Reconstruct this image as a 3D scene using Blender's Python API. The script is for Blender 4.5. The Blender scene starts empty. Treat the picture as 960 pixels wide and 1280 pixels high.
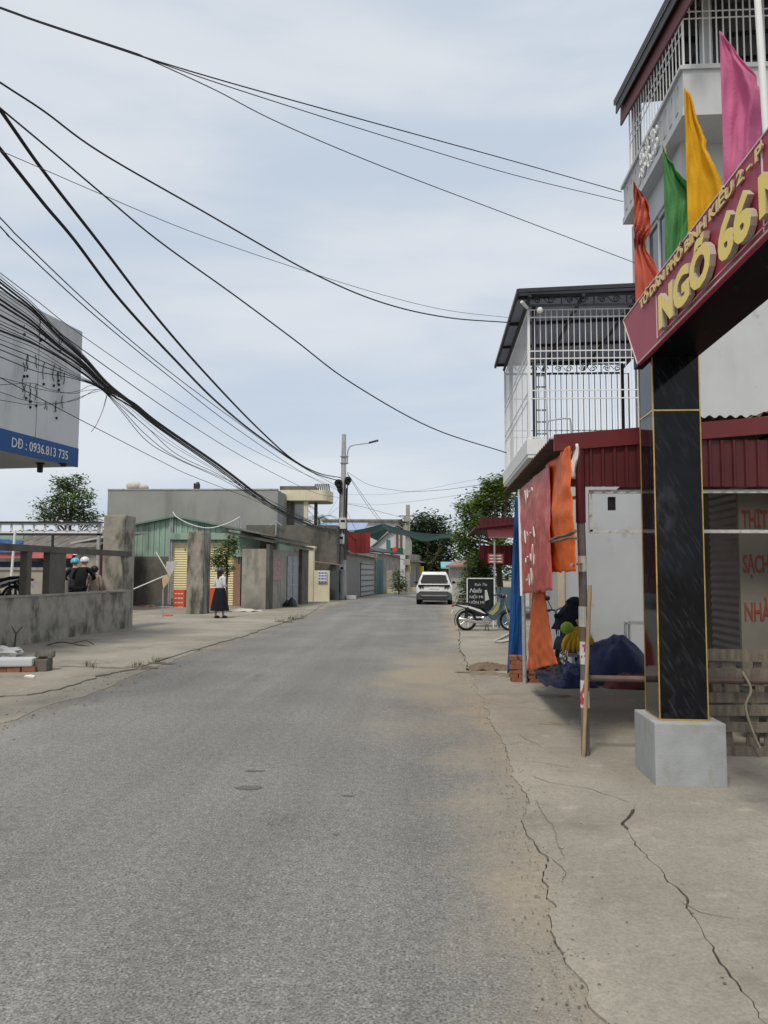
import bpy, bmesh, math, random
from mathutils import Vector, Matrix, noise
R = math.radians
random.seed(11)
rnd = random.uniform
SC = bpy.context.scene
COL = SC.collection

# ------------------------------------------------------------------ camera
F = 961.0
CAM = Vector((0, 0, 1.6))
YAW, PITCH, ROLL = R(3.63), math.atan(76 / 961), R(0.3)
CM = Matrix.Rotation(YAW, 3, 'Z') @ Matrix.Rotation(math.pi / 2 + PITCH, 3, 'X') @ Matrix.Rotation(ROLL, 3, 'Z')
HEAD = Vector((-math.sin(YAW), math.cos(YAW), 0))
cam = bpy.data.cameras.new('camera')
cam.sensor_fit = 'VERTICAL'
cam.sensor_height = 36
cam.lens = F / 1280 * 36
cam.clip_end = 3000
cam.clip_start = 0.05
co = bpy.data.objects.new('camera', cam)
COL.objects.link(co)
co.matrix_world = Matrix.Translation(CAM) @ CM.to_4x4()
SC.camera = co


def ray(px, py):
    return CM @ Vector((px - 480, -(py - 640), -F))


def W(px, py, D):
    d = ray(px, py)
    return CAM + d * (D / d.dot(HEAD))


def G(px, py, z=0.0):
    d = ray(px, py)
    return CAM + d * ((z - CAM.z) / d.z)


def onX(px, py, X):
    d = ray(px, py)
    return CAM + d * (X / d.x)


def onY(px, py, Y):
    d = ray(px, py)
    return CAM + d * (Y / d.y)


def V(*a):
    return Vector(a)


# ------------------------------------------------------------------ materials
MATS = {}


def mat(name, col, rough=0.75, var=0.15, scale=3.0, bump=0.0, bscale=40.0, metal=0.0, stain=None, stain2=None,
        spec=0.3, island=0.0, stretch=(1, 1, 1), coat=0.0, trans=0.0, sheen=0.0):
    """procedural material: base colour + two noises + up to two stain layers (colour, threshold, softness, scale xyz)"""
    if name in MATS:
        return MATS[name]
    m = bpy.data.materials.new(name)
    m.use_nodes = True
    N, L = m.node_tree.nodes, m.node_tree.links
    b = N['Principled BSDF']
    b.inputs['Roughness'].default_value = rough
    b.inputs['Metallic'].default_value = metal
    b.inputs['Specular IOR Level'].default_value = spec
    b.inputs['Coat Weight'].default_value = coat
    b.inputs['Coat Roughness'].default_value = 0.06
    tc = N.new('ShaderNodeTexCoord')
    mp = N.new('ShaderNodeMapping')
    mp.inputs['Scale'].default_value = stretch
    L.new(tc.outputs['Object'], mp.inputs['Vector'])
    n1 = N.new('ShaderNodeTexNoise')
    n1.inputs['Scale'].default_value = scale
    n1.inputs['Detail'].default_value = 8
    n1.inputs['Roughness'].default_value = 0.62
    L.new(mp.outputs[0], n1.inputs['Vector'])
    mr = N.new('ShaderNodeMapRange')
    mr.inputs['From Min'].default_value = 0.28
    mr.inputs['From Max'].default_value = 0.72
    mr.inputs['To Min'].default_value = 1 - var
    mr.inputs['To Max'].default_value = 1 + var
    L.new(n1.outputs['Fac'], mr.inputs['Value'])
    val = mr.outputs[0]
    if island:
        ge = N.new('ShaderNodeNewGeometry')
        mi = N.new('ShaderNodeMapRange')
        mi.inputs['To Min'].default_value = 1 - island
        mi.inputs['To Max'].default_value = 1 + island
        L.new(ge.outputs['Random Per Island'], mi.inputs['Value'])
        mu = N.new('ShaderNodeMath')
        mu.operation = 'MULTIPLY'
        L.new(val, mu.inputs[0])
        L.new(mi.outputs[0], mu.inputs[1])
        val = mu.outputs[0]
    vm = N.new('ShaderNodeVectorMath')
    vm.operation = 'SCALE'
    vm.inputs[0].default_value = col
    L.new(val, vm.inputs['Scale'])
    c = vm.outputs[0]
    for st in (stain, stain2):
        if not st:
            continue
        scol, thr, soft, ssc = st[:4]
        srot = st[5] if len(st) > 5 else (0, 0, 0)
        amt = st[4] if len(st) > 4 else 1.0
        mp2 = N.new('ShaderNodeMapping')
        mp2.inputs['Scale'].default_value = ssc
        src2 = tc.outputs['Object']
        if any(srot):
            mp3 = N.new('ShaderNodeMapping')
            mp3.inputs['Rotation'].default_value = srot
            L.new(src2, mp3.inputs['Vector'])
            src2 = mp3.outputs[0]
        mp2.inputs['Location'].default_value = (rnd(0, 9), rnd(0, 9), rnd(0, 9))
        L.new(src2, mp2.inputs['Vector'])
        n2 = N.new('ShaderNodeTexNoise')
        n2.inputs['Scale'].default_value = 1.0
        n2.inputs['Detail'].default_value = 7
        n2.inputs['Roughness'].default_value = 0.6
        L.new(mp2.outputs[0], n2.inputs['Vector'])
        r2 = N.new('ShaderNodeMapRange')
        r2.interpolation_type = 'SMOOTHSTEP'
        r2.inputs['From Min'].default_value = thr - soft
        r2.inputs['From Max'].default_value = thr + soft
        r2.inputs['To Max'].default_value = amt
        L.new(n2.outputs['Fac'], r2.inputs['Value'])
        mx = N.new('ShaderNodeMix')
        mx.data_type = 'RGBA'
        L.new(r2.outputs[0], mx.inputs['Factor'])
        L.new(c, mx.inputs['A'])
        mx.inputs['B'].default_value = (*scol, 1)
        c = mx.outputs['Result']
    L.new(c, b.inputs['Base Color'])
    if bump:
        n3 = N.new('ShaderNodeTexNoise')
        n3.inputs['Scale'].default_value = bscale
        n3.inputs['Detail'].default_value = 5
        L.new(tc.outputs['Object'], n3.inputs['Vector'])
        bp = N.new('ShaderNodeBump')
        bp.inputs['Strength'].default_value = bump
        bp.inputs['Distance'].default_value = 0.01
        L.new(n3.outputs['Fac'], bp.inputs['Height'])
        L.new(bp.outputs[0], b.inputs['Normal'])
    if trans:
        tr = N.new('ShaderNodeBsdfTranslucent')
        L.new(c, tr.inputs['Color'])
        ms = N.new('ShaderNodeMixShader')
        ms.inputs[0].default_value = trans
        L.new(b.outputs[0], ms.inputs[1])
        L.new(tr.outputs[0], ms.inputs[2])
        L.new(ms.outputs[0], N['Material Output'].inputs['Surface'])
    MATS[name] = m
    return m


BLACKMOLD = (0.05, 0.048, 0.04)
m_conc_old = mat('old_concrete', (0.29, 0.27, 0.232), 0.9, 0.28, 3.0, 0.5, 30, stain=(BLACKMOLD, 0.52, 0.1, (2.6, 2.6, 0.7), 0.85),
                 stain2=((0.40, 0.38, 0.33), 0.62, 0.07, (3.2, 3.2, 2.0), 0.6))
m_conc_mid = mat('grey_concrete', (0.33, 0.312, 0.275), 0.9, 0.22, 2.2, 0.4, 30, stain=((0.12, 0.11, 0.095), 0.6, 0.09, (2, 2, .35), 0.6))
m_conc_dark = mat('dark_concrete', (0.125, 0.117, 0.102), 0.9, 0.25, 2.0, 0.4, 30, stain=(BLACKMOLD, 0.58, 0.1, (1.2, 1.2, .4), 0.8))
m_render = mat('cement_render', (0.28, 0.285, 0.27), 0.9, 0.1, 0.7, 0.15, 30, stain=((0.19, 0.19, 0.175), 0.6, 0.09, (.5, .5, .12), 0.7))
m_plinth = mat('cement_plinth', (0.33, 0.345, 0.35), 0.85, 0.12, 6, 0.25, 60, stain=((0.28, 0.27, 0.24), 0.6, 0.08, (7, 7, 4), 0.6))
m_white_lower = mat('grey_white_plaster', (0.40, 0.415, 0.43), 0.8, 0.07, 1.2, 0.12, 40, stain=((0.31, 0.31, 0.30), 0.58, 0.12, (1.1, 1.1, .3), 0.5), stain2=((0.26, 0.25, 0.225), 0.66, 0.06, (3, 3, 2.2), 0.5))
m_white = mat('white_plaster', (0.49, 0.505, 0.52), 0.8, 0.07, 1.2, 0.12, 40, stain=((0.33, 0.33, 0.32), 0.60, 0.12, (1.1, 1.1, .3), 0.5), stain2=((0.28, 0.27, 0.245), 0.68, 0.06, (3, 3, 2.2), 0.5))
m_white_trim = mat('white_trim', (0.68, 0.69, 0.69), 0.7, 0.04, 3, 0.05, 60)
m_white_bar = mat('white_metal_bar', (0.72, 0.73, 0.73), 0.45, 0.05, 5)
m_cream = mat('cream_paint', (0.62, 0.57, 0.42), 0.8, 0.1, 1.5, 0.1, 40, stain=((0.40, 0.36, 0.26), 0.66, 0.08, (2, 2, .7), 0.7))
m_iron = mat('dark_iron', (0.03, 0.032, 0.038), 0.5, 0.2, 8)
m_roof_dark = mat('dark_roof_sheet', (0.30, 0.31, 0.36), 0.45, 0.12, 2, trans=0.45)
m_maroon = mat('maroon_sheet', (0.085, 0.014, 0.017), 0.45, 0.2, 2.5, stain=((0.10, 0.03, 0.025), 0.64, 0.1, (3, 3, .8), 0.7), spec=0.35)
m_maroon_trim = mat('maroon_trim', (0.13, 0.02, 0.023), 0.4, 0.15, 3, stain=((0.14, 0.05, 0.04), 0.66, 0.1, (4, 4, 2), 0.6), spec=0.35)
m_rust = mat('rusty_sheet', (0.10, 0.075, 0.06), 0.85, 0.35, 4, 0.3, 50)
m_fibro = mat('fibre_cement_sheet', (0.19, 0.175, 0.155), 0.9, 0.25, 1.5, stain=((0.09, 0.08, 0.07), 0.55, 0.12, (1.5, .5, 1), 0.7))
m_green = mat('green_sheet', (0.27, 0.38, 0.315), 0.6, 0.12, 1.2, stain=((0.13, 0.19, 0.15), 0.62, 0.1, (2, 2, .5), 0.7))
m_redsheet = mat('red_sheet', (0.24, 0.035, 0.035), 0.5, 0.2, 1.5)
m_bluesheet = mat('blue_sheet', (0.10, 0.17, 0.42), 0.5, 0.2, 1.5)
m_teal = mat('teal_sheet', (0.05, 0.16, 0.17), 0.6, 0.2, 1.5)
m_yshut = mat('yellow_shutter', (0.70, 0.63, 0.36), 0.6, 0.08, 2, stain=((0.5, 0.4, 0.2), 0.68, 0.1, (2, 2, 1), 0.6))
m_gshut = mat('grey_shutter', (0.20, 0.19, 0.18), 0.6, 0.15, 3)
m_marble = mat('black_marble', (0.006, 0.0065, 0.009), 0.07, 0.5, 8, spec=0.22,
               stain=((0.15, 0.16, 0.18), 0.60, 0.08, (46, 46, 1.9), 0.13, (0.12, 0.5, 0)), stain2=((0.07, 0.075, 0.09), 0.62, 0.06, (5, 5, 2.2), 0.35))
m_marble_matt = mat('black_marble_soffit', (0.004, 0.0042, 0.006), 0.4, 0.5, 8, spec=0.08, stain=((0.10, 0.11, 0.12), 0.66, 0.03, (30, 12, 30), 0.4, (0, 0, .5)))
m_gold = mat('gold_trim', (0.66, 0.44, 0.13), 0.33, 0.25, 12, metal=0.75)
m_sign = mat('crimson_signboard', (0.33, 0.04, 0.072), 0.5, 0.08, 2, spec=0.3)
m_signline = mat('pale_sign_line', (0.65, 0.55, 0.55), 0.6)
m_letter = mat('yellow_letter_face', (0.82, 0.63, 0.14), 0.45, 0.05, 5)
m_letter_side = mat('letter_side', (0.42, 0.36, 0.30), 0.5, 0.08, 5)
m_letter_small = mat('gold_letter_face', (0.78, 0.56, 0.16), 0.45, 0.05, 5)
m_steel = mat('galvanised_steel', (0.36, 0.37, 0.38), 0.5, 0.25, 10, metal=0.3)
m_paint_rust = mat('rusty_painted_pipe', (0.13, 0.125, 0.118), 0.7, 0.35, 12, stain=((0.20, 0.11, 0.06), 0.55, 0.1, (12, 12, 3), 0.8))
m_wood = mat('weathered_wood', (0.17, 0.145, 0.115), 0.9, 0.4, 4, 0.4, 40, stretch=(6, 6, 1), island=0.3)
m_bamboo = mat('bamboo', (0.34, 0.25, 0.155), 0.7, 0.25, 10, stretch=(3, 3, .6))
m_brick = mat('fired_brick', (0.28, 0.115, 0.065), 0.9, 0.3, 12, 0.5, 50, island=0.25)
m_black = mat('black_plastic', (0.016, 0.016, 0.018), 0.45, 0.2, 8)
m_cable = mat('black_cable', (0.012, 0.012, 0.014), 0.65, 0.2, 8)
m_cable_grey = mat('weathered_cable', (0.10, 0.10, 0.11), 0.7, 0.2, 8)
m_rubber = mat('tyre_rubber', (0.022, 0.022, 0.022), 0.85, 0.2, 8)
m_chrome = mat('bright_metal', (0.72, 0.73, 0.74), 0.22, 0.05, 8, metal=0.9)
m_glass = mat('dark_glass', (0.02, 0.024, 0.03), 0.06, 0.1, 3, spec=0.6)
m_carwhite = mat('white_car_paint', (0.74, 0.75, 0.75), 0.28, 0.02, 2, coat=0.6)
m_cargrey = mat('grey_car_cladding', (0.085, 0.088, 0.09), 0.5, 0.1, 5)
m_orange = mat('orange_tarp', (0.92, 0.20, 0.03), 0.42, 0.12, 5, 0.7, 22, trans=0.35, stain=((0.55, 0.10, 0.03), 0.62, 0.1, (4, 4, 2), 0.7))
m_blue = mat('blue_tarp', (0.018, 0.085, 0.27), 0.5, 0.18, 4, 0.8, 14, trans=0.12, stain=((0.03, 0.06, 0.14), 0.6, 0.1, (3, 3, 2), 0.6))
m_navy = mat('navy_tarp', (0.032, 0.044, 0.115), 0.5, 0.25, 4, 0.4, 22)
m_banner = mat('faded_red_banner', (0.60, 0.115, 0.10), 0.42, 0.15, 4, 0.9, 14, trans=0.25, stain=((0.66, 0.30, 0.26), 0.58, 0.09, (7, 7, 4), 0.7))
m_paper = mat('white_paper', (0.70, 0.70, 0.68), 0.8, 0.05, 6)
m_leaf = mat('leaf_green', (0.10, 0.155, 0.045), 0.55, 0.35, 0.9, island=0.45, trans=0.25)
m_leaf_y = mat('leaf_light_green', (0.12, 0.19, 0.030), 0.55, 0.3, 0.9, island=0.45, trans=0.3)
m_leaf_d = mat('leaf_dark_green', (0.06, 0.098, 0.045), 0.6, 0.35, 0.6, island=0.4, trans=0.2)
m_bark = mat('bark', (0.12, 0.095, 0.07), 0.95, 0.3, 6, 0.5, 20)
m_skin = mat('skin', (0.46, 0.29, 0.21), 0.6, 0.06, 10)
m_soil = mat('dark_soil', (0.085, 0.075, 0.062), 0.95, 0.35, 6, 0.6, 30)
m_redplastic = mat('red_orange_carton', (0.62, 0.10, 0.045), 0.55, 0.12, 8)

# ------------------------------------------------------------------ mesh builder
ORG = {}


class MB:
    def __init__(s):
        s.v, s.f, s.mi = [], [], []

    def add(s, vs, fs, mi=0):
        o = len(s.v)
        s.v += [Vector(p) for p in vs]
        s.f += [tuple(i + o for i in f) for f in fs]
        s.mi += [mi] * len(fs)
        return s

    def box(s, x0, x1, y0, y1, z0, z1, mi=0):
        if x0 > x1: x0, x1 = x1, x0
        if y0 > y1: y0, y1 = y1, y0
        if z0 > z1: z0, z1 = z1, z0
        vs = [(x0, y0, z0), (x1, y0, z0), (x1, y1, z0), (x0, y1, z0), (x0, y0, z1), (x1, y0, z1), (x1, y1, z1), (x0, y1, z1)]
        return s.add(vs, [(0, 3, 2, 1), (4, 5, 6, 7), (0, 1, 5, 4), (1, 2, 6, 5), (2, 3, 7, 6), (3, 0, 4, 7)], mi)

    def obox(s, c, size, rot=None, mi=0):
        h = Vector(size) / 2
        rot = rot or Matrix.Identity(3)
        c = Vector(c)
        vs = [c + rot @ Vector((sx * h.x, sy * h.y, sz * h.z)) for sz in (-1, 1) for sx, sy in ((-1, -1), (1, -1), (1, 1), (-1, 1))]
        return s.add(vs, [(0, 3, 2, 1), (4, 5, 6, 7), (0, 1, 5, 4), (1, 2, 6, 5), (2, 3, 7, 6), (3, 0, 4, 7)], mi)

    def bar(s, a, b, w, h=None, up=(0, 0, 1), mi=0):
        a, b = Vector(a), Vector(b)
        h = h or w
        d = (b - a)
        ln = d.length
        d.normalize()
        u = Vector(up)
        if abs(d.dot(u)) > 0.98: u = Vector((0, 1, 0))
        x = d.cross(u).normalized()
        y = x.cross(d)
        rot = Matrix((x, d, y)).transposed()
        return s.obox((a + b) / 2, (w, ln, h), rot, mi)

    def tube(s, pts, r, n=8, mi=0, cap=True):
        pts = [Vector(p) for p in pts]
        rs = r if isinstance(r, (list, tuple)) else [r] * len(pts)
        vs, fs = [], []
        ref = None
        for i, p in enumerate(pts):
            t = (pts[min(i + 1, len(pts) - 1)] - pts[max(i - 1, 0)]).normalized()
            if ref is None:
                ref = Vector((0, 0, 1)) if abs(t.z) < 0.9 else Vector((1, 0, 0))
            x = t.cross(ref).normalized()
            y = x.cross(t).normalized()
            ref = y
            for k in range(n):
                a = 2 * math.pi * k / n
                vs.append(p + (x * math.cos(a) + y * math.sin(a)) * rs[i])
        for i in range(len(pts) - 1):
            for k in range(n):
                fs.append((i * n + k, i * n + (k + 1) % n, (i + 1) * n + (k + 1) % n, (i + 1) * n + k))
        if cap:
            fs.append(tuple(range(n))[::-1])
            fs.append(tuple((len(pts) - 1) * n + k for k in range(n)))
        return s.add(vs, fs, mi)

    def prism(s, poly, d, mi=0):
        """poly: list of 3d points (planar), d: extrusion vector"""
        n = len(poly)
        poly = [Vector(p) for p in poly]
        d = Vector(d)
        vs = poly + [p + d for p in poly]
        fs = [tuple(range(n)), tuple(range(2 * n - 1, n - 1, -1))]
        fs += [(i, i + n, (i + 1) % n + n, (i + 1) % n) for i in range(n)]
        return s.add(vs, fs, mi)

    def quad(s, a, b, c, d, mi=0):
        return s.add([a, b, c, d], [(0, 1, 2, 3)], mi)

    def grid(s, fn, nu, nv, mi=0):
        vs = [fn(i / nu, j / nv) for j in range(nv + 1) for i in range(nu + 1)]
        fs = [(j * (nu + 1) + i, j * (nu + 1) + i + 1, (j + 1) * (nu + 1) + i + 1, (j + 1) * (nu + 1) + i) for j in range(nv) for i in range(nu)]
        return s.add(vs, fs, mi)

    def corr(s, p, u, ul, v, vl, nrm, pitch=0.2, amp=0.025, th=0.004, kind='trap', mi=0):
        """corrugated sheet: profile runs along u, ribs along v"""
        p, u, v, nrm = Vector(p), Vector(u).normalized(), Vector(v).normalized(), Vector(nrm).normalized()
        prof = []
        n = max(1, int(ul / pitch))
        for i in range(n):
            if kind == 'trap':
                prof += [((i + 0.0) * pitch, 0), ((i + .62) * pitch, 0), ((i + .72) * pitch, amp), ((i + .9) * pitch, amp)]
            else:
                prof += [((i + k / 6) * pitch, amp * (0.5 - 0.5 * math.cos(2 * math.pi * k / 6))) for k in range(6)]
        prof.append((n * pitch, 0))
        k = ul / (n * pitch)
        m = len(prof)
        vs = []
        for off in (0, th):
            for j in (0, 1):
                vs += [p + u * (a * k) + v * (vl * j) + nrm * (b + off) for a, b in prof]
        fs = []
        for i in range(m - 1):
            fs.append((i, i + 1, m + i + 1, m + i))
            fs.append((2 * m + i, 3 * m + i, 3 * m + i + 1, 2 * m + i + 1))
            fs.append((i, 2 * m + i, 2 * m + i + 1, i + 1))
            fs.append((m + i, m + i + 1, 3 * m + i + 1, 3 * m + i))
        return s.add(vs, fs, mi)

    def lathe(s, prof, c, n=16, axis='Z', mi=0):
        c = Vector(c)
        vs, fs = [], []
        for r, h in prof:
            for k in range(n):
                a = 2 * math.pi * k / n
                q = (r * math.cos(a), r * math.sin(a), h)
                if axis == 'Y': q = (q[0], q[2], q[1])
                if axis == 'X': q = (q[2], q[0], q[1])
                vs.append(c + Vector(q))
        for i in range(len(prof) - 1):
            for k in range(n):
                fs.append((i * n + k, i * n + (k + 1) % n, (i + 1) * n + (k + 1) % n, (i + 1) * n + k))
        fs.append(tuple(range(n))[::-1])
        fs.append(tuple((len(prof) - 1) * n + k for k in range(n)))
        return s.add(vs, fs, mi)

    def ell(s, c, r, nu=14, nv=8, mi=0, wob=0, seed=0, rot=None, z0=-1.0):
        c = Vector(c)
        vs, fs = [], []
        for j in range(nv + 1):
            th = math.acos(max(-1, min(1, 1 - (1 - z0) * j / nv))) if z0 > -1 else math.pi * j / nv
            for i in range(nu):
                ph = 2 * math.pi * i / nu
                d = Vector((math.sin(th) * math.cos(ph), math.sin(th) * math.sin(ph), math.cos(th)))
                k = 1 + (noise.noise(d * 2.2 + Vector((seed, seed * 1.7, 0))) * wob if wob else 0)
                q = Vector((d.x * r[0], d.y * r[1], d.z * r[2])) * k
                vs.append(c + (rot @ q if rot else q))
        for j in range(nv):
            for i in range(nu):
                fs.append((j * nu + i, (j + 1) * nu + i, (j + 1) * nu + (i + 1) % nu, j * nu + (i + 1) % nu))
        if z0 > -1:
            fs.append(tuple(nv * nu + i for i in range(nu)))
        return s.add(vs, fs, mi)

    def torus(s, c, R_, r, axis='Y', n=28, k=8, mi=0):
        vs, fs = [], []
        c = Vector(c)
        for i in range(n):
            a = 2 * math.pi * i / n
            for j in range(k):
                b = 2 * math.pi * j / k
                q = ((R_ + r * math.cos(b)) * math.cos(a), (R_ + r * math.cos(b)) * math.sin(a), r * math.sin(b))
                if axis == 'Y': q = (q[0], q[2], q[1])
                if axis == 'X': q = (q[2], q[0], q[1])
                vs.append(c + Vector(q))
        for i in range(n):
            for j in range(k):
                fs.append((i * k + j, ((i + 1) % n) * k + j, ((i + 1) % n) * k + (j + 1) % k, i * k + (j + 1) % k))
        return s.add(vs, fs, mi)

    def text(s, txt, M, size=0.2, extr=0.01, bold=0.0, width=None, mi=0, side_mi=None, shear=0.0, center=False):
        cu = bpy.data.curves.new('t', 'FONT')
        cu.body = txt
        cu.size = size
        cu.extrude = extr
        cu.offset = bold
        cu.shear = shear
        cu.resolution_u = 3
        ob = bpy.data.objects.new('t', cu)
        COL.objects.link(ob)
        bpy.context.view_layer.update()
        me = bpy.data.meshes.new_from_object(ob.evaluated_get(bpy.context.evaluated_depsgraph_get()))
        xs = [v.co.x for v in me.vertices] or [0, 1]
        x0, x1 = min(xs), max(xs)
        k = width / (x1 - x0) if width else 1
        off = (x0 + x1) / 2 if center else x0
        vs = [M @ Vector(((v.co.x - off) * k, v.co.y, v.co.z)) for v in me.vertices]
        o = len(s.v)
        s.v += vs
        for p in me.polygons:
            s.f.append(tuple(i + o for i in p.vertices))
            s.mi.append(mi if (side_mi is None or abs(p.normal.z) > 0.7) else side_mi)
        bpy.data.objects.remove(ob)
        bpy.data.curves.remove(cu)
        bpy.data.meshes.remove(me)
        return s

    def build(s, name, mats, parent=None, local=False, smooth=False, bevel=0.0, loc=None, solid=0.0, sub=0):
        mats = mats if isinstance(mats, (list, tuple)) else [mats]
        if parent is not None:
            org = Vector((0, 0, 0)) if local else ORG[parent.name]
            oloc = Vector((0, 0, 0))
        elif local:
            org = Vector((0, 0, 0)); oloc = org
        else:
            if loc is None:
                xs = [v.x for v in s.v]; ys = [v.y for v in s.v]; zs = [v.z for v in s.v]
                loc = Vector(((min(xs) + max(xs)) / 2, (min(ys) + max(ys)) / 2, min(zs)))
            org = Vector(loc); oloc = org
        me = bpy.data.meshes.new(name)
        me.from_pydata([v - org for v in s.v], [], s.f)
        for m in mats: me.materials.append(m)
        if len(mats) > 1:
            me.polygons.foreach_set('material_index', s.mi)
        me.update()
        if bevel:
            bm = bmesh.new()
            bm.from_mesh(me)
            bmesh.ops.remove_doubles(bm, verts=bm.verts, dist=1e-5)
            ed = [e for e in bm.edges if len(e.link_faces) == 2 and e.calc_face_angle(0) > 0.6]
            bmesh.ops.bevel(bm, geom=ed, offset=bevel, segments=2, affect='EDGES', profile=0.7, clamp_overlap=True)
            bm.to_mesh(me)
            bm.free()
        if smooth:
            me.polygons.foreach_set('use_smooth', [True] * len(me.polygons))
            try:
                me.set_sharp_from_angle(angle=R(45))
            except Exception:
                pass
        ob = bpy.data.objects.new(name, me)
        COL.objects.link(ob)
        ob.location = oloc
        if parent is not None:
            ob.parent = parent
            ORG[ob.name] = ORG.get(parent.name, Vector((0, 0, 0)))
        else:
            ORG[ob.name] = org
        if solid:
            md = ob.modifiers.new('thickness', 'SOLIDIFY')
            md.thickness = solid
            md.offset = 0
        if sub:
            md = ob.modifiers.new('smooth', 'SUBSURF')
            md.levels = md.render_levels = sub
        return ob


def split_build(mb, name, mats, parent, **kw):
    """one part per connected piece of the mesh"""
    n = len(mb.v)
    par = list(range(n))

    def find(a):
        while par[a] != a:
            par[a] = par[par[a]]
            a = par[a]
        return a
    for f in mb.f:
        for k in f[1:]:
            par[find(f[0])] = find(k)
    groups = {}
    for i, f in enumerate(mb.f):
        groups.setdefault(find(f[0]), []).append(i)
    out = []
    for fl_ in groups.values():
        m2 = MB()
        ids = {}
        for i in fl_:
            for k in mb.f[i]:
                if k not in ids:
                    ids[k] = len(m2.v)
                    m2.v.append(mb.v[k])
            m2.f.append(tuple(ids[k] for k in mb.f[i]))
            m2.mi.append(mb.mi[i])
        out.append(m2.build(name, mats, parent, **kw))
    return out


def tag(o, label=None, cat=None, group=None, kind=None):
    if label: o['label'] = label
    if cat: o['category'] = cat
    if group: o['group'] = group
    if kind: o['kind'] = kind
    return o


def thing(name, label, cat, loc, group=None, rz=0.0):
    o = bpy.data.objects.new(name, None)
    o.empty_display_size = 0.2
    COL.objects.link(o)
    o.location = loc
    o.rotation_euler = (0, 0, rz)
    ORG[o.name] = Vector(loc)
    return tag(o, label, cat, group)


def dup(root, loc, rz=None, label=None, group=None):
    def cp(o, par):
        c = o.copy()
        COL.objects.link(c)
        c.parent = par
        for ch in [x for x in bpy.data.objects if x.parent == o]:
            cp(ch, c)
        return c
    r = cp(root, None)
    r.location = loc
    if rz is not None: r.rotation_euler = (0, 0, rz)
    if label: r['label'] = label
    if group: r['group'] = group
    return r


def catmull(pts, k=6):
    pts = [Vector(p) for p in pts]
    P = [2 * pts[0] - pts[1]] + pts + [2 * pts[-1] - pts[-2]]
    out = []
    for i in range(1, len(P) - 2):
        for j in range(k):
            t = j / k
            a, b, c, d = P[i - 1], P[i], P[i + 1], P[i + 2]
            out.append(0.5 * ((2 * b) + (c - a) * t + (2 * a - 5 * b + 4 * c - d) * t * t + (3 * b - a - 3 * c + d) * t ** 3))
    out.append(pts[-1])
    return out


# text frames: S faces the street (-X), C faces the camera (-Y)
def frS(x, y, z):
    return Matrix(((0, 0, -1, x), (-1, 0, 0, y), (0, 1, 0, z), (0, 0, 0, 1)))


def frC(x, y, z):
    return Matrix(((1, 0, 0, x), (0, 0, -1, y), (0, 1, 0, z), (0, 0, 0, 1)))


def frE(x, y, z):   # faces +X (left-hand houses, towards the road)
    return Matrix(((0, 0, 1, x), (1, 0, 0, y), (0, 1, 0, z), (0, 0, 0, 1)))

# ------------------------------------------------------------------ world, sun
SUN_EL, SUN_AZ = R(58), R(200)     # azimuth measured from +Y clockwise
w = bpy.data.worlds.new('World')
SC.world = w
w.use_nodes = True
N, L = w.node_tree.nodes, w.node_tree.links
bg = N['Background']
bg.inputs['Strength'].default_value = 0.1
sky = N.new('ShaderNodeTexSky')
sky.sky_type = 'NISHITA'
sky.sun_disc = False
sky.sun_elevation = SUN_EL
sky.sun_rotation = SUN_AZ
sky.air_density = 1.0
sky.dust_density = 2.0
tc = N.new('ShaderNodeTexCoord')
mp = N.new('ShaderNodeMapping')
mp.inputs['Scale'].default_value = (0.8, 1.0, 3.4)
mp.inputs['Rotation'].default_value = (0.15, -0.2, 0.6)
L.new(tc.outputs['Generated'], mp.inputs['Vector'])
n1 = N.new('ShaderNodeTexNoise')
n1.inputs['Scale'].default_value = 2.3
n1.inputs['Detail'].default_value = 6
n1.inputs['Roughness'].default_value = 0.5
n1.inputs['Distortion'].default_value = 0.25
L.new(mp.outputs[0], n1.inputs['Vector'])
rp = N.new('ShaderNodeMapRange')
rp.interpolation_type = 'SMOOTHSTEP'
rp.inputs['From Min'].default_value = 0.30
rp.inputs['From Max'].default_value = 0.60
rp.inputs['To Min'].default_value = 0.0
rp.inputs['To Max'].default_value = 1.0
L.new(n1.outputs['Fac'], rp.inputs['Value'])
cl = N.new('ShaderNodeMix')
cl.data_type = 'RGBA'
cl.inputs['A'].default_value = (5.75, 6.6, 7.7, 1)      # thin grey-blue cloud
cl.inputs['B'].default_value = (7.6, 7.95, 8.4, 1)     # whiter cloud
L.new(rp.outputs[0], cl.inputs['Factor'])
mx = N.new('ShaderNodeMix')
mx.data_type = 'RGBA'
mx.inputs['Factor'].default_value = 0.88
L.new(sky.outputs[0], mx.inputs['A'])
L.new(cl.outputs['Result'], mx.inputs['B'])
L.new(mx.outputs['Result'], bg.inputs['Color'])

sl = bpy.data.lights.new('sun', 'SUN')
sl.energy = 2.5
sl.angle = R(11)
sl.color = (1.0, 0.92, 0.80)
so = bpy.data.objects.new('sun', sl)
COL.objects.link(so)
sd = Vector((math.sin(SUN_AZ) * math.cos(SUN_EL), math.cos(SUN_AZ) * math.cos(SUN_EL), math.sin(SUN_EL)))
so.rotation_euler = sd.to_track_quat('Z', 'Y').to_euler()
so.location = (0, -5, 30)
SC.view_settings.view_transform = 'Standard'
SC.view_settings.look = 'None'
SC.view_settings.exposure = 0.06
SC.view_settings.gamma = 1.0
SC.view_settings.use_curve_mapping = False
SC.cycles.max_bounces = 6
SC.cycles.use_denoising = True


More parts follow.
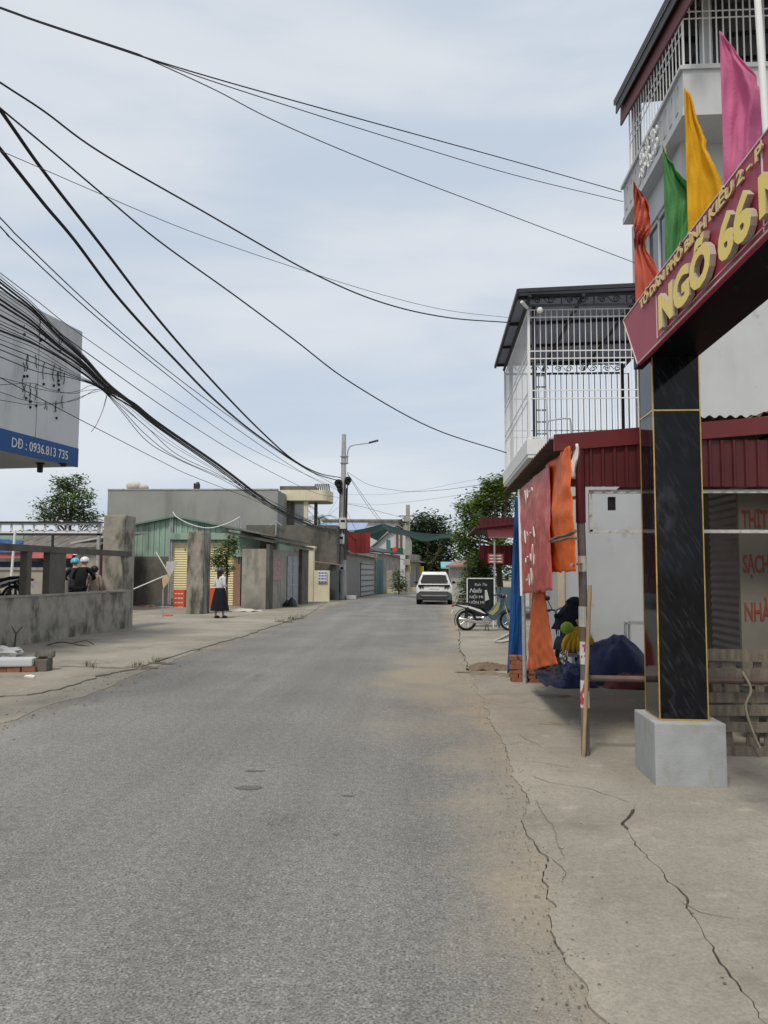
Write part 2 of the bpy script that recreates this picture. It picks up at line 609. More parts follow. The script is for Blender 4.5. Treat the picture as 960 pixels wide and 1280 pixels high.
# ------------------------------------------------------------------ ground materials
def ground_mat(name, colA, colB, grain, speck, bump, dirt=None, stains=True):
    m = bpy.data.materials.new(name)
    m.use_nodes = True
    N, L = m.node_tree.nodes, m.node_tree.links
    b = N['Principled BSDF']
    b.inputs['Roughness'].default_value = 0.9
    b.inputs['Specular IOR Level'].default_value = 0.25
    tc = N.new('ShaderNodeTexCoord')
    o = tc.outputs['Object']

    def nz(scale, detail=4, rough=.55, src=o):
        n = N.new('ShaderNodeTexNoise')
        n.inputs['Scale'].default_value = scale
        n.inputs['Detail'].default_value = detail
        n.inputs['Roughness'].default_value = rough
        L.new(src, n.inputs['Vector'])
        return n.outputs['Fac']

    def mrange(v, a, bb, c=0., d=1., smooth=True):
        r = N.new('ShaderNodeMapRange')
        if smooth: r.interpolation_type = 'SMOOTHSTEP'
        r.inputs['From Min'].default_value = a
        r.inputs['From Max'].default_value = bb
        r.inputs['To Min'].default_value = c
        r.inputs['To Max'].default_value = d
        L.new(v, r.inputs['Value'])
        return r.outputs[0]

    def mixc(f, a, bcol):
        x = N.new('ShaderNodeMix')
        x.data_type = 'RGBA'
        L.new(f, x.inputs['Factor'])
        if isinstance(a, tuple): x.inputs['A'].default_value = (*a, 1)
        else: L.new(a, x.inputs['A'])
        if isinstance(bcol, tuple): x.inputs['B'].default_value = (*bcol, 1)
        else: L.new(bcol, x.inputs['B'])
        return x.outputs['Result']

    def math_(op, a, bb):
        x = N.new('ShaderNodeMath')
        x.operation = op
        for i, q in enumerate((a, bb)):
            if isinstance(q, (int, float)): x.inputs[i].default_value = q
            else: L.new(q, x.inputs[i])
        return x.outputs[0]

    c = mixc(mrange(nz(0.45, 6), .3, .7), colA, colB)
    c2 = N.new('ShaderNodeVectorMath')
    c2.operation = 'SCALE'
    g = math_('MULTIPLY', mrange(nz(grain, 3, .7), .32, .68, 1 - speck, 1 + speck, False), mrange(nz(grain * .23, 4, .7), .3, .7, 1 - speck * .4, 1 + speck * .4, False))
    L.new(c, c2.inputs[0])
    L.new(g, c2.inputs['Scale'])
    c = c2.outputs[0]
    if dirt:
        mpt = N.new('ShaderNodeMapping')
        mpt.inputs['Scale'].default_value = (1.5, .06, 1)
        L.new(o, mpt.inputs['Vector'])
        trk = mrange(nz(1.0, 5, .6, mpt.outputs[0]), .32, .68, .88, 1.12, False)
        mpo = N.new('ShaderNodeMapping')
        mpo.inputs['Scale'].default_value = (1.0, .45, 1)
        L.new(o, mpo.inputs['Vector'])
        oil = mrange(nz(1.6, 7, .65, mpo.outputs[0]), .60, .72, 1.0, .80)
        pal = mrange(nz(.55, 7, .65, mpo.outputs[0]), .52, .66, 1.0, 1.14)
        c3 = N.new('ShaderNodeVectorMath')
        c3.operation = 'SCALE'
        L.new(c, c3.inputs[0])
        L.new(math_('MULTIPLY', math_('MULTIPLY', trk, oil), pal), c3.inputs['Scale'])
        c = c3.outputs[0]
        vo = N.new('ShaderNodeTexVoronoi')
        vo.inputs['Scale'].default_value = 48
        L.new(o, vo.inputs['Vector'])
        sepc = N.new('ShaderNodeSeparateColor')
        L.new(vo.outputs['Color'], sepc.inputs[0])
        chip = math_('MULTIPLY', mrange(vo.outputs['Distance'], .34, .20), mrange(sepc.outputs[0], .72, .95, 0, .75, False))
        c = mixc(chip, c, (.40, .39, .36))
        pit = math_('MULTIPLY', mrange(vo.outputs['Distance'], .40, .25), mrange(sepc.outputs[1], .78, .95, 0, .7, False))
        c = mixc(pit, c, (.07, .07, .068))
        sep = N.new('ShaderNodeSeparateXYZ')
        L.new(o, sep.inputs[0])
        wob = mrange(nz(0.7, 7, .6), .25, .75, -0.6, 0.6, False)
        yy = math_('MULTIPLY', sep.outputs['Y'], 0.009)
        e = math_('ADD', math_('SUBTRACT', sep.outputs['X'], yy), wob)
        f = math_('MULTIPLY', mrange(e, -0.15, 0.75), 0.8)
        e2 = math_('ADD', math_('MULTIPLY', sep.outputs['X'], -1.0), wob)
        f2 = math_('MULTIPLY', mrange(e2, 4.1, 5.1), 0.7)
        dx = math_('DIVIDE', math_('ADD', sep.outputs['X'], -0.05), 0.9)
        dy = math_('DIVIDE', math_('ADD', sep.outputs['Y'], -12.6), 4.2)
        rr = math_('SQRT', math_('ADD', math_('POWER', dx, 2.0), math_('POWER', dy, 2.0)), 0)
        f3 = math_('MULTIPLY', mrange(math_('ADD', rr, wob), 1.3, 0.1), 0.85)
        f = math_('MAXIMUM', math_('MAXIMUM', f, f2), f3)
        d2 = N.new('ShaderNodeVectorMath')
        d2.operation = 'SCALE'
        d2.inputs[0].default_value = dirt
        L.new(mrange(nz(22, 6, .7), .3, .7, .8, 1.2, False), d2.inputs['Scale'])
        c = mixc(f, c, d2.outputs[0])
    if stains:
        s1 = mrange(nz(1.1, 8, .66), .50, .72, 0, .6)
        c = mixc(s1, c, tuple(x * .60 for x in colA))
        s2 = mrange(nz(2.6, 8, .66), .56, .74, 0, .5)
        c = mixc(s2, c, tuple(min(1, x * 1.45) for x in colB))
    L.new(c, b.inputs['Base Color'])
    bp = N.new('ShaderNodeBump')
    bp.inputs['Strength'].default_value = bump
    bp.inputs['Distance'].default_value = 0.008
    L.new(nz(grain * .8, 4, .7), bp.inputs['Height'])
    L.new(bp.outputs[0], b.inputs['Normal'])
    return m


m_asphalt = ground_mat('worn_asphalt', (0.170, 0.168, 0.160), (0.208, 0.205, 0.194), 80, 0.62, 0.8, dirt=(0.315, 0.272, 0.205), stains=False)
m_pave = ground_mat('cracked_concrete_paving', (0.228, 0.208, 0.172), (0.325, 0.30, 0.253), 70, 0.18, 0.4)
m_pave2 = ground_mat('grey_concrete_apron', (0.235, 0.225, 0.198), (0.285, 0.272, 0.24), 70, 0.12, 0.35)
m_dirt = ground_mat('dusty_ground', (0.27, 0.24, 0.19), (0.33, 0.29, 0.23), 50, 0.25, 0.6)
m_darkdirt = ground_mat('crack_dirt', (0.15, 0.128, 0.10), (0.21, 0.18, 0.14), 60, 0.4, 0.8)


def wobble(pts, step=0.12, amp=0.02, seed=0):
    """densify a polyline of ground points and make its edge ragged"""
    out = []
    for a, b in zip(pts, pts[1:]):
        a, b = Vector(a), Vector(b)
        n = max(1, int((b - a).length / step))
        n = min(n, 60)
        for i in range(n):
            p = a.lerp(b, i / n)
            k = noise.noise(Vector((p.x * 2.3, p.y * 2.3, seed))) + .7 * noise.noise(Vector((p.x * 7.1, p.y * 7.1, seed + 5))) + .5 * noise.noise(Vector((p.x * 19, p.y * 19, seed + 8)))
            p.x += k * amp * 2
            out.append(p)
    out.append(Vector(pts[-1]))
    return out


def at_y(poly, y):
    for a, b in zip(poly, poly[1:]):
        if a.y <= y <= b.y:
            t = (y - a.y) / max(1e-6, b.y - a.y)
            return a.x + (b.x - a.x) * t
    return poly[0].x if y < poly[0].y else poly[-1].x


def strip(name, left, right, ys, z, m, thick=0.03):
    mb = MB()
    vs = []
    for y in ys:
        xl = left(y) if callable(left) else at_y(left, y)
        xr = right(y) if callable(right) else at_y(right, y)
        if xr < xl + 0.002: xr = xl + 0.002
        vs.append((xl, xr, y))
    n = len(vs)
    P = []
    for xl, xr, y in vs:
        P += [(xl, y, z), (xr, y, z), (xl, y, z - thick), (xr, y, z - thick)]
    fs = []
    for i in range(n - 1):
        a, b = 4 * i, 4 * i + 4
        fs += [(a, a + 1, b + 1, b), (a + 2, a, b, b + 2), (a + 1, a + 3, b + 3, b + 1)]
    fs += [(0, 2, 3, 1), (4 * n - 4, 4 * n - 3, 4 * n - 1, 4 * n - 2)]
    mb.add(P, fs)
    o = mb.build(name, m, loc=(0, 0, 0))
    return tag(o, kind='structure')


mb = MB()
S_ = 900
mb.quad((-S_, -S_, -0.03), (S_, -S_, -0.03), (S_, S_, -0.03), (-S_, S_, -0.03))
tag(mb.build('ground', m_dirt, loc=(0, 0, 0)), kind='structure')

pxA = [(746, 1270), (720, 1217), (694, 1176), (689, 1145), (681, 1098), (681, 1072), (658, 1035), (660, 1004), (642, 975), (632, 941), (616, 905), (595, 858), (575, 812)]
edgeA = [V(0.62, -8, 0), V(0.6, 1.5, 0)] + [G(*p) for p in pxA] + [V(0.8, 24, 0), V(0.9, 38, 0), V(1.1, 47, 0), V(2.7, 60, 0), V(4.6, 72, 0), V(8, 92, 0), (16, 122, 0), (30, 160, 0)]
edgeA = [Vector(p) for p in edgeA]
edgeA.sort(key=lambda p: p.y)
edgeA = wobble(edgeA, 0.035, 0.026, 3)
edgeA.sort(key=lambda p: p.y)
pxL = [(0, 905), (60, 882), (117, 866), (154, 851), (200, 832), (270, 805), (330, 786), (380, 771), (420, 755)]
edgeL = [V(-4.5, -8, 0), V(-4.5, 4, 0)] + [G(*p) for p in pxL] + [V(-5.0, 46, 0), V(-3.1, 60, 0), V(-1.4, 72, 0), V(2, 92, 0), V(10, 122, 0), V(24, 160, 0)]
edgeL.sort(key=lambda p: p.y)
edgeL = wobble(edgeL, 0.12, 0.035, 9)
edgeL.sort(key=lambda p: p.y)


def ylist(y0, y1, fine=0.035, far=0.6):
    ys, y = [], y0
    while y < y1:
        ys.append(y)
        y += fine if y < 12 else (fine * 3 if y < 30 else far)
    ys.append(y1)
    return ys


strip('road', edgeL, edgeA, ylist(-8, 160), 0.0, m_asphalt, 0.028)

# right pavement: roadside slab, crack, apron slab
pxB = [(944, 1272), (921, 1233), (892, 1191), (861, 1144), (853, 1124), (832, 1098), (798, 1056), (779, 1032), (798, 1006)]
edgeB = [V(1.35, -8, 0), V(1.33, 1.5, 0)] + [G(*p) for p in pxB]
eb_end = edgeB[-1]
edgeB = wobble(edgeB, 0.03, 0.020, 21)
edgeB.sort(key=lambda p: p.y)
yB = eb_end.y


def gapA(y):
    return 0.0015 + 0.011 * max(0, .1 + noise.noise(Vector((y * 1.7, 3.3, 0)))) + (0.007 * max(0, noise.noise(Vector((y * 3.1, 1.3, 4))) + .3) if 3.2 < y < 5.4 else 0)


def gapB(y):
    return 0.002 + 0.018 * max(0, .1 + noise.noise(Vector((y * 2.1, 8.3, 0)))) + (0.022 if abs(y - yB + .35) < .2 else 0)


strip('crack_bed', lambda y: at_y(edgeA, y) - .05, lambda y: at_y(edgeA, y) + 3, ylist(-8, 14), -0.022, m_darkdirt, 0.004)
strip('roadside_paving', lambda y: at_y(edgeA, y) + gapA(y), lambda y: at_y(edgeB, y) - gapB(y) / 2, ylist(-8, yB), 0.008, m_pave, 0.03)
strip('apron_paving', lambda y: at_y(edgeB, y) + gapB(y) / 2, lambda y: 14.0, ylist(-8, yB), 0.008, m_pave, 0.03)
strip('pavement', lambda y: at_y(edgeA, y) + gapA(y) * .8, lambda y: 14.0, ylist(yB, 13), 0.008, m_pave, 0.03)
strip('far_pavement', lambda y: at_y(edgeA, y) + .02, lambda y: 16.0, ylist(13.01, 60, .15, 1), 0.007, m_pave, 0.03)

# left pavement: gutter strip next to the asphalt, broken kerb line, forecourt
pxK = [(0, 871), (31, 871), (60, 867), (87, 858), (127, 846), (165, 838)]
pxK2 = [(190, 829), (230, 817), (300, 797), (345, 782), (385, 769)]
kerb = [V(-5.6, -8, 0), V(-5.6, 5, 0)] + [G(*p) for p in pxK + pxK2] + [V(-5.9, 44, 0), V(-5.8, 60, 0)]
kerb.sort(key=lambda p: p.y)
kerb = wobble(kerb, .06, .05, 41)
kerb.sort(key=lambda p: p.y)
strip('gutter_bed', lambda y: at_y(kerb, y) - .6, lambda y: at_y(edgeL, y) + .05, ylist(-8, 44, .2, .6), -0.024, m_darkdirt, 0.004)
strip('gutter_paving', lambda y: at_y(kerb, y) + .004 + .045 * max(0, -.1 + noise.noise(Vector((y * .9, 1, 1)))), lambda y: at_y(edgeL, y) - .004, ylist(-8, 44, .1, .6), 0.004, m_pave, 0.028)
strip('forecourt_paving', lambda y: -26.0, lambda y: at_y(kerb, y) - .004, ylist(-8, 46, .1, .6), 0.022, m_pave, 0.045)
mb = MB()
mb.box(-24, -9.1, 8, 22.0, 0.0, 0.30)
mb.box(-24, -9.6, 14, 20.3, 0.31, 0.68)
tag(mb.build('yard', m_pave, bevel=0), kind='structure')

# dark soil showing along the broken left kerb, mud on the right shoulder, manhole-like patches on the asphalt
mb = MB()


def blob(mb, c, rx, ry, z, seed, n=30, h=0.02):
    ctr = Vector((c.x, c.y, z + h))
    ring = []
    for i in range(n):
        a = 2 * math.pi * i / n
        k = 1 + .5 * noise.noise(Vector((math.cos(a) * 1.6, math.sin(a) * 1.6, seed)))
        ring.append(Vector((c.x + rx * k * math.cos(a), c.y + ry * k * math.sin(a), z)))
    mid = [ctr.lerp(Vector((p.x, p.y, z + h)), .6) + Vector((0, 0, h * .6 * noise.noise(p * 3))) for p in ring]
    vs = [ctr] + mid + ring
    fs = [(0, 1 + i, 1 + (i + 1) % n) for i in range(n)] + [(1 + i, 1 + n + i, 1 + n + (i + 1) % n, 1 + (i + 1) % n) for i in range(n)]
    mb.add(vs, fs)


for px, py, rx, ry, s in ((110, 834, .8, .05, 1), (140, 835.5, .3, .06, 2), (172, 834, .35, .12, 3), (196, 828.5, .28, .08, 4), (352, 777, .35, .3, 5), (372, 772.5, .3, .3, 6)):
    blob(mb, G(px, py, .02), rx, ry, 0.010, s)
tag(mb.build('kerb_soil', mat('kerb_dirt', (0.155, 0.13, 0.10), 0.95, 0.4, 7, 0.7, 25, stain=((.10, .11, .05), .6, .06, (9, 9, 9), .7)), loc=(0, 0, 0)), kind='structure')
mb = MB()
for px, py, rx, ry, s in ((598, 840, .35, .12, 1), (625, 843, .4, .12, 2), (655, 846, .4, .15, 9), (610, 843, .25, .1, 3), (690, 905, .16, .05, 4), (695, 870, .25, .12, 6)):
    blob(mb, G(px, py, .01), rx, ry, 0.010, s, h=.012)
tag(mb.build('shoulder_mud', mat('dry_mud', (0.20, 0.16, 0.115), .95, .3, 6, .6, 25), loc=(0, 0, 0)), kind='structure')
mb = MB()
for px, py, rx, ry, s in ((312, 985, .105, .055, 1), (318, 964, .08, .03, 2), (420, 1043, .02, .02, 3), (434, 995, .04, .02, 4)):
    blob(mb, G(px, py), rx, ry, 0.0035, s, h=.001)
tag(mb.build('road_patches', mat('tar_patch', (0.125, 0.125, 0.123), .85, .2, 20), loc=(0, 0, 0)), kind='structure')
# secondary hairline cracks on the right paving as shallow dirt-filled seams
mb = MB()


def seam(mb, pts, wd, z):
    pts = wobble([G(*p, z) for p in pts], .04, .012, rnd(0, 90))
    L_, R_ = [], []
    for i, p in enumerate(pts):
        t = (pts[min(i + 1, len(pts) - 1)] - pts[max(0, i - 1)])
        t.z = 0
        t.normalize()
        nn = Vector((-t.y, t.x, 0))
        k = wd * (0.35 + .9 * abs(noise.noise(p * 4))) * (1 if 0 < i < len(pts) - 1 else .1)
        L_.append(Vector((p.x, p.y, z)) + nn * k)
        R_.append(Vector((p.x, p.y, z)) - nn * k)
    n = len(pts)
    mb.add(L_ + R_, [(i, i + 1, n + i + 1, n + i) for i in range(n - 1)])


for pts in ([(660, 968), (690, 978), (735, 985), (790, 1003)], [(668, 1000), (690, 1030), (705, 1075)], [(650, 918), (680, 935), (722, 934)], [(690, 1072), (705, 1090), (703, 1105)], [(853, 1124), (880, 1140), (930, 1150)], [(600, 872), (640, 880), (690, 872)], [(640, 950), (672, 952), (720, 960)]):
    seam(mb, pts, .004, 0.0125)
tag(mb.build('hairline_cracks', m_darkdirt, loc=(0, 0, 0)), kind='structure')
# grit gathered along the asphalt edges
mb = MB()
for i in range(900):
    y = 1.8 + 14 * random.random() ** 1.6
    x = at_y(edgeA, y) + random.gauss(-.03, .10)
    r = rnd(.0025, .007)
    mb.ell((x, y, .008 + r * .3), (r, r * rnd(.7, 1.2), r * .6), 5, 3, wob=.5, seed=i)
for i in range(500):
    y = 6 + 20 * random.random()
    x = at_y(edgeL, y) + random.gauss(-.1, .25)
    r = rnd(.004, .014)
    mb.ell((x, y, .004 + r * .3), (r, r * rnd(.7, 1.2), r * .6), 5, 3, wob=.5, seed=i)
tag(mb.build('edge_grit', mat('edge_grit', (0.22, 0.20, 0.17), .9, .3, 9, island=.5), loc=(0, 0, 0)), kind='stuff')
mb = MB()
for px, py, n in ((365, 774, 130), (352, 777, 70), (376, 771, 60), (172, 833, 50), (112, 834, 40), (196, 828, 40)):
    for i in range(n):
        p = G(px + random.gauss(0, 5), py + random.gauss(0, 1.2), .01)
        h = rnd(.03, .12)
        a = rnd(0, 6.28)
        q = V(math.cos(a), math.sin(a), 0)
        mb.add([p - q * .006, p + q * .006, p + V(rnd(-.05, .05), rnd(-.05, .05), h)], [(0, 1, 2)])
tag(mb.build('verge_grass', mat('verge_grass', (.07, .09, .03), .8, .3, 5, island=.4), loc=(0, 0, 0)), kind='stuff')
# small stones and litter lying about
mb = MB()
for i in range(110):
    px, py = random.choice(((rnd(590, 720), rnd(850, 1270)), (rnd(60, 330), rnd(790, 870)), (rnd(640, 950), rnd(950, 1270))))
    p = G(px, py, .01)
    r = rnd(.003, .008)
    mb.ell((p.x, p.y, .012 + r * .3), (r, r * rnd(.7, 1.2), r * .6), 6, 4, wob=.5, seed=i)
tag(mb.build('gravel_bits', mat('small_stone', (0.27, 0.245, 0.21), .9, .3, 9, island=.35), loc=(0, 0, 0)), kind='stuff')

# ================================================================== RIGHT SIDE
# ------------------------------------------------------------------ alley gate
GX, GY = 1.75, 6.16     # left face x, front face y of the far pillar
gate = thing('alley_gate', 'black marble alley gate with gold edging and a crimson NGÕ 66 signboard', 'gate', (GX + .18, GY + .2, 0))


def gate_pillar(y0):
    mb = MB()
    mb.box(GX - .07, GX + .46, y0 - .1, y0 + .49, -.02, .476)
    pl = mb.build('plinth', m_plinth, gate, bevel=.012)
    mb = MB()
    mb.box(GX, GX + .365, y0, y0 + .385, .475, 3.339)
    p = mb.build('pillar', m_marble, gate, bevel=.004)
    mb = MB()
    for x in (GX, GX + .365):
        for y in (y0, y0 + .385):
            mb.box(x - .0045, x + .0045, y - .0045, y + .0045, .476, 3.335)
    for z in (.483, 2.90):
        mb.box(GX - .004, GX + .369, y0 - .004, y0 + .389, z - .006, z + .006)
    mb.build('gold_edging', m_gold, p)
    mb = MB()
    mb.box(GX - .004, GX - .002, y0 + .02, y0 + .36, .53, 1.55)
    return pl


gate_pillar(GY)
gate_pillar(1.75)
mb = MB()
mb.box(GX - .036, GX + .37, 1.4, 6.57, 3.34, 3.62)
mb.build('beam', m_marble_matt, gate)
# signboard: flat box along the street with a slanted far end
SX = 1.68
z0s, z1s = onX(797, 457, SX).z, onX(782, 397, SX).z
ya, yb = onX(797, 457, SX).y, onX(779, 399, SX).y
z0s, z1s = 3.31, 3.84
mb = MB()
mb.prism([(SX, 1.2, z0s), (SX, ya, z0s), (SX, yb, z1s), (SX, 1.2, z1s)], (.03, 0, 0))
sb = mb.build('signboard', m_sign, gate)
mb = MB()


def sline(a, b, wd=.008):
    mb.bar((SX - .003, a[0], a[1]), (SX - .003, b[0], b[1]), .006, wd, up=(0, 0, 1))


sline((1.25, z0s + .01), (ya - .01, z0s + .01)); sline((1.25, z1s - .01), (yb - .02, z1s - .01)); sline((ya, z0s + .012), (yb - .01, z1s - .012))
yl = onX(795, 400, SX).y
sline((5.75, z0s + .05), (1.3, z0s + .05), .005); sline((5.75, z0s + .05), (5.75, z1s - .15), .005)
ydiv = onX(953, 200, SX).y
sline((ydiv, z0s + .02), (ydiv, z1s - .02), .01)
mb.build('border_line', m_signline, sb)
LBX = SX - .028
yN = onX(826, 390, LBX).y
ye = onX(943, 270, LBX).y
mb = MB()
mb.text('NGÕ 66', frS(LBX, yN, z0s + .065), .325, .018, .016, width=yN - ye, side_mi=1)
mb.build('lettering', [m_letter, m_letter_side], sb)
mb = MB()
mb.text('N', frS(LBX, onX(951, 200, LBX).y, z0s + .075), .285, .018, .013, width=.3, side_mi=1)
mb.build('lettering', [m_letter, m_letter_side], sb)
ys0, ys1 = onX(802, 380, SX).y, onX(957, 200, SX).y
mb = MB()
mb.text('TỔ DÂN PHỐ BÌNH KIỀU 2 - P', frS(SX - .012, ys0, z1s - .118), .098, .006, .003, width=ys0 - ys1, side_mi=1)
mb.build('lettering', [m_letter_small, m_letter_side], sb)


# flags on the gate
def flag(px, pybase, pytop, wpx, label, col, seed, prof, knot=None, X=1.80):
    b = onX(px, pybase, X)
    t = onX(px, pytop, X)
    D = b.y
    hgt = t.z - 3.62
    fl = thing('flag', label, 'flag', (X, b.y, 3.56), group='faded cloth flags on top of the gate sign')
    mb = MB()
    mb.tube([(X, b.y, 3.35), (X, b.y, t.z - .02)], .008, 8)
    mb.build('flag_pole', m_bamboo, fl)
    wd = wpx * D / F
    me = MB()

    def pro(v):
        for (v0, a0), (v1, a1) in zip(prof, prof[1:]):
            if v0 <= v <= v1:
                k = (v - v0) / (v1 - v0)
                k = k * k * (3 - 2 * k) * .5 + k * .5
                return a0 + (a1 - a0) * k
        return prof[-1][1]

    def fn(u, v):
        w_ = pro(v)
        fold = (math.sin(u * 8 + v * 2.5 + seed) * .05 + .03 * math.sin(u * 15 + seed * 2 - v * 5)) * u * min(1, w_ * 1.6)
        crk = .035 * noise.noise(Vector((u * 5, v * 6, seed * 3.1)))
        rag = .13 * noise.noise(Vector((v * 17, seed, 0))) * (u ** 5)
        q = (u * w_ + rag * min(1, w_)) * wd * 1.12
        z = t.z - v * hgt - u * .06 * hgt * (1 - v)
        if knot:
            kx = math.exp(-((v - knot) / .05) ** 2)
            q *= 1 - .45 * kx
            crk += (.05 * kx + .05 * max(0, .45 - v)) * math.sin(u * 23 + v * 60)
        return V(X - .024 + q * .86 + fold * .5 + crk * .4, b.y - .018 - q * .55 + fold * .8 + crk, z)
    me.grid(fn, 40, 48)
    me.build('flag_cloth', mat('cloth_' + str(seed), col, .75, .08, 4, .5, 60, trans=.5), fl, smooth=True, solid=.004)


flag(797, 365, 220, 42, 'coral red flag knotted near its top, farthest from the alley', (0.70, 0.20, 0.13), 1, [(0, .10), (.1, .36), (.22, .42), (.36, .5), (.42, .34), (.62, .7), (.8, 1.1), (1, 1.25)], knot=.36)
flag(835, 322, 176, 34, 'green flag with frayed edge on the crimson gate sign', (0.13, 0.37, 0.14), 2, [(0, .05), (.12, .4), (.32, .95), (.45, .88), (.6, .72), (.8, .85), (1, .75)])
flag(863, 275, 102, 44, 'golden yellow flag hanging above the gate sign', (0.84, 0.54, 0.03), 3, [(0, .16), (.1, .26), (.3, .5), (.55, .85), (.8, 1.05), (1, 1.1)])
flag(908, 205, 29, 44, 'tall pink flag standing highest above the gate sign', (0.74, 0.25, 0.44), 4, [(0, .12), (.1, .42), (.25, .85), (.38, .98), (.5, .82), (.65, .72), (1, .80)])
mb = MB()
p0 = onX(961, 160, 1.8)
mb.tube([(1.8, p0.y, 3.4), (1.78, p0.y + .06, 5.2)], .018, 10)
tag(mb.build('flag_pole', m_white_bar, smooth=True), 'bare white metal pole rising behind the pink flag', 'pole')

# ------------------------------------------------------------------ awning shop (corrugated maroon lean-to)
AX, AY0, AY1 = 1.10, 7.02, 11.75
shop = thing('awning_shop', 'roadside lean-to shop with maroon corrugated fascia on rusty posts', 'shop', (2.6, 8.8, 0))
mb = MB()
zr = 2.83
mb.corr((AX - .02, AY0 + .04, zr - .01), (0, 1, 0), AY1 - AY0, (1, 0, .10), 2.5, (-.1, 0, 1), .13, .022, .004, 'sine')
mb.build('roof', m_rust, shop)
mb = MB()
mb.corr((AX + .14, AY0, 2.385), (1, 0, 0), 3.9, (0, 0, 1), .42, (0, -1, 0), .105, .018, .003)
mb.build('fascia', m_maroon, shop)
mb = MB()
mb.prism([(AX, AY0 - .035, 2.71), (AX + 4.0, AY0 - .035, 3.02), (AX + 4.0, AY0 - .035, 3.18), (AX, AY0 - .035, 2.86)], (0, .03, 0))
mb.build('trim', m_maroon_trim, shop)
mb = MB()
for x0 in (1.36,):
    mb.bar((1.42, AY0 + .04, 2.345), (5, AY0 + .04, 2.345), .035, .03)
    mb.bar((1.42, AY0 + .04, 1.985), (5, AY0 + .04, 1.985), .03, .03)
    mb.bar((1.43, AY0 + .04, 1.98), (1.43, AY0 + .04, 2.33), .03)
mb.bar((AX + .1, AY0 + .08, 2.28), (1.34, AY0 + .08, 2.30), .03)
split_build(mb, 'frame_bar', mat('white_old_frame', (.48, .48, .46), .7, .25, 12, stain=((.2, .15, .1), .62, .08, (14, 14, 14), .8)), shop)
mb = MB()
mb.tube([(1.40, AY0 + .05, .67), (5, AY0 + .05, .66)], .028, 10)
mb.build('rail', mat('brown_pipe', (.13, .09, .075), .6, .3, 6), shop)
mb = MB()
pz = [(1.345, AY0, 0), (1.35, AY0, .9), (1.34, AY0, 1.8), (1.335, AY0, 2.06)]
mb.tube(pz, .037, 10)
po = mb.build('post', m_paint_rust, shop, smooth=True)
mb = MB()
mb.tube([(1.335, AY0, 2.06), (1.335, AY0, 2.72)], .044, 10)
mb.build('painted_sleeve', m_maroon, po)
mb = MB()
for z, h in ((1.62, .14), (1.13, .18)):
    mb.lathe([(.0395, z), (.0395, z + h)], (1.342, AY0, 0), 12)
split_build(mb, 'sticker', mat('pale_sticker', (.5, .49, .43), .8, .2, 14), po)
mb = MB()
for z, h in ((.80, .20), (.42, .24)):
    mb.lathe([(.040, z), (.040, z + h)], (1.348, AY0, 0), 12)
st = split_build(mb, 'poster_strip', mat('red_white_sticker', (.6, .58, .57), .7, .1, 10, stain=((.45, .05, .06), .53, .03, (25, 25, 14))), po)
mb = MB()
pf = G(656, 855)
mb.tube([(pf.x, pf.y, 0), (pf.x - .02, pf.y, 2.85)], .03, 10)
mb.build('post', m_steel, shop, smooth=True)
# back wall of the shop with roller shutter towards the road
mb = MB()
mb.box(3.42, 3.6, 6.95, 11.0, 0, 3.0)
mb.build('wall', m_conc_dark, shop)
mb = MB()
mb.corr((3.40, 7.05, .12), (0, 0, 1), 2.5, (0, 1, 0), 2.6, (-1, 0, 0), .085, .016, .003, 'sine')
mb.build('roller_shutter', m_gshut, shop)
mb = MB()
mb.corr((2.55, 7.6, 3.12), (1, 0, 0), 3.0, (0, .9, -.1), 3.4, (0, .1, 1), .10, .03, .005, 'sine')
mb.corr((2.3, 7.3, 2.80), (1, 0, .36), 1.1, (0, 1, 0), 2.6, (-.36, 0, 1), .10, .03, .005, 'sine')
mb.build('rear_roof', m_rust, shop)
mb = MB()
mb.box(1.6, 1.66, 7.08, 7.13, 2.18, 2.30)
mb.build('lamp_box', m_black, shop)
# hanging paper scraps at the roof corner
mb = MB()
q = W(718, 577, 6.9)
mb.grid(lambda u, v: V(q.x - .035 + u * .065 + .012 * math.sin(v * 6), q.y + .03 * math.sin(u * 5 + v * 3), q.z + .16 - v * .32), 5, 10)
tag(mb.build('plastic_bag', m_paper, solid=.004, smooth=True), 'crumpled white plastic scrap hanging from the maroon roof corner', 'plastic scrap')

# bamboo pole leaning on the post
mb = MB()
a, b = V(1.315, 6.95, 0), V(1.395, 6.965, 1.50)
mb.tube([a.lerp(b, i / 12) for i in range(13)], [.016 + (.003 if i % 2 else 0) for i in range(13)], 10)
tag(mb.build('bamboo_pole', m_bamboo, smooth=True), 'bamboo pole tied upright beside the front awning post', 'pole')

# ------------------------------------------------------------------ tarps and banner hanging from the awning edge


def cloth(name, corners, m, label, cat, fold=.04, seed=0, nu=34, nv=44, nrm=(-1, 0, 0), ragged=.02, bulge=0, nf=9):
    """corners: TL TR BR BL world points"""
    tl, tr, br, bl = [Vector(c) for c in corners]
    nrm = Vector(nrm)
    mb = MB()

    def fn(u, v):
        p = tl.lerp(tr, u).lerp(bl.lerp(br, u), v)
        k = (noise.noise(Vector((u * 3 + seed, v * 2.2, seed))) * .9 + .5 * math.sin(u * nf + seed + 2 * v) * (.3 + .7 * v) + .35 * noise.noise(Vector((u * 9, v * 8, seed + 3))))
        k += .22 * noise.noise(Vector((u * 5 + v * 4, v * 7 - u * 4, seed + 7))) + .12 * abs(noise.noise(Vector((u * 11, v * 12, seed + 2))))
        p = p + nrm * (k * fold + bulge * math.sin(math.pi * min(1, v * 1.0)) * math.sin(math.pi * u))
        if v > .9:
            p.z += ragged * noise.noise(Vector((u * 8, seed, 1)))
        return p
    mb.grid(fn, nu, nv)
    return tag(mb.build(name, m, smooth=True, solid=.006), label, cat)


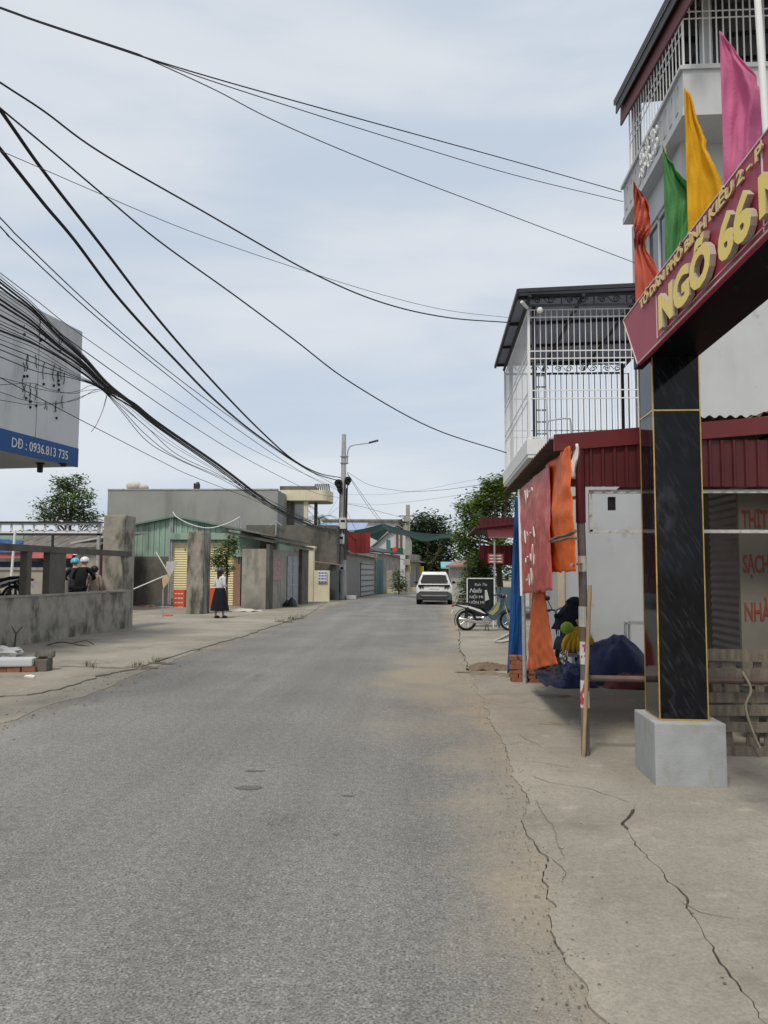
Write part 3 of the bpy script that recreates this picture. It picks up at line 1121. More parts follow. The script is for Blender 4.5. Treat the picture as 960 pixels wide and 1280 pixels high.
X1 = 1.20
cloth('orange_tarp', [onX(682, 582, X1), onX(713, 557, X1), onX(719, 714, X1), onX(684, 716, X1)], m_orange,
      'orange tarp sheet hanging at the front corner of the awning', 'tarp', .032, 3, bulge=.03, nf=5)
ot = bpy.data.objects['orange_tarp']
mb = MB()
mb.tube(catmull([onX(688, 676, 1.10), onX(698, 671, 1.10), onX(708, 669, 1.10), onX(719, 664, 1.12)]), .016, 6)
mb.tube(catmull([onX(690, 677, 1.10), onX(702, 675, 1.09), onX(712, 672, 1.10), onX(721, 673, 1.12)]), .012, 6)
mb.build('tie_rope', mat('brown_tie_cloth', (.17, .12, .085), .95, .3, 20, .6, 60), ot)
mb = MB()
mb.tube([onX(714, 706, 1.17), V(1.34, 7.02, onX(714, 703, 1.17).z)], .012, 6)
mb.build('tie_stick', m_steel, ot)
rb = cloth('red_banner', [onX(649, 612, 1.16), onX(687, 580, 1.16), onX(690, 738, 1.12), onX(653, 742, 1.14)], m_banner,
           'faded red advertising banner with white lettering hung from the awning edge', 'banner', .03, 8, bulge=.03, nf=6)
mb = MB()
pb = onX(657, 640, 1.09)
for (dy0, dz0, wid, hh, sd) in ((-.45, .16, .7, .10, 1), (-.35, -.30, .9, .10, 2), (-.5, -.55, .8, .13, 3), (-.4, -.80, .7, .10, 4)):
    pts = []
    for k in range(26):
        t = k / 25
        pts.append(V(1.085, pb.y - .2 + dy0 * .5 + .45 - t * wid, pb.z + dz0 + hh * math.sin(t * 22 + sd) * (.5 + .5 * math.sin(t * 5 + sd)) + .05 * t))
    mb.tube(catmull(pts, 2), [.006 + .003 * math.sin(k * .7) for k in range(51)], 5)
mb.build('lettering', mat('faded_white_ink', (.66, .58, .56), .7, .2, 8), rb)
mb = MB()
mb.tube([onX(649, 612, 1.13), onX(652, 745, 1.13)], .018, 8)
mb.build('banner_rod', m_paper, rb)
cloth('orange_tarp', [onX(667, 738, 1.27), onX(681, 738, 1.27), onX(698, 830, 1.27), onX(659, 838, 1.27)], m_orange,
      'lower orange tarp spreading towards the ground under the red banner', 'tarp', .04, 14, bulge=.05, nf=5)
yb_ = 12.1
cloth('blue_tarp', [onY(644, 622, yb_), onY(655, 622, yb_), onY(657, 822, yb_), onY(634, 842, yb_)], m_blue,
      'long bright blue tarp hanging down at the far end of the awning', 'tarp', .05, 5, nrm=(0, -1, 0), nf=6)
cloth('navy_tarp', [onX(664, 832, 1.36), onX(700, 828, 1.36), onX(703, 852, 1.42), onX(684, 858, 1.42)], m_navy,
      'dark navy tarp end bunched below the lower orange tarp', 'tarp', .06, 6)

# brick stacks that weigh the tarps down
brick_me = None
def brick_stack(px, py, D, rows, label, seed):
    base = G(px, py)
    base.z = 0
    rr = random.Random(seed)
    t = thing('brick_stack', label, 'bricks', base)
    for r in range(rows):
        for k in range(2):
            mb = MB()
            a = rr.uniform(-.12, .12) + (math.pi / 2 if r % 2 else 0)
            off = Vector((0, (k - .5) * .115, 0)) if r % 2 == 0 else Vector(((k - .5) * .115, 0, 0))
            mb.obox(base + off + V(rr.uniform(-.012, .012), rr.uniform(-.012, .012), .032 + r * .064), (.215, .105, .06), Matrix.Rotation(a, 3, 'Z'))
            mb.build('brick', m_brick, t, bevel=.004)


brick_stack(647, 852, 10.75, 6, 'tall leaning stack of red bricks holding down the blue tarp', 2)
brick_stack(670, 853, 10.6, 3, 'low stack of red bricks under the lower orange tarp', 5)
brick_stack(664, 848, 11.7, 2, 'two courses of red bricks behind the far awning post', 9)

# blue covered heap behind the rail
mb = MB()


def heap(c, rx, ry, h, seed, flat=.35):
    def fn(u, v):
        a = 2 * math.pi * u
        r = v
        k = 1 + .28 * noise.noise(Vector((math.cos(a) * 1.3, math.sin(a) * 1.3, seed)))
        z = h * (1 - r ** 2.6) * (1 + flat * noise.noise(Vector((math.cos(a) * r * 1.7 + seed, math.sin(a) * r * 1.7, seed)))) + .02 * math.sin(a * 9 + seed) * r
        z += .035 * noise.noise(Vector((math.cos(a) * r * 6, math.sin(a) * r * 6, seed)))
        return V(c.x + rx * k * r * math.cos(a), c.y + ry * k * r * math.sin(a), max(.004, z + .01))
    mb.grid(fn, 48, 18)


hp = G(765, 853); hp.z = 0
heap(hp, .66, .5, .60, 4.2, .25)
tag(mb.build('covered_heap', m_navy, smooth=True), 'large heap wrapped in a navy blue tarp behind the shop rail', 'tarp heap')
mb = MB()
hq = G(716, 858); hq.z = 0
heap(hq, .34, .3, .3, 7.7)
tag(mb.build('covered_heap', m_navy, smooth=True), 'small low navy tarp bundle left of the large wrapped heap', 'tarp heap')
mb = MB()
hq = G(800, 860); hq.z = 0
heap(hq, .55, .25, .22, 17.7)
tag(mb.build('cloth_pile', mat('dull_red_cloth', (.16, .05, .045), .8, .35, 5, .4, 20), smooth=True), 'dull red cloth lying low beside the black marble pillar', 'cloth')
mb = MB()
hq = G(690, 852); hq.z = 0
heap(hq, .3, .22, .28, 27.7, .9)
tag(mb.build('sack', mat('brown_sack', (.10, .055, .035), .9, .3, 8, .5, 30), smooth=True), 'brown sack slumped between the orange tarp and navy bundle', 'sack')
mb = MB()
hq = G(612, 838)
heap(hq, .42, .12, .1, 37.7, .9)
tag(mb.build('sack', mat('muddy_sack', (.17, .13, .095), .95, .3, 8, .5, 30), smooth=True), 'flattened muddy sack on the road shoulder by the blue tarp', 'sack')
# metal frame behind the heap
fr = thing('metal_frame', 'grey metal bench frame against the white side wall', 'frame', G(798, 838) * 1)
fr.location.z = 0; ORG[fr.name].z = 0
b = ORG[fr.name]
for dx, dy in ((-.2, 0), (.75, 0), (-.05, .35), (.9, .35)):
    mb = MB(); mb.bar(b + V(dx, dy, 0), b + V(dx, dy, .78), .04); mb.build('leg', m_steel, fr)
mb = MB()
mb.bar(b + V(-.2, 0, .78), b + V(.75, 0, .78), .04); mb.bar(b + V(-.05, .35, .78), b + V(.9, .35, .78), .04)
mb.bar(b + V(-.2, 0, .78), b + V(-.05, .35, .78), .04); mb.bar(b + V(.75, 0, .78), b + V(.9, .35, .78), .04)
mb.build('top_frame', m_steel, fr)

# wooden pallets by the alley side and the leaning board
def pallet(y, x0, x1, z0, z1, lean, label, seed):
    rr = random.Random(seed)
    t = thing('wooden_pallet', label, 'pallet', ((x0 + x1) / 2, y, z0))

    def P(x, z, d=0): return V(x, y + d + (z - z0) * lean, z)
    for z in (z0 + .05, (z0 + z1) / 2 + .02, z1 - .06):
        mb = MB()
        mb.bar(P(x0, z + rr.uniform(-.015, .015)), P(x1, z + rr.uniform(-.015, .015)), .022, .085 + rr.uniform(0, .03))
        mb.build('board', m_wood, t)
    x = x0 + .05
    while x < x1 - .04:
        wd = rr.uniform(.07, .13)
        mb = MB()
        mb.bar(P(x, z0 + rr.uniform(.005, .05), .03), P(x + rr.uniform(-.06, .06), z1 - rr.uniform(.0, .14), .03), .018, wd, up=(1, 0, 0))
        mb.build('slat', m_wood, t)
        x += wd + rr.uniform(.015, .11)


pallet(7.10, 2.25, 3.7, 0.0, .47, .02, 'weathered grey pallet standing on the ground behind the gate plinth', 3)
pallet(7.15, 2.32, 3.75, .46, .93, .02, 'weathered pallet stacked upright above another by the shutter', 8)
mb = MB()
mb.tube(catmull([V(2.72, 7.05, .75), V(2.78, 7.02, .6), V(2.73, 7.02, .45), V(2.78, 7.02, .25), V(2.84, 7.02, .1)]), .012, 8)
tag(mb.build('rope', mat('old_rope', (.33, .29, .22), .9), smooth=True), 'pale old rope dangling in front of the weathered pallets', 'rope')
bd = onY(927, 812, 7.6)
x0b = bd.x
bo = thing('notice_board', 'tall shade-toned board with red hand-painted words leaning by the grey shutter', 'board', (x0b + .25, 7.6, .5))
mb = MB()
mb.box(x0b, x0b + .5, 7.58, 7.63, .55, 2.42)
mb.build('panel', mat('board_shade_tone', (.21, .195, .165), .8, .15, 3, stain=((.2, .18, .14), .6, .1, (3, 3, 2), .6)), bo)  # board and lettering colours darkened to stand in for awning shade
mb = MB()
for tx, z in (('THỊT', 2.05), ('SẠCH', 1.62), ('NHÀ', 1.17)):
    mb.text(tx, frC(x0b + .03, 7.574, z), .24, .002, .004, width=.24)
mb.build('lettering', mat('red_paint', (.24, .06, .045), .7, .15, 12), bo)
mb = MB()
mb.box(x0b + .08, x0b + .14, 7.6, 7.64, 0, .56); mb.box(x0b + .36, x0b + .42, 7.6, 7.64, 0, .56)
split_build(mb, 'leg', m_wood, bo)

# ------------------------------------------------------------------ terrace house (white, caged roof terrace)
TX, TY0, TY1 = 1.70, 13.86, 18.6
th = thing('terrace_house', 'white house with a caged roof terrace under a dark canopy', 'house', (3.2, 15.7, 0))
mb = MB()
mb.box(2.32, 4.7, TY0 + .1, TY1, 0, 3.72)
mb.box(4.68, 9.0, TY0 + .12, TY1, 0, 3.3)
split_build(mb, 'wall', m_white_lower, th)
mb = MB()
mb.box(2.22, 2.34, TY0 + .02, TY0 + .22, 0, 3.72)
mb.build('column', mat('beige_column', (.46, .40, .30), .8, .15, 4, stain=((.3, .24, .17), .6, .1, (6, 6, 1), .6)), th)
mb = MB()
mb.box(TX, 4.66, TY0, TY1, 3.74, 4.03)
mb.box(TX + .012, 4.6, TY0 + .012, TY1 - .01, 3.68, 3.74)
mb.build('slab', m_white_trim, th, bevel=.01)


def cage(p, u, ul, z0, z1, rails, pitch=.118, r=.0085, name='cage_panel', m=None, par=None, scroll=False):
    p, u = Vector(p), Vector(u)
    mb = MB()
    n = round(ul / pitch)
    for i in range(n + 1):
        a = p + u * (ul * i / n)
        mb.bar(V(a.x, a.y, z0), V(a.x, a.y, z1), 2 * r if 0 < i < n else .03)
    for z in rails:
        mb.bar(V(p.x, p.y, z), V(*(p + u * ul)[:2], z), .016, .018)
    if scroll:
        for i in range(int(ul / .5)):
            c0 = p + u * (.25 + i * .5)
            for s in (-1, 1):
                pts = []
                for k in range(22):
                    t = k / 21 * 3.6
                    rr = .11 * (1 - k / 28)
                    q = c0 + u * (s * (.12 + rr * math.cos(t * 1.6) - .05))
                    pts.append(V(q.x, q.y, scroll + rr * math.sin(t * 1.6)))
                mb.tube(pts, .008, 5)
    return mb.build(name, m or m_white_bar, par)


cage((TX + .06, TY0 + .05, 0), (1, 0, 0), 2.95, 4.03, 6.43, (4.06, 4.77, 4.92, 5.51, 5.65, 6.28, 6.42), .103, .006, par=th)
cage((TX + .05, TY0 + .08, 0), (0, 1, 0), TY1 - TY0 - .16, 4.03, 6.43, (4.06, 4.77, 4.92, 5.51, 5.65, 6.42), .16, .0055, par=th)
cage((TX + .06, TY1 - .05, 0), (1, 0, 0), 2.95, 4.03, 6.43, (4.06, 4.87, 5.04, 5.82, 6.42), .135, .009, par=th, m=mat('grey_bar', (.30, .31, .32), .5))
rx0, ry0, ry1 = 1.54, 13.63, 18.75
rf_z = 6.68
mb = MB()
mb.prism([V(rx0, ry0, rf_z), V(4.75, ry0, rf_z + .10), V(4.75, ry0, rf_z + .112), V(rx0, ry0, rf_z + .012)], (0, ry1 - ry0, 0))
rf = mb.build('roof', m_roof_dark, th)
mb = MB()
for y in (13.9, 15.4, 17.0, 18.5):
    mb.bar((rx0 + .02, y, rf_z - .035), (4.68, y, rf_z + .06), .05, .06)
for x in (1.75, 2.7, 3.7, 4.6):
    mb.bar((x, ry0, rf_z - .09), (x, ry1, rf_z - .09), .05, .05)
mb.bar((rx0, ry0, rf_z + .0), (4.7, ry0, rf_z + .10), .05, .07); mb.bar((rx0, ry0, rf_z), (rx0, ry1, rf_z), .05, .08)
mb.build('rafter', m_iron, rf)


def scrollband(y, zc, h, name='scrollwork'):
    mb = MB()
    mb.bar((1.75, y, zc - h / 2), (4.6, y, zc - h / 2), .03, .035)
    mb.bar((1.75, y, zc + h / 2), (4.6, y, zc + h / 2), .03, .035)
    for i in range(5):
        cx = 2.02 + i * .58
        mb.bar((cx - .27, y, zc - h / 2), (cx - .27, y, zc + h / 2), .02, .02)
        for s in (-1, 1):
            pts = []
            for k in range(26):
                t = k / 25
                rr = h * .36 * (1 - .75 * t)
                an = s * t * 9 + (0 if s > 0 else math.pi)
                pts.append(V(cx + s * .13 + rr * math.cos(an), y, zc + rr * math.sin(an)))
            mb.tube(pts, .012, 5)
        pts = [V(cx - .13 + .26 * k / 8, y, zc + .28 * h * math.sin(k / 8 * math.pi * 2 - .4)) for k in range(9)]
        mb.tube(pts, .009, 5)
    mb.build(name, m_iron, rf)


scrollband(TY0 - .1, 6.545, .19)
scrollband(TY1 - .02, 6.56, .22)
mb = MB()
for x, y in ((1.88, 14.15), (1.88, 18.3), (4.5, 14.15), (4.5, 18.3)):
    mb.bar((x, y, 3.98), (x, y, rf_z - .1), .07)
    
split_build(mb, 'post', m_iron, th)
mb = MB()
mb.tube([V(1.72, 13.8, 6.42), V(1.60, 13.68, 6.50)], .03, 8)
mb.ell((1.94, 13.76, 6.36), (.055, .055, .06), 10, 6)
mb.build('lamp', m_paper, th)
# ladder on the terrace
ld = thing('ladder', 'grey metal ladder standing inside the caged terrace', 'ladder', (2.18, 15.6, 3.98))
mb = MB()
for dx in (0, .22):
    mb.bar((2.08 + dx, 15.4, 4.03), (2.1 + dx, 15.75, 6.0), .03, .05)
split_build(mb, 'rail', m_steel, ld)
mb = MB()
for i in range(8):
    t = (i + .5) / 8
    mb.bar((2.08 + .02 * t, 15.4 + .35 * t, 4.03 + 2.0 * t), (2.30 + .02 * t, 15.4 + .35 * t, 4.03 + 2.0 * t), .03)
split_build(mb, 'rung', m_steel, ld)
# railing hoop on slab by the shop roof
mb = MB()
mb.tube(catmull([V(2.05, 13.72, 3.72), V(2.05, 13.72, 4.25), V(2.12, 13.72, 4.33), V(2.4, 13.72, 4.36), V(2.46, 13.72, 4.28), V(2.46, 13.72, 3.72)]), .014, 8)
mb.build('handrail', m_steel, th, smooth=True)

# ------------------------------------------------------------------ tall house
HX, HY0, HY1 = 4.6, 14.0, 17.55
tl = thing('tall_house', 'tall narrow white house with a caged top balcony and maroon eave', 'house', (6.5, 15.4, 0))
mb = MB()
mb.box(HX + .12, 9.5, HY0 + .1, HY1 - .01, 3.3, 9.599)
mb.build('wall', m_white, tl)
mb = MB()   # facade layer with window opening
fx0, fx1 = HX, HX + .119
yw0, yw1, zw0, zw1 = 14.9, 16.5, 7.2, 8.95
mb.box(fx0, fx1, HY0, yw0, 3.99, 9.599); mb.box(fx0, fx1, yw1, HY1, 3.99, 9.599)
mb.box(fx0, fx1, yw0 + .001, yw1 - .001, 3.99, zw0); mb.box(fx0, fx1, yw0 + .001, yw1 - .001, zw1, 9.599)
mb.build('facade', m_white, tl)
mb = MB()
mb.box(HX + .085, HX + .10, yw0, yw1, zw0, zw1)
wn = mb.build('window', m_glass, tl)
mb = MB()
for y in (yw0 + .03, (yw0 + yw1) / 2, yw1 - .03):
    mb.box(HX + .05, HX + .084, y - .03, y + .03, zw0, zw1)
mb.box(HX + .05, HX + .084, yw0, yw1, zw0, zw0 + .05); mb.box(HX + .05, HX + .084, yw0, yw1, zw1 - .05, zw1)
mb.build('frame', m_white_trim, wn)
BX, BY0, BY1, BZ0, BZ1 = 4.36, 13.15, 17.4, 9.60, 10.44
mb = MB()
mb.box(BX, 9.5, BY0, BY1, BZ0, BZ0 + .14)
mb.box(BX + .03, BX + .15, BY0 + .02, BY1 - .02, BZ0 + .14, BZ1)          # street parapet
mb.box(BX + .151, 9.5, BY0 + .02, BY0 + .14, BZ0 + .14, BZ1)              # side parapet
mb.box(BX + .151, 9.5, BY1 - .14, BY1 - .02, BZ0 + .14, BZ1)
mb.box(BX - .03, BX + .18, BY0 - .02, BY1 + .02, BZ1, BZ1 + .07)
mb.box(BX + .181, 9.5, BY0 - .02, BY0 + .17, BZ1, BZ1 + .07)
mb.build('balcony', m_white, tl)
mb = MB()
y = BY0 + .3
while y < BY1 - .2:
    if not (14.6 < y < 15.8):
        mb.box(BX + .015, BX + .029, y, y + .16, BZ0 + .24, BZ1 - .1)
    y += .36
split_build(mb, 'recess_panel', mat('grey_recess', (.40, .41, .42), .8), tl)
mb = MB()
rr = random.Random(4)
for i in range(24):
    cy, cz, r0 = 15.2 + rr.uniform(-.6, .6), BZ0 + .55 + rr.uniform(-.3, .35), rr.uniform(.07, .15)
    pts = [V(BX - .0, cy + r0 * (1 - k / 20) * math.cos(k * .5 + i), cz + r0 * (1 - k / 20) * math.sin(k * .5 + i)) for k in range(17)]
    mb.tube(pts, .026, 6)
mb.build('relief_ornament', m_white_trim, tl, smooth=True)
cage((BX + .06, BY0 + .06, 0), (1, 0, 0), 5.0, BZ1 + .07, 13.4, (10.56, 11.42, 11.55, 12.3), .115, .011, par=tl)
cage((BX + .06, BY0 + .08, 0), (0, 1, 0), 3.65, BZ1 + .07, 12.1, (10.56, 11.2, 11.4), .19, .008, par=tl)
mb = MB()
mb.box(BX + .45, BX + .62, BY0 + .2, BY0 + .37, BZ1, 13.2)
mb.box(BX + .2, BX + .37, BY1 - .4, BY1 - .22, BZ1, 12.9)
split_build(mb, 'column', m_white, tl)
ea, eb = onX(768, 130, 4.22), onX(835, 0, 4.22)
dd = (eb - ea)
eb2 = ea + dd * 1.25
ea2 = ea - dd * .02
mb = MB()
mb.prism([ea2, eb2, eb2 + V(.0, 0, .12), ea2 + V(0, 0, .12)], (5.2, 0, .35))
ro = mb.build('roof', mat('black_brown_roof', (.05, .048, .05), .6, .2, 2), tl)
mb = MB()
mb.box(5.25, 5.35, BY0 + .5, BY1 - .15, BZ0 + .15, 12.05)
mb.build('dark_backing', mat('shade_backing_grey', (.075, .08, .085), .7, .15, 2), tl)  # added dark sheet standing in for the shaded interior behind the bars
mb = MB()
mb.bar(ea2 + V(.06, 0, -.10), eb2 + V(.06, 0, -.10), .03, .20)
mb.build('gutter', m_iron, ro)
mb = MB()
mb.bar(ea2 + V(.17, .0, -.26), eb2 + V(.17, 0, -.26), .04, .44)
mb.build('maroon_fascia', mat('dull_maroon', (.14, .045, .055), .6), ro)
mb = MB()
mb.bar(ea2 + V(.02, 0, .02), eb2 + V(.02, 0, .02), .02, .05)
mb.build('edge_trim', m_white_trim, ro)
mb = MB()
for y in (13.4, 14.4, 15.4, 16.4):
    zz = ea.z + (ea.y - y) / (ea.y - eb.y) * (eb.z - ea.z)
    mb.bar((BX + .3, y, zz - .2), (BX + 5, y, zz + .12), .08, .1)
mb.build('rafter', m_iron, ro)

# ================================================================== VEHICLES
def mirror_x(pts): return [V(-p[0], p[1], p[2]) for p in pts]


def make_car(loc, rz):
    """rear at y=0, front at y=4.5; x across"""
    car = thing('parked_car', 'white SUV seen from behind on the right lane of the road', 'car', loc, rz=rz)
    mb = MB()
    st = [(0.0, .74, .52, .90), (.03, .84, .42, 1.0), (.12, .905, .36, 1.06), (.35, .93, .30, 1.09), (.9, .935, .27, 1.09), (1.6, .93, .25, 1.07), (2.6, .93, .25, 1.06),
          (3.2, .93, .26, 1.04), (3.8, .92, .28, .98), (4.25, .88, .33, .90), (4.45, .80, .40, .80), (4.52, .66, .46, .70)]
    n = 24
    vs, fs = [], []
    for y, hw, z0, z1 in st:
        for k in range(n):
            a = 2 * math.pi * k / n
            c, s_ = math.cos(a), math.sin(a)
            e = .42
            vs.append(V(hw * math.copysign(abs(c) ** e, c), y, (z0 + z1) / 2 + (z1 - z0) / 2 * math.copysign(abs(s_) ** e, s_)))
    for i in range(len(st) - 1):
        for k in range(n):
            fs.append((i * n + k, i * n + (k + 1) % n, (i + 1) * n + (k + 1) % n, (i + 1) * n + k))
    fs += [tuple(range(n))[::-1], tuple((len(st) - 1) * n + k for k in range(n))]
    mb.add(vs, fs)
    body = mb.build('body', m_carwhite, car, local=True, smooth=True)
    # greenhouse
    mb = MB()
    rings = [(1.02, .14, 3.35, .865), (1.20, .20, 3.05, .83), (1.42, .36, 2.65, .735), (1.56, .47, 2.35, .66), (1.63, .60, 2.15, .57), (1.655, .9, 1.9, .40)]
    vs, fs = [], []
    n = 28
    for z, y0, y1, hw in rings:
        for k in range(n):
            a = 2 * math.pi * k / n
            c, s_ = math.cos(a), math.sin(a)
            e = .30
            vs.append(V(hw * math.copysign(abs(c) ** e, c), (y0 + y1) / 2 + (y1 - y0) / 2 * math.copysign(abs(s_) ** e, s_), z))
    for i in range(len(rings) - 1):
        for k in range(n):
            fs.append((i * n + k, i * n + (k + 1) % n, (i + 1) * n + (k + 1) % n, (i + 1) * n + k))
    fs.append(tuple((len(rings) - 1) * n + k for k in range(n)))
    mb.add(vs, fs)
    mb.build('cabin', m_carwhite, car, local=True, smooth=True)
    mb = MB()   # rear window with rounded corners
    poly = [(-.70, .165, 1.12), (-.73, .18, 1.16), (-.60, .375, 1.45), (-.56, .385, 1.475), (.56, .385, 1.475), (.60, .375, 1.45), (.73, .18, 1.16), (.70, .165, 1.12)]
    mb.prism([V(x * .97, y - .085, z) for x, y, z in poly], (0, .06, .0))
    mb.build('rear_window', mat('tinted_rear_glass', (.022, .023, .026), .35, .1, 3, spec=.06), car, local=True)
    mb = MB()
    mb.prism([V(-.64, .27, 1.50), V(.64, .27, 1.50), V(.60, .55, 1.63), V(-.60, .55, 1.63)], (0, 0, .035))
    mb.build('spoiler', m_carwhite, car, local=True, bevel=.012)
    for s in (-1, 1):
        mb = MB()
        p = [V(s * .845, .5, 1.14), V(s * .845, 2.9, 1.12), V(s * .745, 2.4, 1.42), V(s * .735, .7, 1.44)]
        mb.prism(p, (s * .02, 0, 0))
        mb.build('side_window', m_glass, car, local=True)
        mb = MB()
        mb.ell((s * 1.02, 2.75, 1.10), (.10, .06, .075), 12, 8)
        mb.bar((s * .88, 2.75, 1.06), (s * 1.0, 2.75, 1.08), .04)
        mb.build('wing_mirror', m_black, car, local=True, smooth=True)
        mb = MB()   # two slanted claws each side
        for dx in (0, .13):
            mb.prism([V(s * (.84 - dx), -.04, .98), V(s * (.73 - dx), -.045, .98), V(s * (.64 - dx), -.05, .84), V(s * (.71 - dx), -.05, .84)], (0, .10, 0))
        mb.build('tail_light', mat('smoked_red_lens', (.022, .006, .007), .3, .1, 4, spec=.2), car, local=True)
    mb = MB()
    mb.box(-.80, .80, -.055, .10, .95, 1.015)
    mb.build('light_bar', mat('smoked_red_lens', (.022, .006, .007)), car, local=True, bevel=.008)
    mb = MB()
    mb.prism([V(-.90, -.03, .54), V(-.70, -.06, .68), V(.70, -.06, .68), V(.90, -.03, .54), V(.91, .0, .26), V(-.91, .0, .26)], (0, .25, 0))
    bp = mb.build('bumper', m_cargrey, car, local=True, bevel=.02)
    mb = MB()
    mb.prism([V(-.72, -.075, .50), V(.72, -.075, .50), V(.60, -.075, .43), V(-.60, -.075, .43)], (0, .06, 0))
    mb.build('skid_plate', mat('silver_plastic', (.22, .22, .22), .45), bp, local=True)
    mb = MB()
    mb.box(-.26, .26, -.02, .02, .80, .92)
    mb.build('number_plate', m_paper, car, local=True)
    mb = MB()
    mb.box(-.10, .10, .15, .17, 1.06, 1.075)
    mb.bar((0.0, .95, 1.64), (0.0, .80, 1.76), .03, .05)
    mb.build('antenna', m_black, car, local=True)
    for s in (-1, 1):
        for y in (.85, 3.6):
            mb = MB()
            x = s * .80
            mb.lathe([(.22, -.11), (.32, -.115), (.345, -.09), (.345, .09), (.32, .115), (.22, .11)], (x, y, .345), 28, 'X')
            wh = mb.build('wheel', m_rubber, car, local=True, smooth=True)
            mb = MB()
            for k in range(5):
                a = k * 2 * math.pi / 5
                mb.bar((x + s * .105, y, .345), (x + s * .105, y + .22 * math.cos(a), .345 + .22 * math.sin(a)), .05, .05, up=(1, 0, 0))
            mb.torus((x + s * .10, y, .345), .22, .015, 'X', 24, 6)
            mb.build('rim', m_chrome, wh, local=True)
    mb = MB()
    mb.box(-.72, .72, .3, 4.2, .20, .40)
    mb.build('underbody', m_black, car, local=True)
    return car


cl_, cr_ = G(519.5, 756), G(565.5, 756)
ccen = (cl_ + cr_) / 2
make_car(V(ccen.x, ccen.y, 0.0), R(-1))


def make_motorbike(loc, rz, label, shield=(.07, .11, .14), tail=(.03, .03, .032), accent=None, group=None):
    """x forward, rear wheel centre at x=0"""
    mt = thing('motorbike', label, 'motorbike', loc, group, rz)
    mshield = mat('bike_panel_%d' % int(shield[0] * 1000 + shield[2] * 77), shield, .3, .1, 6, coat=.4)
    mtail = mat('bike_tail_%d' % int(tail[0] * 1000 + tail[2] * 77), tail, .3, .05, 6, coat=.4)
    for x in (0, 1.22):
        mb = MB()
        mb.torus((x, 0, .285), .25, .037, 'Y', 32, 8)
        wh = mb.build('wheel', m_rubber, mt, local=True, smooth=True)
        mb = MB()
        mb.torus((x, 0, .285), .212, .012, 'Y', 32, 6)
        mb.lathe([(.055, -.06), (.06, -.03), (.06, .03), (.055, .06)], (x, 0, .285), 14, 'Y')
        for k in range(18):
            a = 2 * math.pi * k / 18
            mb.tube([(x + .05 * math.cos(a), .04 * (-1) ** k, .285 + .05 * math.sin(a)), (x + .21 * math.cos(a + .2), 0, .285 + .21 * math.sin(a + .2))], .003, 4, cap=False)
        mb.build('rim', m_chrome, wh, local=True)
    mb = MB()
    mb.bar((0, -.09, .285), (.48, -.09, .33), .03, .05); mb.bar((0, .09, .285), (.48, .09, .33), .03, .05)
    mb.tube([(-.02, .1, .30), (.02, .12, .66)], .03, 10); mb.tube([(-.02, -.1, .30), (.02, -.12, .66)], .03, 10)
    mb.tube([(.45, 0, .62), (.62, 0, .40), (.80, 0, .48), (1.0, 0, .90)], .03, 8)
    mb.build('frame', m_black, mt, local=True)
    mb = MB()
    mb.tube([(.42, 0, .33), (.50, 0, .33), (.66, 0, .36), (.78, 0, .37)], [.09, .115, .09, .07], 12)
    mb.lathe([(.09, -.13), (.10, -.10), (.10, .10), (.09, .13)], (.52, 0, .31), 14, 'Y')
    mb.build('engine', m_chrome, mt, local=True, smooth=True)
    mb = MB()
    mb.tube(catmull([(.72, -.09, .33), (.66, -.12, .22), (.45, -.14, .20), (.30, -.15, .24), (.26, -.155, .25), (-.16, -.16, .33), (-.22, -.16, .34)]), [.018] * 12 + [.018] * 6 + [.03] * 1 + [.045] * 18, 10) if False else None
    ex = catmull([(.72, -.09, .33), (.64, -.12, .22), (.45, -.15, .20), (.28, -.16, .25)], 5)
    mb.tube(ex, .018, 8)
    mb.tube([(.30, -.16, .245), (.24, -.162, .26), (-.20, -.165, .34), (-.24, -.165, .345)], [.03, .046, .05, .03], 12)
    mb.build('exhaust', m_chrome, mt, local=True, smooth=True)
    mb = MB()
    tp = [(-.36, .70), (-.30, .76), (.10, .70), (.40, .60), (.58, .47), (.46, .46), (.20, .56), (-.05, .63)]
    mb.prism([V(x, -.12, z) for x, z in tp], (0, .24, 0))
    mb.build('tail_panel', mtail, mt, local=True, bevel=.02)
    for s in (-1, 1):
        mb = MB()
        wp_ = [(-.30, .735), (.08, .685), (.36, .595), (.54, .475), (.44, .50), (.18, .60), (-.05, .66)]
        mb.prism([V(x, s * .128, z) for x, z in wp_], (0, -s * .012, 0))
        mb.build('white_stripe', m_paper, mt, local=True)
    mb = MB()
    sp = [(-.30, .765), (-.26, .80), (.0, .79), (.25, .735), (.42, .745), (.54, .72), (.58, .62), (.40, .625), (.10, .715)]
    mb.prism([V(x, -.125, z) for x, z in sp], (0, .25, 0))
    mb.build('seat', m_black, mt, local=True, bevel=.025)
    mb = MB()
    lp = [(.56, .52), (.70, .55), (.90, .80), (.98, .93), (1.06, .88), (1.02, .68), (.90, .46), (.80, .30), (.70, .30), (.62, .42)]
    mb.prism([V(x, -.15, z) for x, z in lp], (0, .30, 0))
    mb.build('leg_shield', mshield, mt, local=True, bevel=.02)
    mb = MB()
    mb.prism([V(x, -.155, z) for x, z in ((.60, .50), (.72, .58), (.88, .80), (.94, .80), (.86, .58), (.72, .44))], (0, .005, 0))
    mb.prism([V(x, .15, z) for x, z in ((.60, .50), (.72, .58), (.88, .80), (.94, .80), (.86, .58), (.72, .44))], (0, .005, 0))
    split_build(mb, 'side_stripe', mat('yellow_grey_panel', (.34, .33, .15), .4, .2, 6), mt, local=True)
    mb = MB()
    for s in (-1, 1):
        mb.tube([(1.22, s * .075, .285), (1.08, s * .075, .66), (1.02, s * .03, .86)], .024, 8)
    split_build(mb, 'fork', m_chrome, mt, local=True, smooth=True)
    mb = MB()
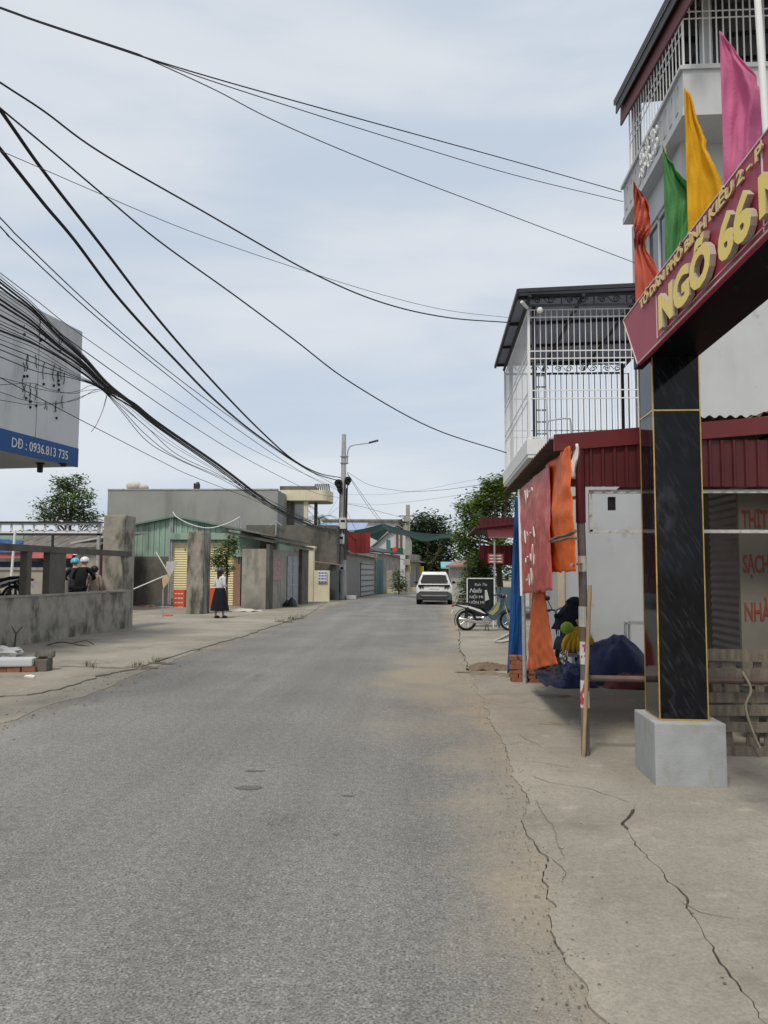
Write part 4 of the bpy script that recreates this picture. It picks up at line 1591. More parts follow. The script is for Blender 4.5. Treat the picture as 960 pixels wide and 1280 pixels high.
    for k0, k1, c, r0 in ((25, 150, (1.22, .285), .315), (70, 205, (0, .285), .33)):
        prof = []
        for k in range(13):
            a = R(k0 + (k1 - k0) * k / 12)
            prof.append((c[0] + r0 * math.cos(a), c[1] + r0 * math.sin(a)))
        for (xa, za), (xb, zb) in zip(prof, prof[1:]):
            mb.bar((xa, 0, za), (xb, 0, zb), .11, .012, up=(0, 1, 0)) if False else mb.bar((xa, 0, za), (xb, 0, zb), .11, .012, up=(-(zb - za), 0, xb - xa))
    mb.build('mudguard', m_black, mt, local=True)
    mb = MB()
    mb.tube(catmull([(.86, -.34, .98), (.92, -.22, 1.0), (1.0, -.06, .98), (1.0, .06, .98), (.92, .22, 1.0), (.86, .34, .98)], 4), .015, 8)
    for s in (-1, 1):
        mb.tube([(.855, s * .345, .98), (.885, s * .27, .99)], .022, 8)
    hb = mb.build('handlebar', m_black, mt, local=True, smooth=True)
    for s in (-1, 1):
        mb = MB()
        mb.tube([(.91, s * .22, 1.0), (.90, s * .30, 1.16)], .007, 6)
        mb.ell((.90, s * .32, 1.19), (.018, .062, .045), 12, 8)
        mb.build('mirror', m_black, hb, local=True, smooth=True)
    mb = MB()
    mb.ell((1.03, 0, .97), (.10, .15, .09), 14, 10)
    mb.build('headlight_cowl', mtail, mt, local=True, smooth=True)
    mb = MB()
    mb.ell((1.10, 0, .965), (.05, .10, .06), 12, 8)
    mb.build('headlight', m_chrome, mt, local=True, smooth=True)
    mb = MB()
    mb.ell((-.37, 0, .70), (.04, .09, .04), 10, 8)
    mb.build('tail_light', mat('red_lens', (.35, .012, .015), .2), mt, local=True, smooth=True)
    mb = MB()
    mb.obox((-.40, 0, .54), (.01, .14, .12), Matrix.Rotation(.35, 3, 'Y'))
    mb.build('number_plate', m_paper, mt, local=True)
    mb = MB()
    mb.tube([(.60, .12, .24), (.56, .2, .01)], .012, 6)
    mb.tube([(.62, -.14, .25), (.62, -.24, .25)], .012, 6); mb.tube([(.62, .14, .25), (.62, .24, .25)], .012, 6)
    mb.tube([(.58, -.10, .22), (.60, -.13, .01)], .012, 6)
    mb.build('kickstand', m_black, mt, local=True)
    return mt


mb_loc = G(583, 788.5)
bike = make_motorbike(mb_loc, R(6), 'black and white motorbike parked on the right roadside by the black signboard')
bl2 = W(700, 810, 12.4); bl2.z = .008
bike2 = dup(bike, V(bl2.x + .50, bl2.y + 1.02, .008), R(246), 'motorbike half hidden under the awning with bananas on its front')
wl = W(18, 742, 18.9)
dup(bike, V(wl.x - .30, wl.y, .68), R(-4), 'dark motorbike with its tail showing above the mouldy left wall')
dup(bike, V(wl.x - .6, wl.y + .75, .68), R(4), 'second dark motorbike farther left behind the mouldy wall')
# flip the two wall bikes so that the tails point right
for o in [o for o in bpy.data.objects if o.name.startswith('motorbike.') and o.parent is None][-2:]:
    o.rotation_euler.z += math.pi
    o.location.x += .25
# bananas, pomelo, jacket on bike2
bx = Vector((bl2.x, bl2.y, 0))
bn = thing('banana_bunch', 'yellow bananas hanging on the motorbike under the awning', 'bananas', W(722, 800, 11.75))
c = ORG[bn.name].copy()
for i in range(7):
    mb = MB()
    s = (i - 3) * .055
    pts = [c + V(s * .3, 0, .20), c + V(s * .8, -.03 - .02 * abs(i - 3), .10), c + V(s * 1.25, -.06, -.03), c + V(s * 1.3, -.02, -.18)]
    mb.tube(catmull(pts, 4), [.012] + [.024 + .012 * math.sin(k / 12 * math.pi) for k in range(11)] + [.008], 8)
    mb.build('banana', mat('banana_yellow', (.72, .46, .035), .55, .15, 8), bn, smooth=True)
mb = MB()
mb.ell(W(709, 785, 11.7), (.10, .10, .095), 16, 12, wob=.08)
tag(mb.build('pomelo', mat('green_fruit', (.26, .40, .04), .5, .15, 6), smooth=True), 'round green pomelo resting above the bananas', 'fruit')
mb = MB()
mb.ell(W(726, 778, 11.8), (.13, .10, .07), 14, 10, wob=.25, seed=3)
tag(mb.build('fruit_bag', mat('tan_bag', (.50, .36, .15), .6, .2, 8), smooth=True), 'small tan bag beside the green pomelo under the awning', 'bag')
mb = MB()
jt = W(710, 752, 11.9)


def jfn(u, v):
    a = 2 * math.pi * u
    r = (.10 + .12 * math.sin(min(1, v * 1.25) * math.pi * .55)) * (1 + .25 * noise.noise(Vector((math.cos(a) * 1.8, math.sin(a) * 1.8, v * 2.5))))
    lean = .18 * (1 - v)
    return V(jt.x + r * 1.05 * math.cos(a) + lean * .6, jt.y + r * .7 * math.sin(a), jt.z - v * .42)


mb.grid(jfn, 28, 14)
mb.ell((jt.x + .10, jt.y, jt.z), (.125, .09, .07), 14, 8, wob=.3, seed=5)
mb.ell((jt.x + .25, jt.y, jt.z - .12), (.07, .06, .15), 12, 8, wob=.3, seed=6)
mb.tube([(jt.x - .04, jt.y - .05, jt.z - .20), (jt.x - .22, jt.y - .06, jt.z - .22)], [.05, .03], 8)
tag(mb.build('jacket', mat('navy_black_cloth', (.012, .014, .024), .85, .3, 8, .4, 25), smooth=True), 'dark navy jacket draped over the handlebar of the motorbike', 'jacket')

# black chalkboard-like shop sign behind the motorbike
sg = G(602, 764)
s0, s1 = onY(584, 764, 23.2), onY(618, 764, 23.2)
top = onY(600, 723, 23.2).z
sgn = thing('shop_sign', 'black standing signboard with white nail and eyelash lettering', 'sign', ((s0.x + s1.x) / 2, 23.2, 0))
mb = MB()
mb.box(s0.x, s1.x, 23.2, 23.24, .30, top)
mb.build('panel', mat('black_board', (.014, .02, .022), .35, .2, 5), sgn)
mb = MB()
for a, b in (((s0.x, .3), (s0.x, top)), ((s1.x, .3), (s1.x, top)), ((s0.x, top), (s1.x, top)), ((s0.x, .3), (s1.x, .3))):
    mb.bar((a[0], 23.19, a[1]), (b[0], 23.19, b[1]), .03)
for x in (s0.x + .03, s1.x - .03):
    mb.bar((x, 23.22, 0), (x, 23.22, .3), .03)
mb.build('frame', m_white_bar, sgn)
mb = MB()
wS = s1.x - s0.x
mb.text('Xuân Thu', frC(s0.x + .2, 23.192, top - .22), .12, .002, .0, width=wS * .5, shear=.35)
mb.text('Nails', frC(s0.x + .07, 23.192, top - .42), .18, .002, .002, width=wS * .46, shear=.3)
mb.text('NỐI MI', frC(s0.x + .07, 23.192, top - .59), .11, .002, .001, width=wS * .5)
mb.text('UỐN MI', frC(s0.x + .07, 23.192, top - .75), .11, .002, .001, width=wS * .54)
mb.prism([V(s1.x - .28, 23.185, top - .35), V(s1.x - .22, 23.185, top - .34), V(s1.x - .15, 23.185, top - .62), V(s1.x - .28, 23.185, top - .68)], (0, .01, 0))
mb.build('lettering', mat('chalk_white', (.50, .50, .48), .8, .2, 20), sgn)


# ================================================================== PEOPLE
def skin_mesh(P, E, root):
    names = list(P)
    me = bpy.data.meshes.new('sk')
    me.from_pydata([Vector(P[k][0]) for k in names], [(names.index(a), names.index(b)) for a, b in E], [])
    ob = bpy.data.objects.new('sk', me)
    COL.objects.link(ob)
    md = ob.modifiers.new('s', 'SKIN')
    md.use_smooth_shade = True
    if not me.skin_vertices: 
        bpy.context.view_layer.objects.active = ob
    sv = me.skin_vertices[0].data
    for i, k in enumerate(names):
        r = P[k][1]
        sv[i].radius = r if isinstance(r, tuple) else (r, r)
        sv[i].use_root = (k == root)
    sb = ob.modifiers.new('u', 'SUBSURF')
    sb.levels = sb.render_levels = 2
    bpy.context.view_layer.update()
    out = bpy.data.meshes.new_from_object(ob.evaluated_get(bpy.context.evaluated_depsgraph_get()))
    vs = [v.co.copy() for v in out.vertices]
    fs = [tuple(p.vertices) for p in out.polygons]
    bpy.data.objects.remove(ob)
    return vs, fs


def hand(P, E, wrist, tip_dir, side, s=1.0):
    """five finger chains rooted in the palm"""
    w0 = Vector(P[wrist][0])
    d = Vector(tip_dir).normalized()
    sd = Vector(side).normalized()
    nm = d.cross(sd)
    pm = wrist + '_palm'
    P[pm] = (w0 + d * .055, (.017, .034))
    E.append((wrist, pm))
    for i, ln in enumerate((.072, .082, .076, .058)):
        b = w0 + d * .095 + sd * (i - 1.5) * .019
        k1, k2, k3 = [pm + 'f%d%d' % (i, j) for j in range(3)]
        P[k1] = (b, .010); P[k2] = (b + d * ln * .5 + nm * .008, .0085); P[k3] = (b + d * ln * .9 + nm * .028, .007)
        E += [(pm, k1), (k1, k2), (k2, k3)]
    k1, k2 = pm + 't1', pm + 't2'
    P[k1] = (w0 + d * .05 - sd * .045, .011); P[k2] = (w0 + d * .085 - sd * .06 + nm * .01, .0085)
    E += [(pm, k1), (k1, k2)]


def make_person(label, loc, rz, pose, helmet=None, top=(.6, .6, .6), skirt=None, trousers=None, hair=None, scale=1.0):
    """pose 'stand' or 'lean'; faces +y locally; feet at z=0"""
    pr = thing('person', label, 'person', loc, rz=rz)
    k = scale
    ln = .28 if pose == 'lean' else 0.0
    P, E = {}, []

    def add(n, p, r, par=None):
        P[n] = (Vector(p) * k, (r[0] * k, r[1] * k) if isinstance(r, tuple) else r * k)
        if par: E.append((par, n))
    add('pelvis', (0, 0, .92), (.14, .10))
    add('waist', (0, ln * .25, 1.06), (.125, .09), 'pelvis')
    add('chest', (0, ln * .7, 1.26), (.15, .10), 'waist')
    add('neckb', (0, ln * 1.05, 1.40), (.07, .06), 'chest')
    add('neck', (0, ln * 1.25 + .01, 1.46), .05, 'neckb')
    add('skull', (0, ln * 1.4 + .02, 1.56), (.072, .085), 'neck')
    add('crown', (0, ln * 1.4 + .015, 1.64), (.068, .08), 'skull')
    for s, n in ((-1, 'l'), (1, 'r')):
        add('sh' + n, (s * .17, ln * .95, 1.37), .052, 'neckb')
        if pose == 'lean':
            add('el' + n, (s * .29, ln * .95 + .10, 1.14), .04, 'sh' + n)
            add('wr' + n, (s * .17, ln * .95 + .32, 1.10), .027, 'el' + n)
            hand(P, E, 'wr' + n, (-s * .3, 1, 0), (0, 0, 1))
        elif pose == 'fold' :
            add('el' + n, (s * .24, -.02, 1.10), .037, 'sh' + n)
            add('wr' + n, (s * .13, .17, 1.10), .025, 'el' + n)
            hand(P, E, 'wr' + n, (-s * .8, .5, .1), (0, 0, 1))
        else:
            add('el' + n, (s * .225, -.02, 1.11), .037, 'sh' + n)
            add('wr' + n, (s * .24, .05, .88), .025, 'el' + n)
            hand(P, E, 'wr' + n, (0, .1, -1), (0, 1, 0))
        st = .10 if s > 0 else -.06
        add('hip' + n, (s * .09, 0, .84), .085, 'pelvis')
        add('kn' + n, (s * .10, st * .7 + .02, .48), .056, 'hip' + n)
        add('an' + n, (s * .10, st - .02, .09), .037, 'kn' + n)
        add('to' + n, (s * .11, st + .14, .035), (.035, .03), 'an' + n)
    P0 = dict(P)
    for n in ('pelvis', 'waist', 'chest'):
        r = P[n][1]
        P0[n] = (P[n][0], (r[0] * .8, r[1] * .8))
    vs, fs = skin_mesh(P0, E, 'pelvis')
    mb = MB()
    mb.add(vs, fs)
    mb.build('body', m_skin, pr, local=True, smooth=True)
    hc = Vector((0, ln * 1.4 + .02, 1.575)) * k
    mb = MB()   # face features
    for s in (-1, 1):
        mb.ell(hc + V(s * .03, .082, .012) * k, (.012, .008, .008), 8, 6)
    split_build(mb, 'eye', m_black, pr, local=True)
    mb = MB()
    mb.ell(hc + V(0, .095, -.015) * k, (.013, .02, .024), 8, 6)
    for s in (-1, 1):
        mb.ell(hc + V(s * .077, -.0, -.005) * k, (.012, .022, .032), 8, 6)
    mb.build('nose_and_ears', m_skin, pr, local=True, smooth=True)
    mb = MB()
    mb.ell(hc + V(0, .085, -.055) * k, (.024, .008, .007), 8, 6)
    mb.build('mouth', mat('lips', (.33, .12, .10), .5), pr, local=True, smooth=True)
    # top garment
    Q, F2 = {}, []
    g = 1.17
    for n in ('pelvis', 'waist', 'chest', 'neckb', 'shl', 'shr', 'ell', 'elr'):
        r = P[n][1]
        Q[n] = (P[n][0], (r[0] * g + .012, r[1] * g + .014) if isinstance(r, tuple) else r * g + .010)
    Q['hem'] = (P['pelvis'][0] + V(0, -.01, -.13) * k, (.165 * k, .125 * k))
    for s, n in ((-1, 'l'), (1, 'r')):
        Q['wr' + n] = (P['el' + n][0].lerp(P['wr' + n][0], .9), .040)
    Q['neckb'] = (P['neckb'][0], (.08, .065))
    if skirt: Q.pop('hem')
    F2 = ([] if skirt else [('pelvis', 'hem')]) + [('pelvis', 'waist'), ('waist', 'chest'), ('chest', 'neckb'), ('neckb', 'shl'), ('neckb', 'shr'), ('shl', 'ell'), ('shr', 'elr'), ('ell', 'wrl'), ('elr', 'wrr')]
    vs, fs = skin_mesh(Q, F2, 'pelvis')
    mb = MB()
    mb.add(vs, fs)
    mb.build('jacket', mat('garment_%d' % int(sum(top) * 1000), top, .85, .15, 9, .3, 40), pr, local=True, smooth=True)
    if skirt:
        mb = MB()

        def sk(u, v):
            a = 2 * math.pi * u
            r = .15 + .15 * v ** .8 + .018 * v * math.sin(a * 9)
            return V(r * 1.08 * math.cos(a), r * .95 * math.sin(a) + .01, 1.03 - v * .78) * k
        mb.grid(sk, 54, 14)
        mb.build('skirt', mat('skirt_cloth', skirt, .9, .2, 8), pr, local=True, smooth=True, solid=.012)
    if trousers:
        Q, F2 = {}, []
        for n in ('pelvis', 'hipl', 'hipr', 'knl', 'knr'):
            r = P[n][1]
            Q[n] = (P[n][0], (r[0] * 1.08 + .008, r[1] * 1.1 + .01) if isinstance(r, tuple) else r * 1.12 + .01)
        for n in 'lr': Q['an' + n] = (P['an' + n][0] + V(0, 0, .02), .055)
        F2 = [('pelvis', 'hipl'), ('pelvis', 'hipr'), ('hipl', 'knl'), ('hipr', 'knr'), ('knl', 'anl'), ('knr', 'anr')]
        vs, fs = skin_mesh(Q, F2, 'pelvis')
        mb = MB()
        mb.add(vs, fs)
        mb.build('trousers', mat('trouser_%d' % int(sum(trousers) * 1000), trousers, .9, .15, 9), pr, local=True, smooth=True)
    for s, n in ((-1, 'l'), (1, 'r')):
        a, t = P['an' + n][0], P['to' + n][0]
        mb = MB()
        mb.ell((a.lerp(t, .5) + V(0, .0, -.03 * k)), (.05, .135, .045), 12, 8)
        mb.build('shoe', m_black, pr, local=True, smooth=True)
    if hair:
        mb = MB()
        mb.ell(hc + V(0, -.018, .02) * k, (.098, .105, .115), 16, 10, z0=-.15)

        def hf(u, v):
            a = math.pi + math.pi * u
            r = .098 + .01 * math.sin(u * 23)
            return hc + V(r * math.cos(a) * (1.0 - .25 * v), r * math.sin(a) * (1 - .1 * v) - .01 - .02 * v, .04 - v * hair) * k
        mb.grid(hf, 20, 10)
        mb.build('hair', mat('dark_brown_hair', (.028, .016, .012), .5, .3, 30), pr, local=True, smooth=True, solid=.02)
    if helmet:
        mb = MB()
        mb.ell(hc + V(0, -.008, .035) * k, (.122, .142, .125), 20, 10, z0=-.12)
        mb.prism([hc + V(x, y, .025) for x, y in ((-.10, .10), (.10, .10), (.08, .18), (-.08, .18))], (0, 0, .012))
        mb.build('helmet', mat('helmet_%d' % int(helmet[0] * 900 + helmet[2] * 90), helmet, .25, .03, 4, coat=.5), pr, local=True, smooth=True)
    return pr


wp = G(274, 772, .022)
wp = W(274, 772, 26.6); wp.z = .024
make_person('woman in pale blouse and long navy skirt standing before the yellow shutter', wp, R(-28), 'fold',
            helmet=(.03, .035, .07), top=(.55, .57, .60), skirt=(.007, .008, .014), hair=.36, scale=1.0)
pp = W(99, 740, 20.6); pp.z = .30
make_person('person in black hooded jacket and white helmet behind the left wall', pp, R(8), 'lean', helmet=(.78, .79, .80), top=(.012, .013, .015), trousers=(.02, .02, .025), scale=.98)
pp = W(94, 740, 21.6); pp.z = .30
make_person('person wearing a light blue helmet, mostly hidden by the black jacket', pp, R(30), 'lean', helmet=(.06, .45, .62), top=(.018, .02, .028), trousers=(.02, .02, .03), scale=.97)
pp = W(117, 740, 21.3); pp.z = .30
make_person('bareheaded person in a beige shirt right of the white helmet', pp, R(25), 'stand', top=(.42, .32, .25), trousers=(.06, .05, .05), hair=.10, scale=.84)

# ================================================================== TREES
def leaves(mb, clumps, n, size, seed, flat=.35, rag=.25):
    rr = random.Random(seed)
    tot = sum(c[1][0] * c[1][1] + c[1][0] * c[1][2] for c in clumps)
    for c, r in clumps:
        c = Vector(c)
        k = int(n * (r[0] * r[1] + r[0] * r[2]) / tot)
        # twig clusters inside the clump
        tw = []
        for i in range(max(6, k // 14)):
            d = Vector((rr.gauss(0, 1), rr.gauss(0, 1), rr.gauss(0, 1))).normalized()
            q = d * (rr.random() ** .35) * (1 + rag * rr.uniform(-1, 1.1))
            tw.append(c + Vector((q.x * r[0], q.y * r[1], q.z * r[2])))
        for i in range(k):
            t = rr.choice(tw)
            p = t + Vector((rr.gauss(0, 1), rr.gauss(0, 1), rr.gauss(0, .8))) * size * 1.5
            a = rr.uniform(0, 6.28)
            tilt = rr.uniform(-.9, .9)
            u = Vector((math.cos(a), math.sin(a), rr.uniform(-.7, .3))).normalized()
            v = u.cross(Vector((rr.uniform(-.6, .6), rr.uniform(-.6, .6), 1))).normalized()
            s = size * rr.uniform(.6, 1.3)
            mb.add([p - u * s, p - v * s * .42 - u * s * .1, p + u * s, p + v * s * .42 - u * s * .1], [(0, 1, 2, 3)])
    return mb


def tree(label, base, trunk_top, tr, clumps, n, size, m, seed, name='tree', group=None, cat='tree'):
    base = Vector(base)
    t = thing(name, label, cat, base, group)
    rr = random.Random(seed)
    mb = MB()
    tt = Vector(trunk_top)
    pts = [base + V(0, 0, -.05)] + [base.lerp(tt, k / 4) + V(rr.uniform(-.06, .06), rr.uniform(-.06, .06), 0) for k in range(1, 4)] + [tt]
    mb.tube(pts, [tr * 1.25, tr, tr * .9, tr * .8, tr * .65], 10)
    for c, r in clumps:
        c = Vector(c)
        s0 = base.lerp(tt, rr.uniform(.6, 1))
        mid = s0.lerp(c, .5) + V(rr.uniform(-.1, .1), rr.uniform(-.1, .1), .1) * r[0]
        mb.tube([s0, mid, c], [tr * .45, tr * .3, tr * .12], 7)
        for i in range(3):
            e = c + V(rr.uniform(-.8, .8) * r[0], rr.uniform(-.8, .8) * r[1], rr.uniform(-.5, .8) * r[2])
            mb.tube([mid, mid.lerp(e, .5) + V(0, 0, .05), e], [tr * .2, tr * .12, tr * .04], 5)
    mb.build('trunk', m_bark, t, smooth=True)
    mb = MB()
    leaves(mb, clumps, n, size, seed)
    mb.build('crown', m, t)
    return t


def clumps_px(lst, D, dy=None):
    """list of (px, py, rpx, rpy) -> clumps at depth D"""
    out = []
    for i, (px, py, rx, ry) in enumerate(lst):
        d = D + (rnd(-1, 1) if dy is None else rnd(-dy, dy))
        out.append((W(px, py, d), (rx * d / F, max(rx, ry) * d / F, ry * d / F)))
    return out


def base_at(px, D, z=0.0):
    p = W(px, 740, D); p.z = z
    return p


tree('broad loose tree rising behind the sheds at far left', base_at(88, 44), W(86, 650, 44), .16,
     clumps_px([(88, 612, 20, 14), (70, 628, 18, 12), (104, 628, 18, 14), (90, 642, 26, 12), (58, 645, 17, 10), (112, 650, 15, 10), (78, 605, 11, 8), (50, 632, 8, 4), (95, 600, 10, 7)], 44), 5200, .12, m_leaf, 5)
tree('leafy green tree overhanging the red roofed shop on the right', base_at(628, 33), W(622, 660, 33), .14,
     clumps_px([(615, 612, 20, 14), (600, 632, 22, 16), (630, 625, 20, 22), (590, 655, 18, 16), (612, 660, 26, 22), (580, 634, 10, 6), (640, 600, 16, 10), (585, 685, 14, 16), (600, 698, 18, 14), (628, 690, 16, 20), (575, 672, 9, 8)], 33, 1.2), 15000, .095, m_leaf_y, 8)
tree('dark rounded tree standing at the far end of the road', base_at(535, 80), W(535, 700, 80), .3,
     clumps_px([(520, 662, 20, 16), (545, 660, 20, 16), (532, 680, 30, 20), (512, 690, 16, 14), (555, 690, 18, 20), (540, 708, 26, 18), (525, 720, 16, 10), (560, 672, 10, 8), (532, 652, 14, 8), (500, 680, 6, 8)], 80, 2.5), 9000, .27, m_leaf_d, 12)
tree('small leafy tree beside the yellow shutter behind the woman', base_at(283, 31.5, .02), W(283, 700, 31.5), .05,
     clumps_px([(280, 690, 13, 12), (288, 676, 9, 8), (272, 702, 9, 9), (284, 712, 9, 8), (292, 684, 6, 5)], 31.5, .3), 2200, .07, m_leaf, 15)
tree('dense climbing shrub beside the black nail signboard', base_at(590, 29), W(590, 735, 29), .05,
     clumps_px([(592, 712, 13, 12), (585, 728, 12, 14), (598, 728, 12, 14), (582, 746, 11, 11), (600, 745, 14, 12), (606, 715, 10, 12), (594, 700, 8, 8), (612, 732, 9, 14)], 29, .5), 7500, .06, m_leaf, 18, name='shrub', cat='shrub')
tree('low green bush on the far left roadside beside the second pole', base_at(499, 58), W(499, 735, 58), .05,
     clumps_px([(499, 726, 7, 8), (503, 734, 7, 6), (495, 734, 6, 6), (499, 718, 5, 5)], 58, .6), 700, .13, m_leaf, 21, name='bush', cat='bush')
def palm(px, py, D, label, seed):
    b = base_at(px, D)
    tp = W(px, py, D)
    t = thing('palm_tree', label, 'palm', b)
    mb = MB()
    mb.tube([b, b.lerp(tp, .5) + V(.1, 0, 0), tp], [.16, .13, .10], 8)
    mb.build('trunk', m_bark, t)
    mb = MB()
    rr = random.Random(seed)
    for i in range(15):
        a = i * 2.4
        el = rr.uniform(.1, 1.1)
        L_ = rr.uniform(1.3, 1.9)
        prev = None
        for k in range(7):
            s = k / 6
            p = tp + V(math.cos(a) * L_ * s, math.sin(a) * L_ * s, L_ * (math.sin(el) * s - .9 * s * s))
            if prev:
                d = (p - prev)
                side = d.cross(V(0, 0, 1)).normalized()
                for sg in (-1, 1):
                    for j in range(3):
                        q = prev.lerp(p, j / 3)
                        mb.add([q, q + d * .4 / 3, q + side * sg * .38 * (1 - .6 * s) + d * .9 + V(0, 0, -.12)], [(0, 1, 2)])
            prev = p
    mb.build('crown', m_leaf_d, t)
palm(369, 634, 58, 'palm with drooping fronds seen under the cream porch roof', 3)
palm(399, 648, 62, 'small palm showing between cream porch and utility pole', 6)

# ================================================================== LEFT SIDE
# ------------------------------------------------------------------ mouldy wall with gate pillar and concrete frame
wall = thing('boundary_wall', 'mouldy grey concrete wall with a tall gate pillar and open concrete frame', 'wall', (-8.9, 17, 0))
m_wall = mat('mouldy_wall', (0.33, 0.31, 0.265), .92, .25, 4, .5, 35, stain=(BLACKMOLD, 0.55, 0.12, (2.6, 1.6, 1.1), .82), stain2=((.38, .36, .31), .60, .08, (5, 4, 2.2), .6))
pA, pB = G(0, 812.5), G(160, 786)
dirw = (pB - pA).normalized()
p0 = pA - dirw * 7
p1 = pB + dirw * .1
nrm = V(-dirw.y, dirw.x, 0)


def wseg(mb, s0, s1, z0, z1, t=.18, off=0.0):
    a = p0 + dirw * s0 + nrm * off
    b = p0 + dirw * s1 + nrm * off
    mb.prism([V(a.x, a.y, z0), V(b.x, b.y, z0), V(b.x, b.y, z1), V(a.x, a.y, z1)], nrm * t)


LW = (p1 - p0).length
mb = MB()
wseg(mb, 0, LW, 0, 1.04)
wl_o = mb.build('base_wall', m_wall, wall)
mb = MB()
wseg(mb, 0, LW, 1.0401, 1.085, .22, -.02)
mb.build('coping', m_conc_mid, wall)


def sx(px):   # distance along the wall for a pixel column
    best = min((abs((CM.transposed() @ ((p0 + dirw * (i * .02) + V(0, 0, 1.3)) - CAM)).x / -(CM.transposed() @ ((p0 + dirw * (i * .02) + V(0, 0, 1.3)) - CAM)).z * F + 480 - px), i * .02) for i in range(int(LW / .02) + 100))
    return best[1]


mb = MB()
for a, b in ((sx(33), sx(39)), (sx(62), sx(82))):
    wseg(mb, a, b, 1.086, 2.02, .16, .01)
split_build(mb, 'post', m_conc_dark, wall)
mb = MB()
wseg(mb, 0, LW, 2.0201, 2.16, .2, -.01)
mb.build('beam', m_conc_dark, wall)
mb = MB()
mb.prism([W(127, 786, 21.6) * 1, W(157, 786, 21.6) * 1, W(166, 784, 22.2) * 1, W(136, 784, 22.2)], (0, 0, .01))
pl = W(128, 700, 21.55); pr_ = W(156, 700, 21.55)
mb = MB()
mb.box(pl.x, pr_.x, pl.y, pl.y + .75, -.02, 3.18)
mb.build('gate_pillar', m_wall, wall, bevel=.03)

mb = MB()
qa, qb = W(232, 769, 29), W(253, 769, 29)
mb.box(qa.x, qb.x, qa.y, qa.y + .95, 0, 3.12)
tag(mb.build('gate_pillar', m_conc_old, bevel=.03), 'freestanding weathered concrete gate pillar in front of the yellow shutter', 'pillar')

# rubble at lower left
rb_ = thing('rubble_step', 'broken white-plastered brick block lying at the left edge of the pavement', 'rubble', G(15, 840))
c = G(12, 842)
mb = MB()
mb.obox(c + V(-.10, .1, .17), (.85, .34, .12), Matrix.Rotation(.18, 3, 'Z'))
mb.build('plaster_slab', m_white, rb_, bevel=.03)
for i in range(4):
    mb = MB()
    mb.obox(c + V(-.38 + i * .215, .06 + i * .03, .06), (.20, .28, .10), Matrix.Rotation(.18 + rnd(-.1, .1), 3, 'Z'))
    mb.build('brick', m_brick, rb_, bevel=.012)
c = G(46, 841)
mb = MB()
mb.obox(c + V(0, .1, .11), (.30, .26, .20), Matrix.Rotation(.1, 3, 'Z'))
tag(mb.build('stone_block', m_conc_dark, bevel=.03), 'dark square stone block beside the white plaster rubble', 'stone')
mb = MB()
mb.ell(c + V(.02, .2, .25), (.16, .13, .08), 14, 8, wob=.5, seed=4)
tag(mb.build('stone', m_conc_dark, smooth=True), 'rounded dark stone resting on the square block', 'stone')
mb = MB()
mb.ell(G(6, 822) + V(0, 0, .1), (.28, .2, .10), 14, 8, wob=.6, seed=8)
tag(mb.build('plastic_bag', m_paper, smooth=True), 'crumpled white bag behind the plaster rubble at left edge', 'bag')
mb = MB()
mb.ell(G(44, 846) + V(.03, -.22, .03), (.08, .05, .03), 10, 6, wob=.5, seed=9)
tag(mb.build('paper_scrap', m_paper, smooth=True), 'small white paper scrap in front of the dark stone', 'litter')

# branches at the foot of the wall
mb = MB()
b0 = G(58, 808)
mb.tube(catmull([b0 + V(0, 0, .02), b0 + V(.35, -.05, .10), b0 + V(.7, .0, .04), b0 + V(1.0, -.1, .02)]), .015, 6)
mb.tube([b0 + V(.5, 0, .06), b0 + V(.8, .15, .13), b0 + V(.95, .2, .03)], .012, 6)
tag(mb.build('branch', m_bark), 'dark dry branch lying at the foot of the mouldy wall', 'branch')
mb = MB()
b0 = G(18, 810)
mb.tube([b0 + V(0, 0, 0), b0 + V(.05, -.05, .3), b0 + V(-.08, -.05, .5)], [.02, .016, .006], 6)
mb.tube([b0 + V(.05, -.05, .3), b0 + V(.2, -.08, .45)], .010, 6)
tag(mb.build('twig', m_bark), 'thin twig leaning upright against the mouldy wall', 'branch')

# ------------------------------------------------------------------ billboard building at far left
bd_ = V(math.sin(R(8.8)), math.cos(R(8.8)), 0)
bn_ = V(-bd_.y, bd_.x, 0)      # to the left
E0 = W(100, 500, 17)
bz0, bz1 = W(97, 584, 17).z, W(103, 415, 17).z
bb = thing('billboard', 'big grey billboard with faded marks and a blue phone number band', 'billboard', V(E0.x - 1, E0.y - 3, 0))


def bx_(s0, s1, t0, t1, z0, z1, mb=None):
    mb = mb or MB()
    a, b = E0 - bd_ * s0, E0 - bd_ * s1
    mb.prism([V(*(a + bn_ * t0)[:2], z0), V(*(b + bn_ * t0)[:2], z0), V(*(b + bn_ * t1)[:2], z0), V(*(a + bn_ * t1)[:2], z0)], V(0, 0, z1 - z0))
    return mb


band = .42
bx_(0, 9, .05, 4.5, bz0 + .01, bz1 - .01).build('box', mat('grey_panel_side', (.42, .43, .44), .7, .1, 1), bb)
pn = bx_(0, 9, .0, .049, bz0 + band, bz1).build('panel', mat('grey_sign_panel', (.60, .61, .62), .55, .06, .8, stain=((.26, .27, .28), .62, .1, (.8, .8, .3), .6)), bb)
bl_ = bx_(-.005, 9, -.01, .049, bz0, bz0 + band - .002).build('blue_band', mat('blue_band', (.012, .085, .27), .45, .06, 3), bb)
ML = Matrix(((-bd_.x * -1, 0, -bn_.x, 0), (-bd_.y * -1, 0, -bn_.y, 0), (0, 1, 0, 0), (0, 0, 0, 1)))


def frB(s, z, t=-.012):
    p = E0 - bd_ * s + bn_ * t
    return Matrix(((bd_.x, 0, -bn_.x, p.x), (bd_.y, 0, -bn_.y, p.y), (0, 1, 0, z), (0, 0, 0, 1)))


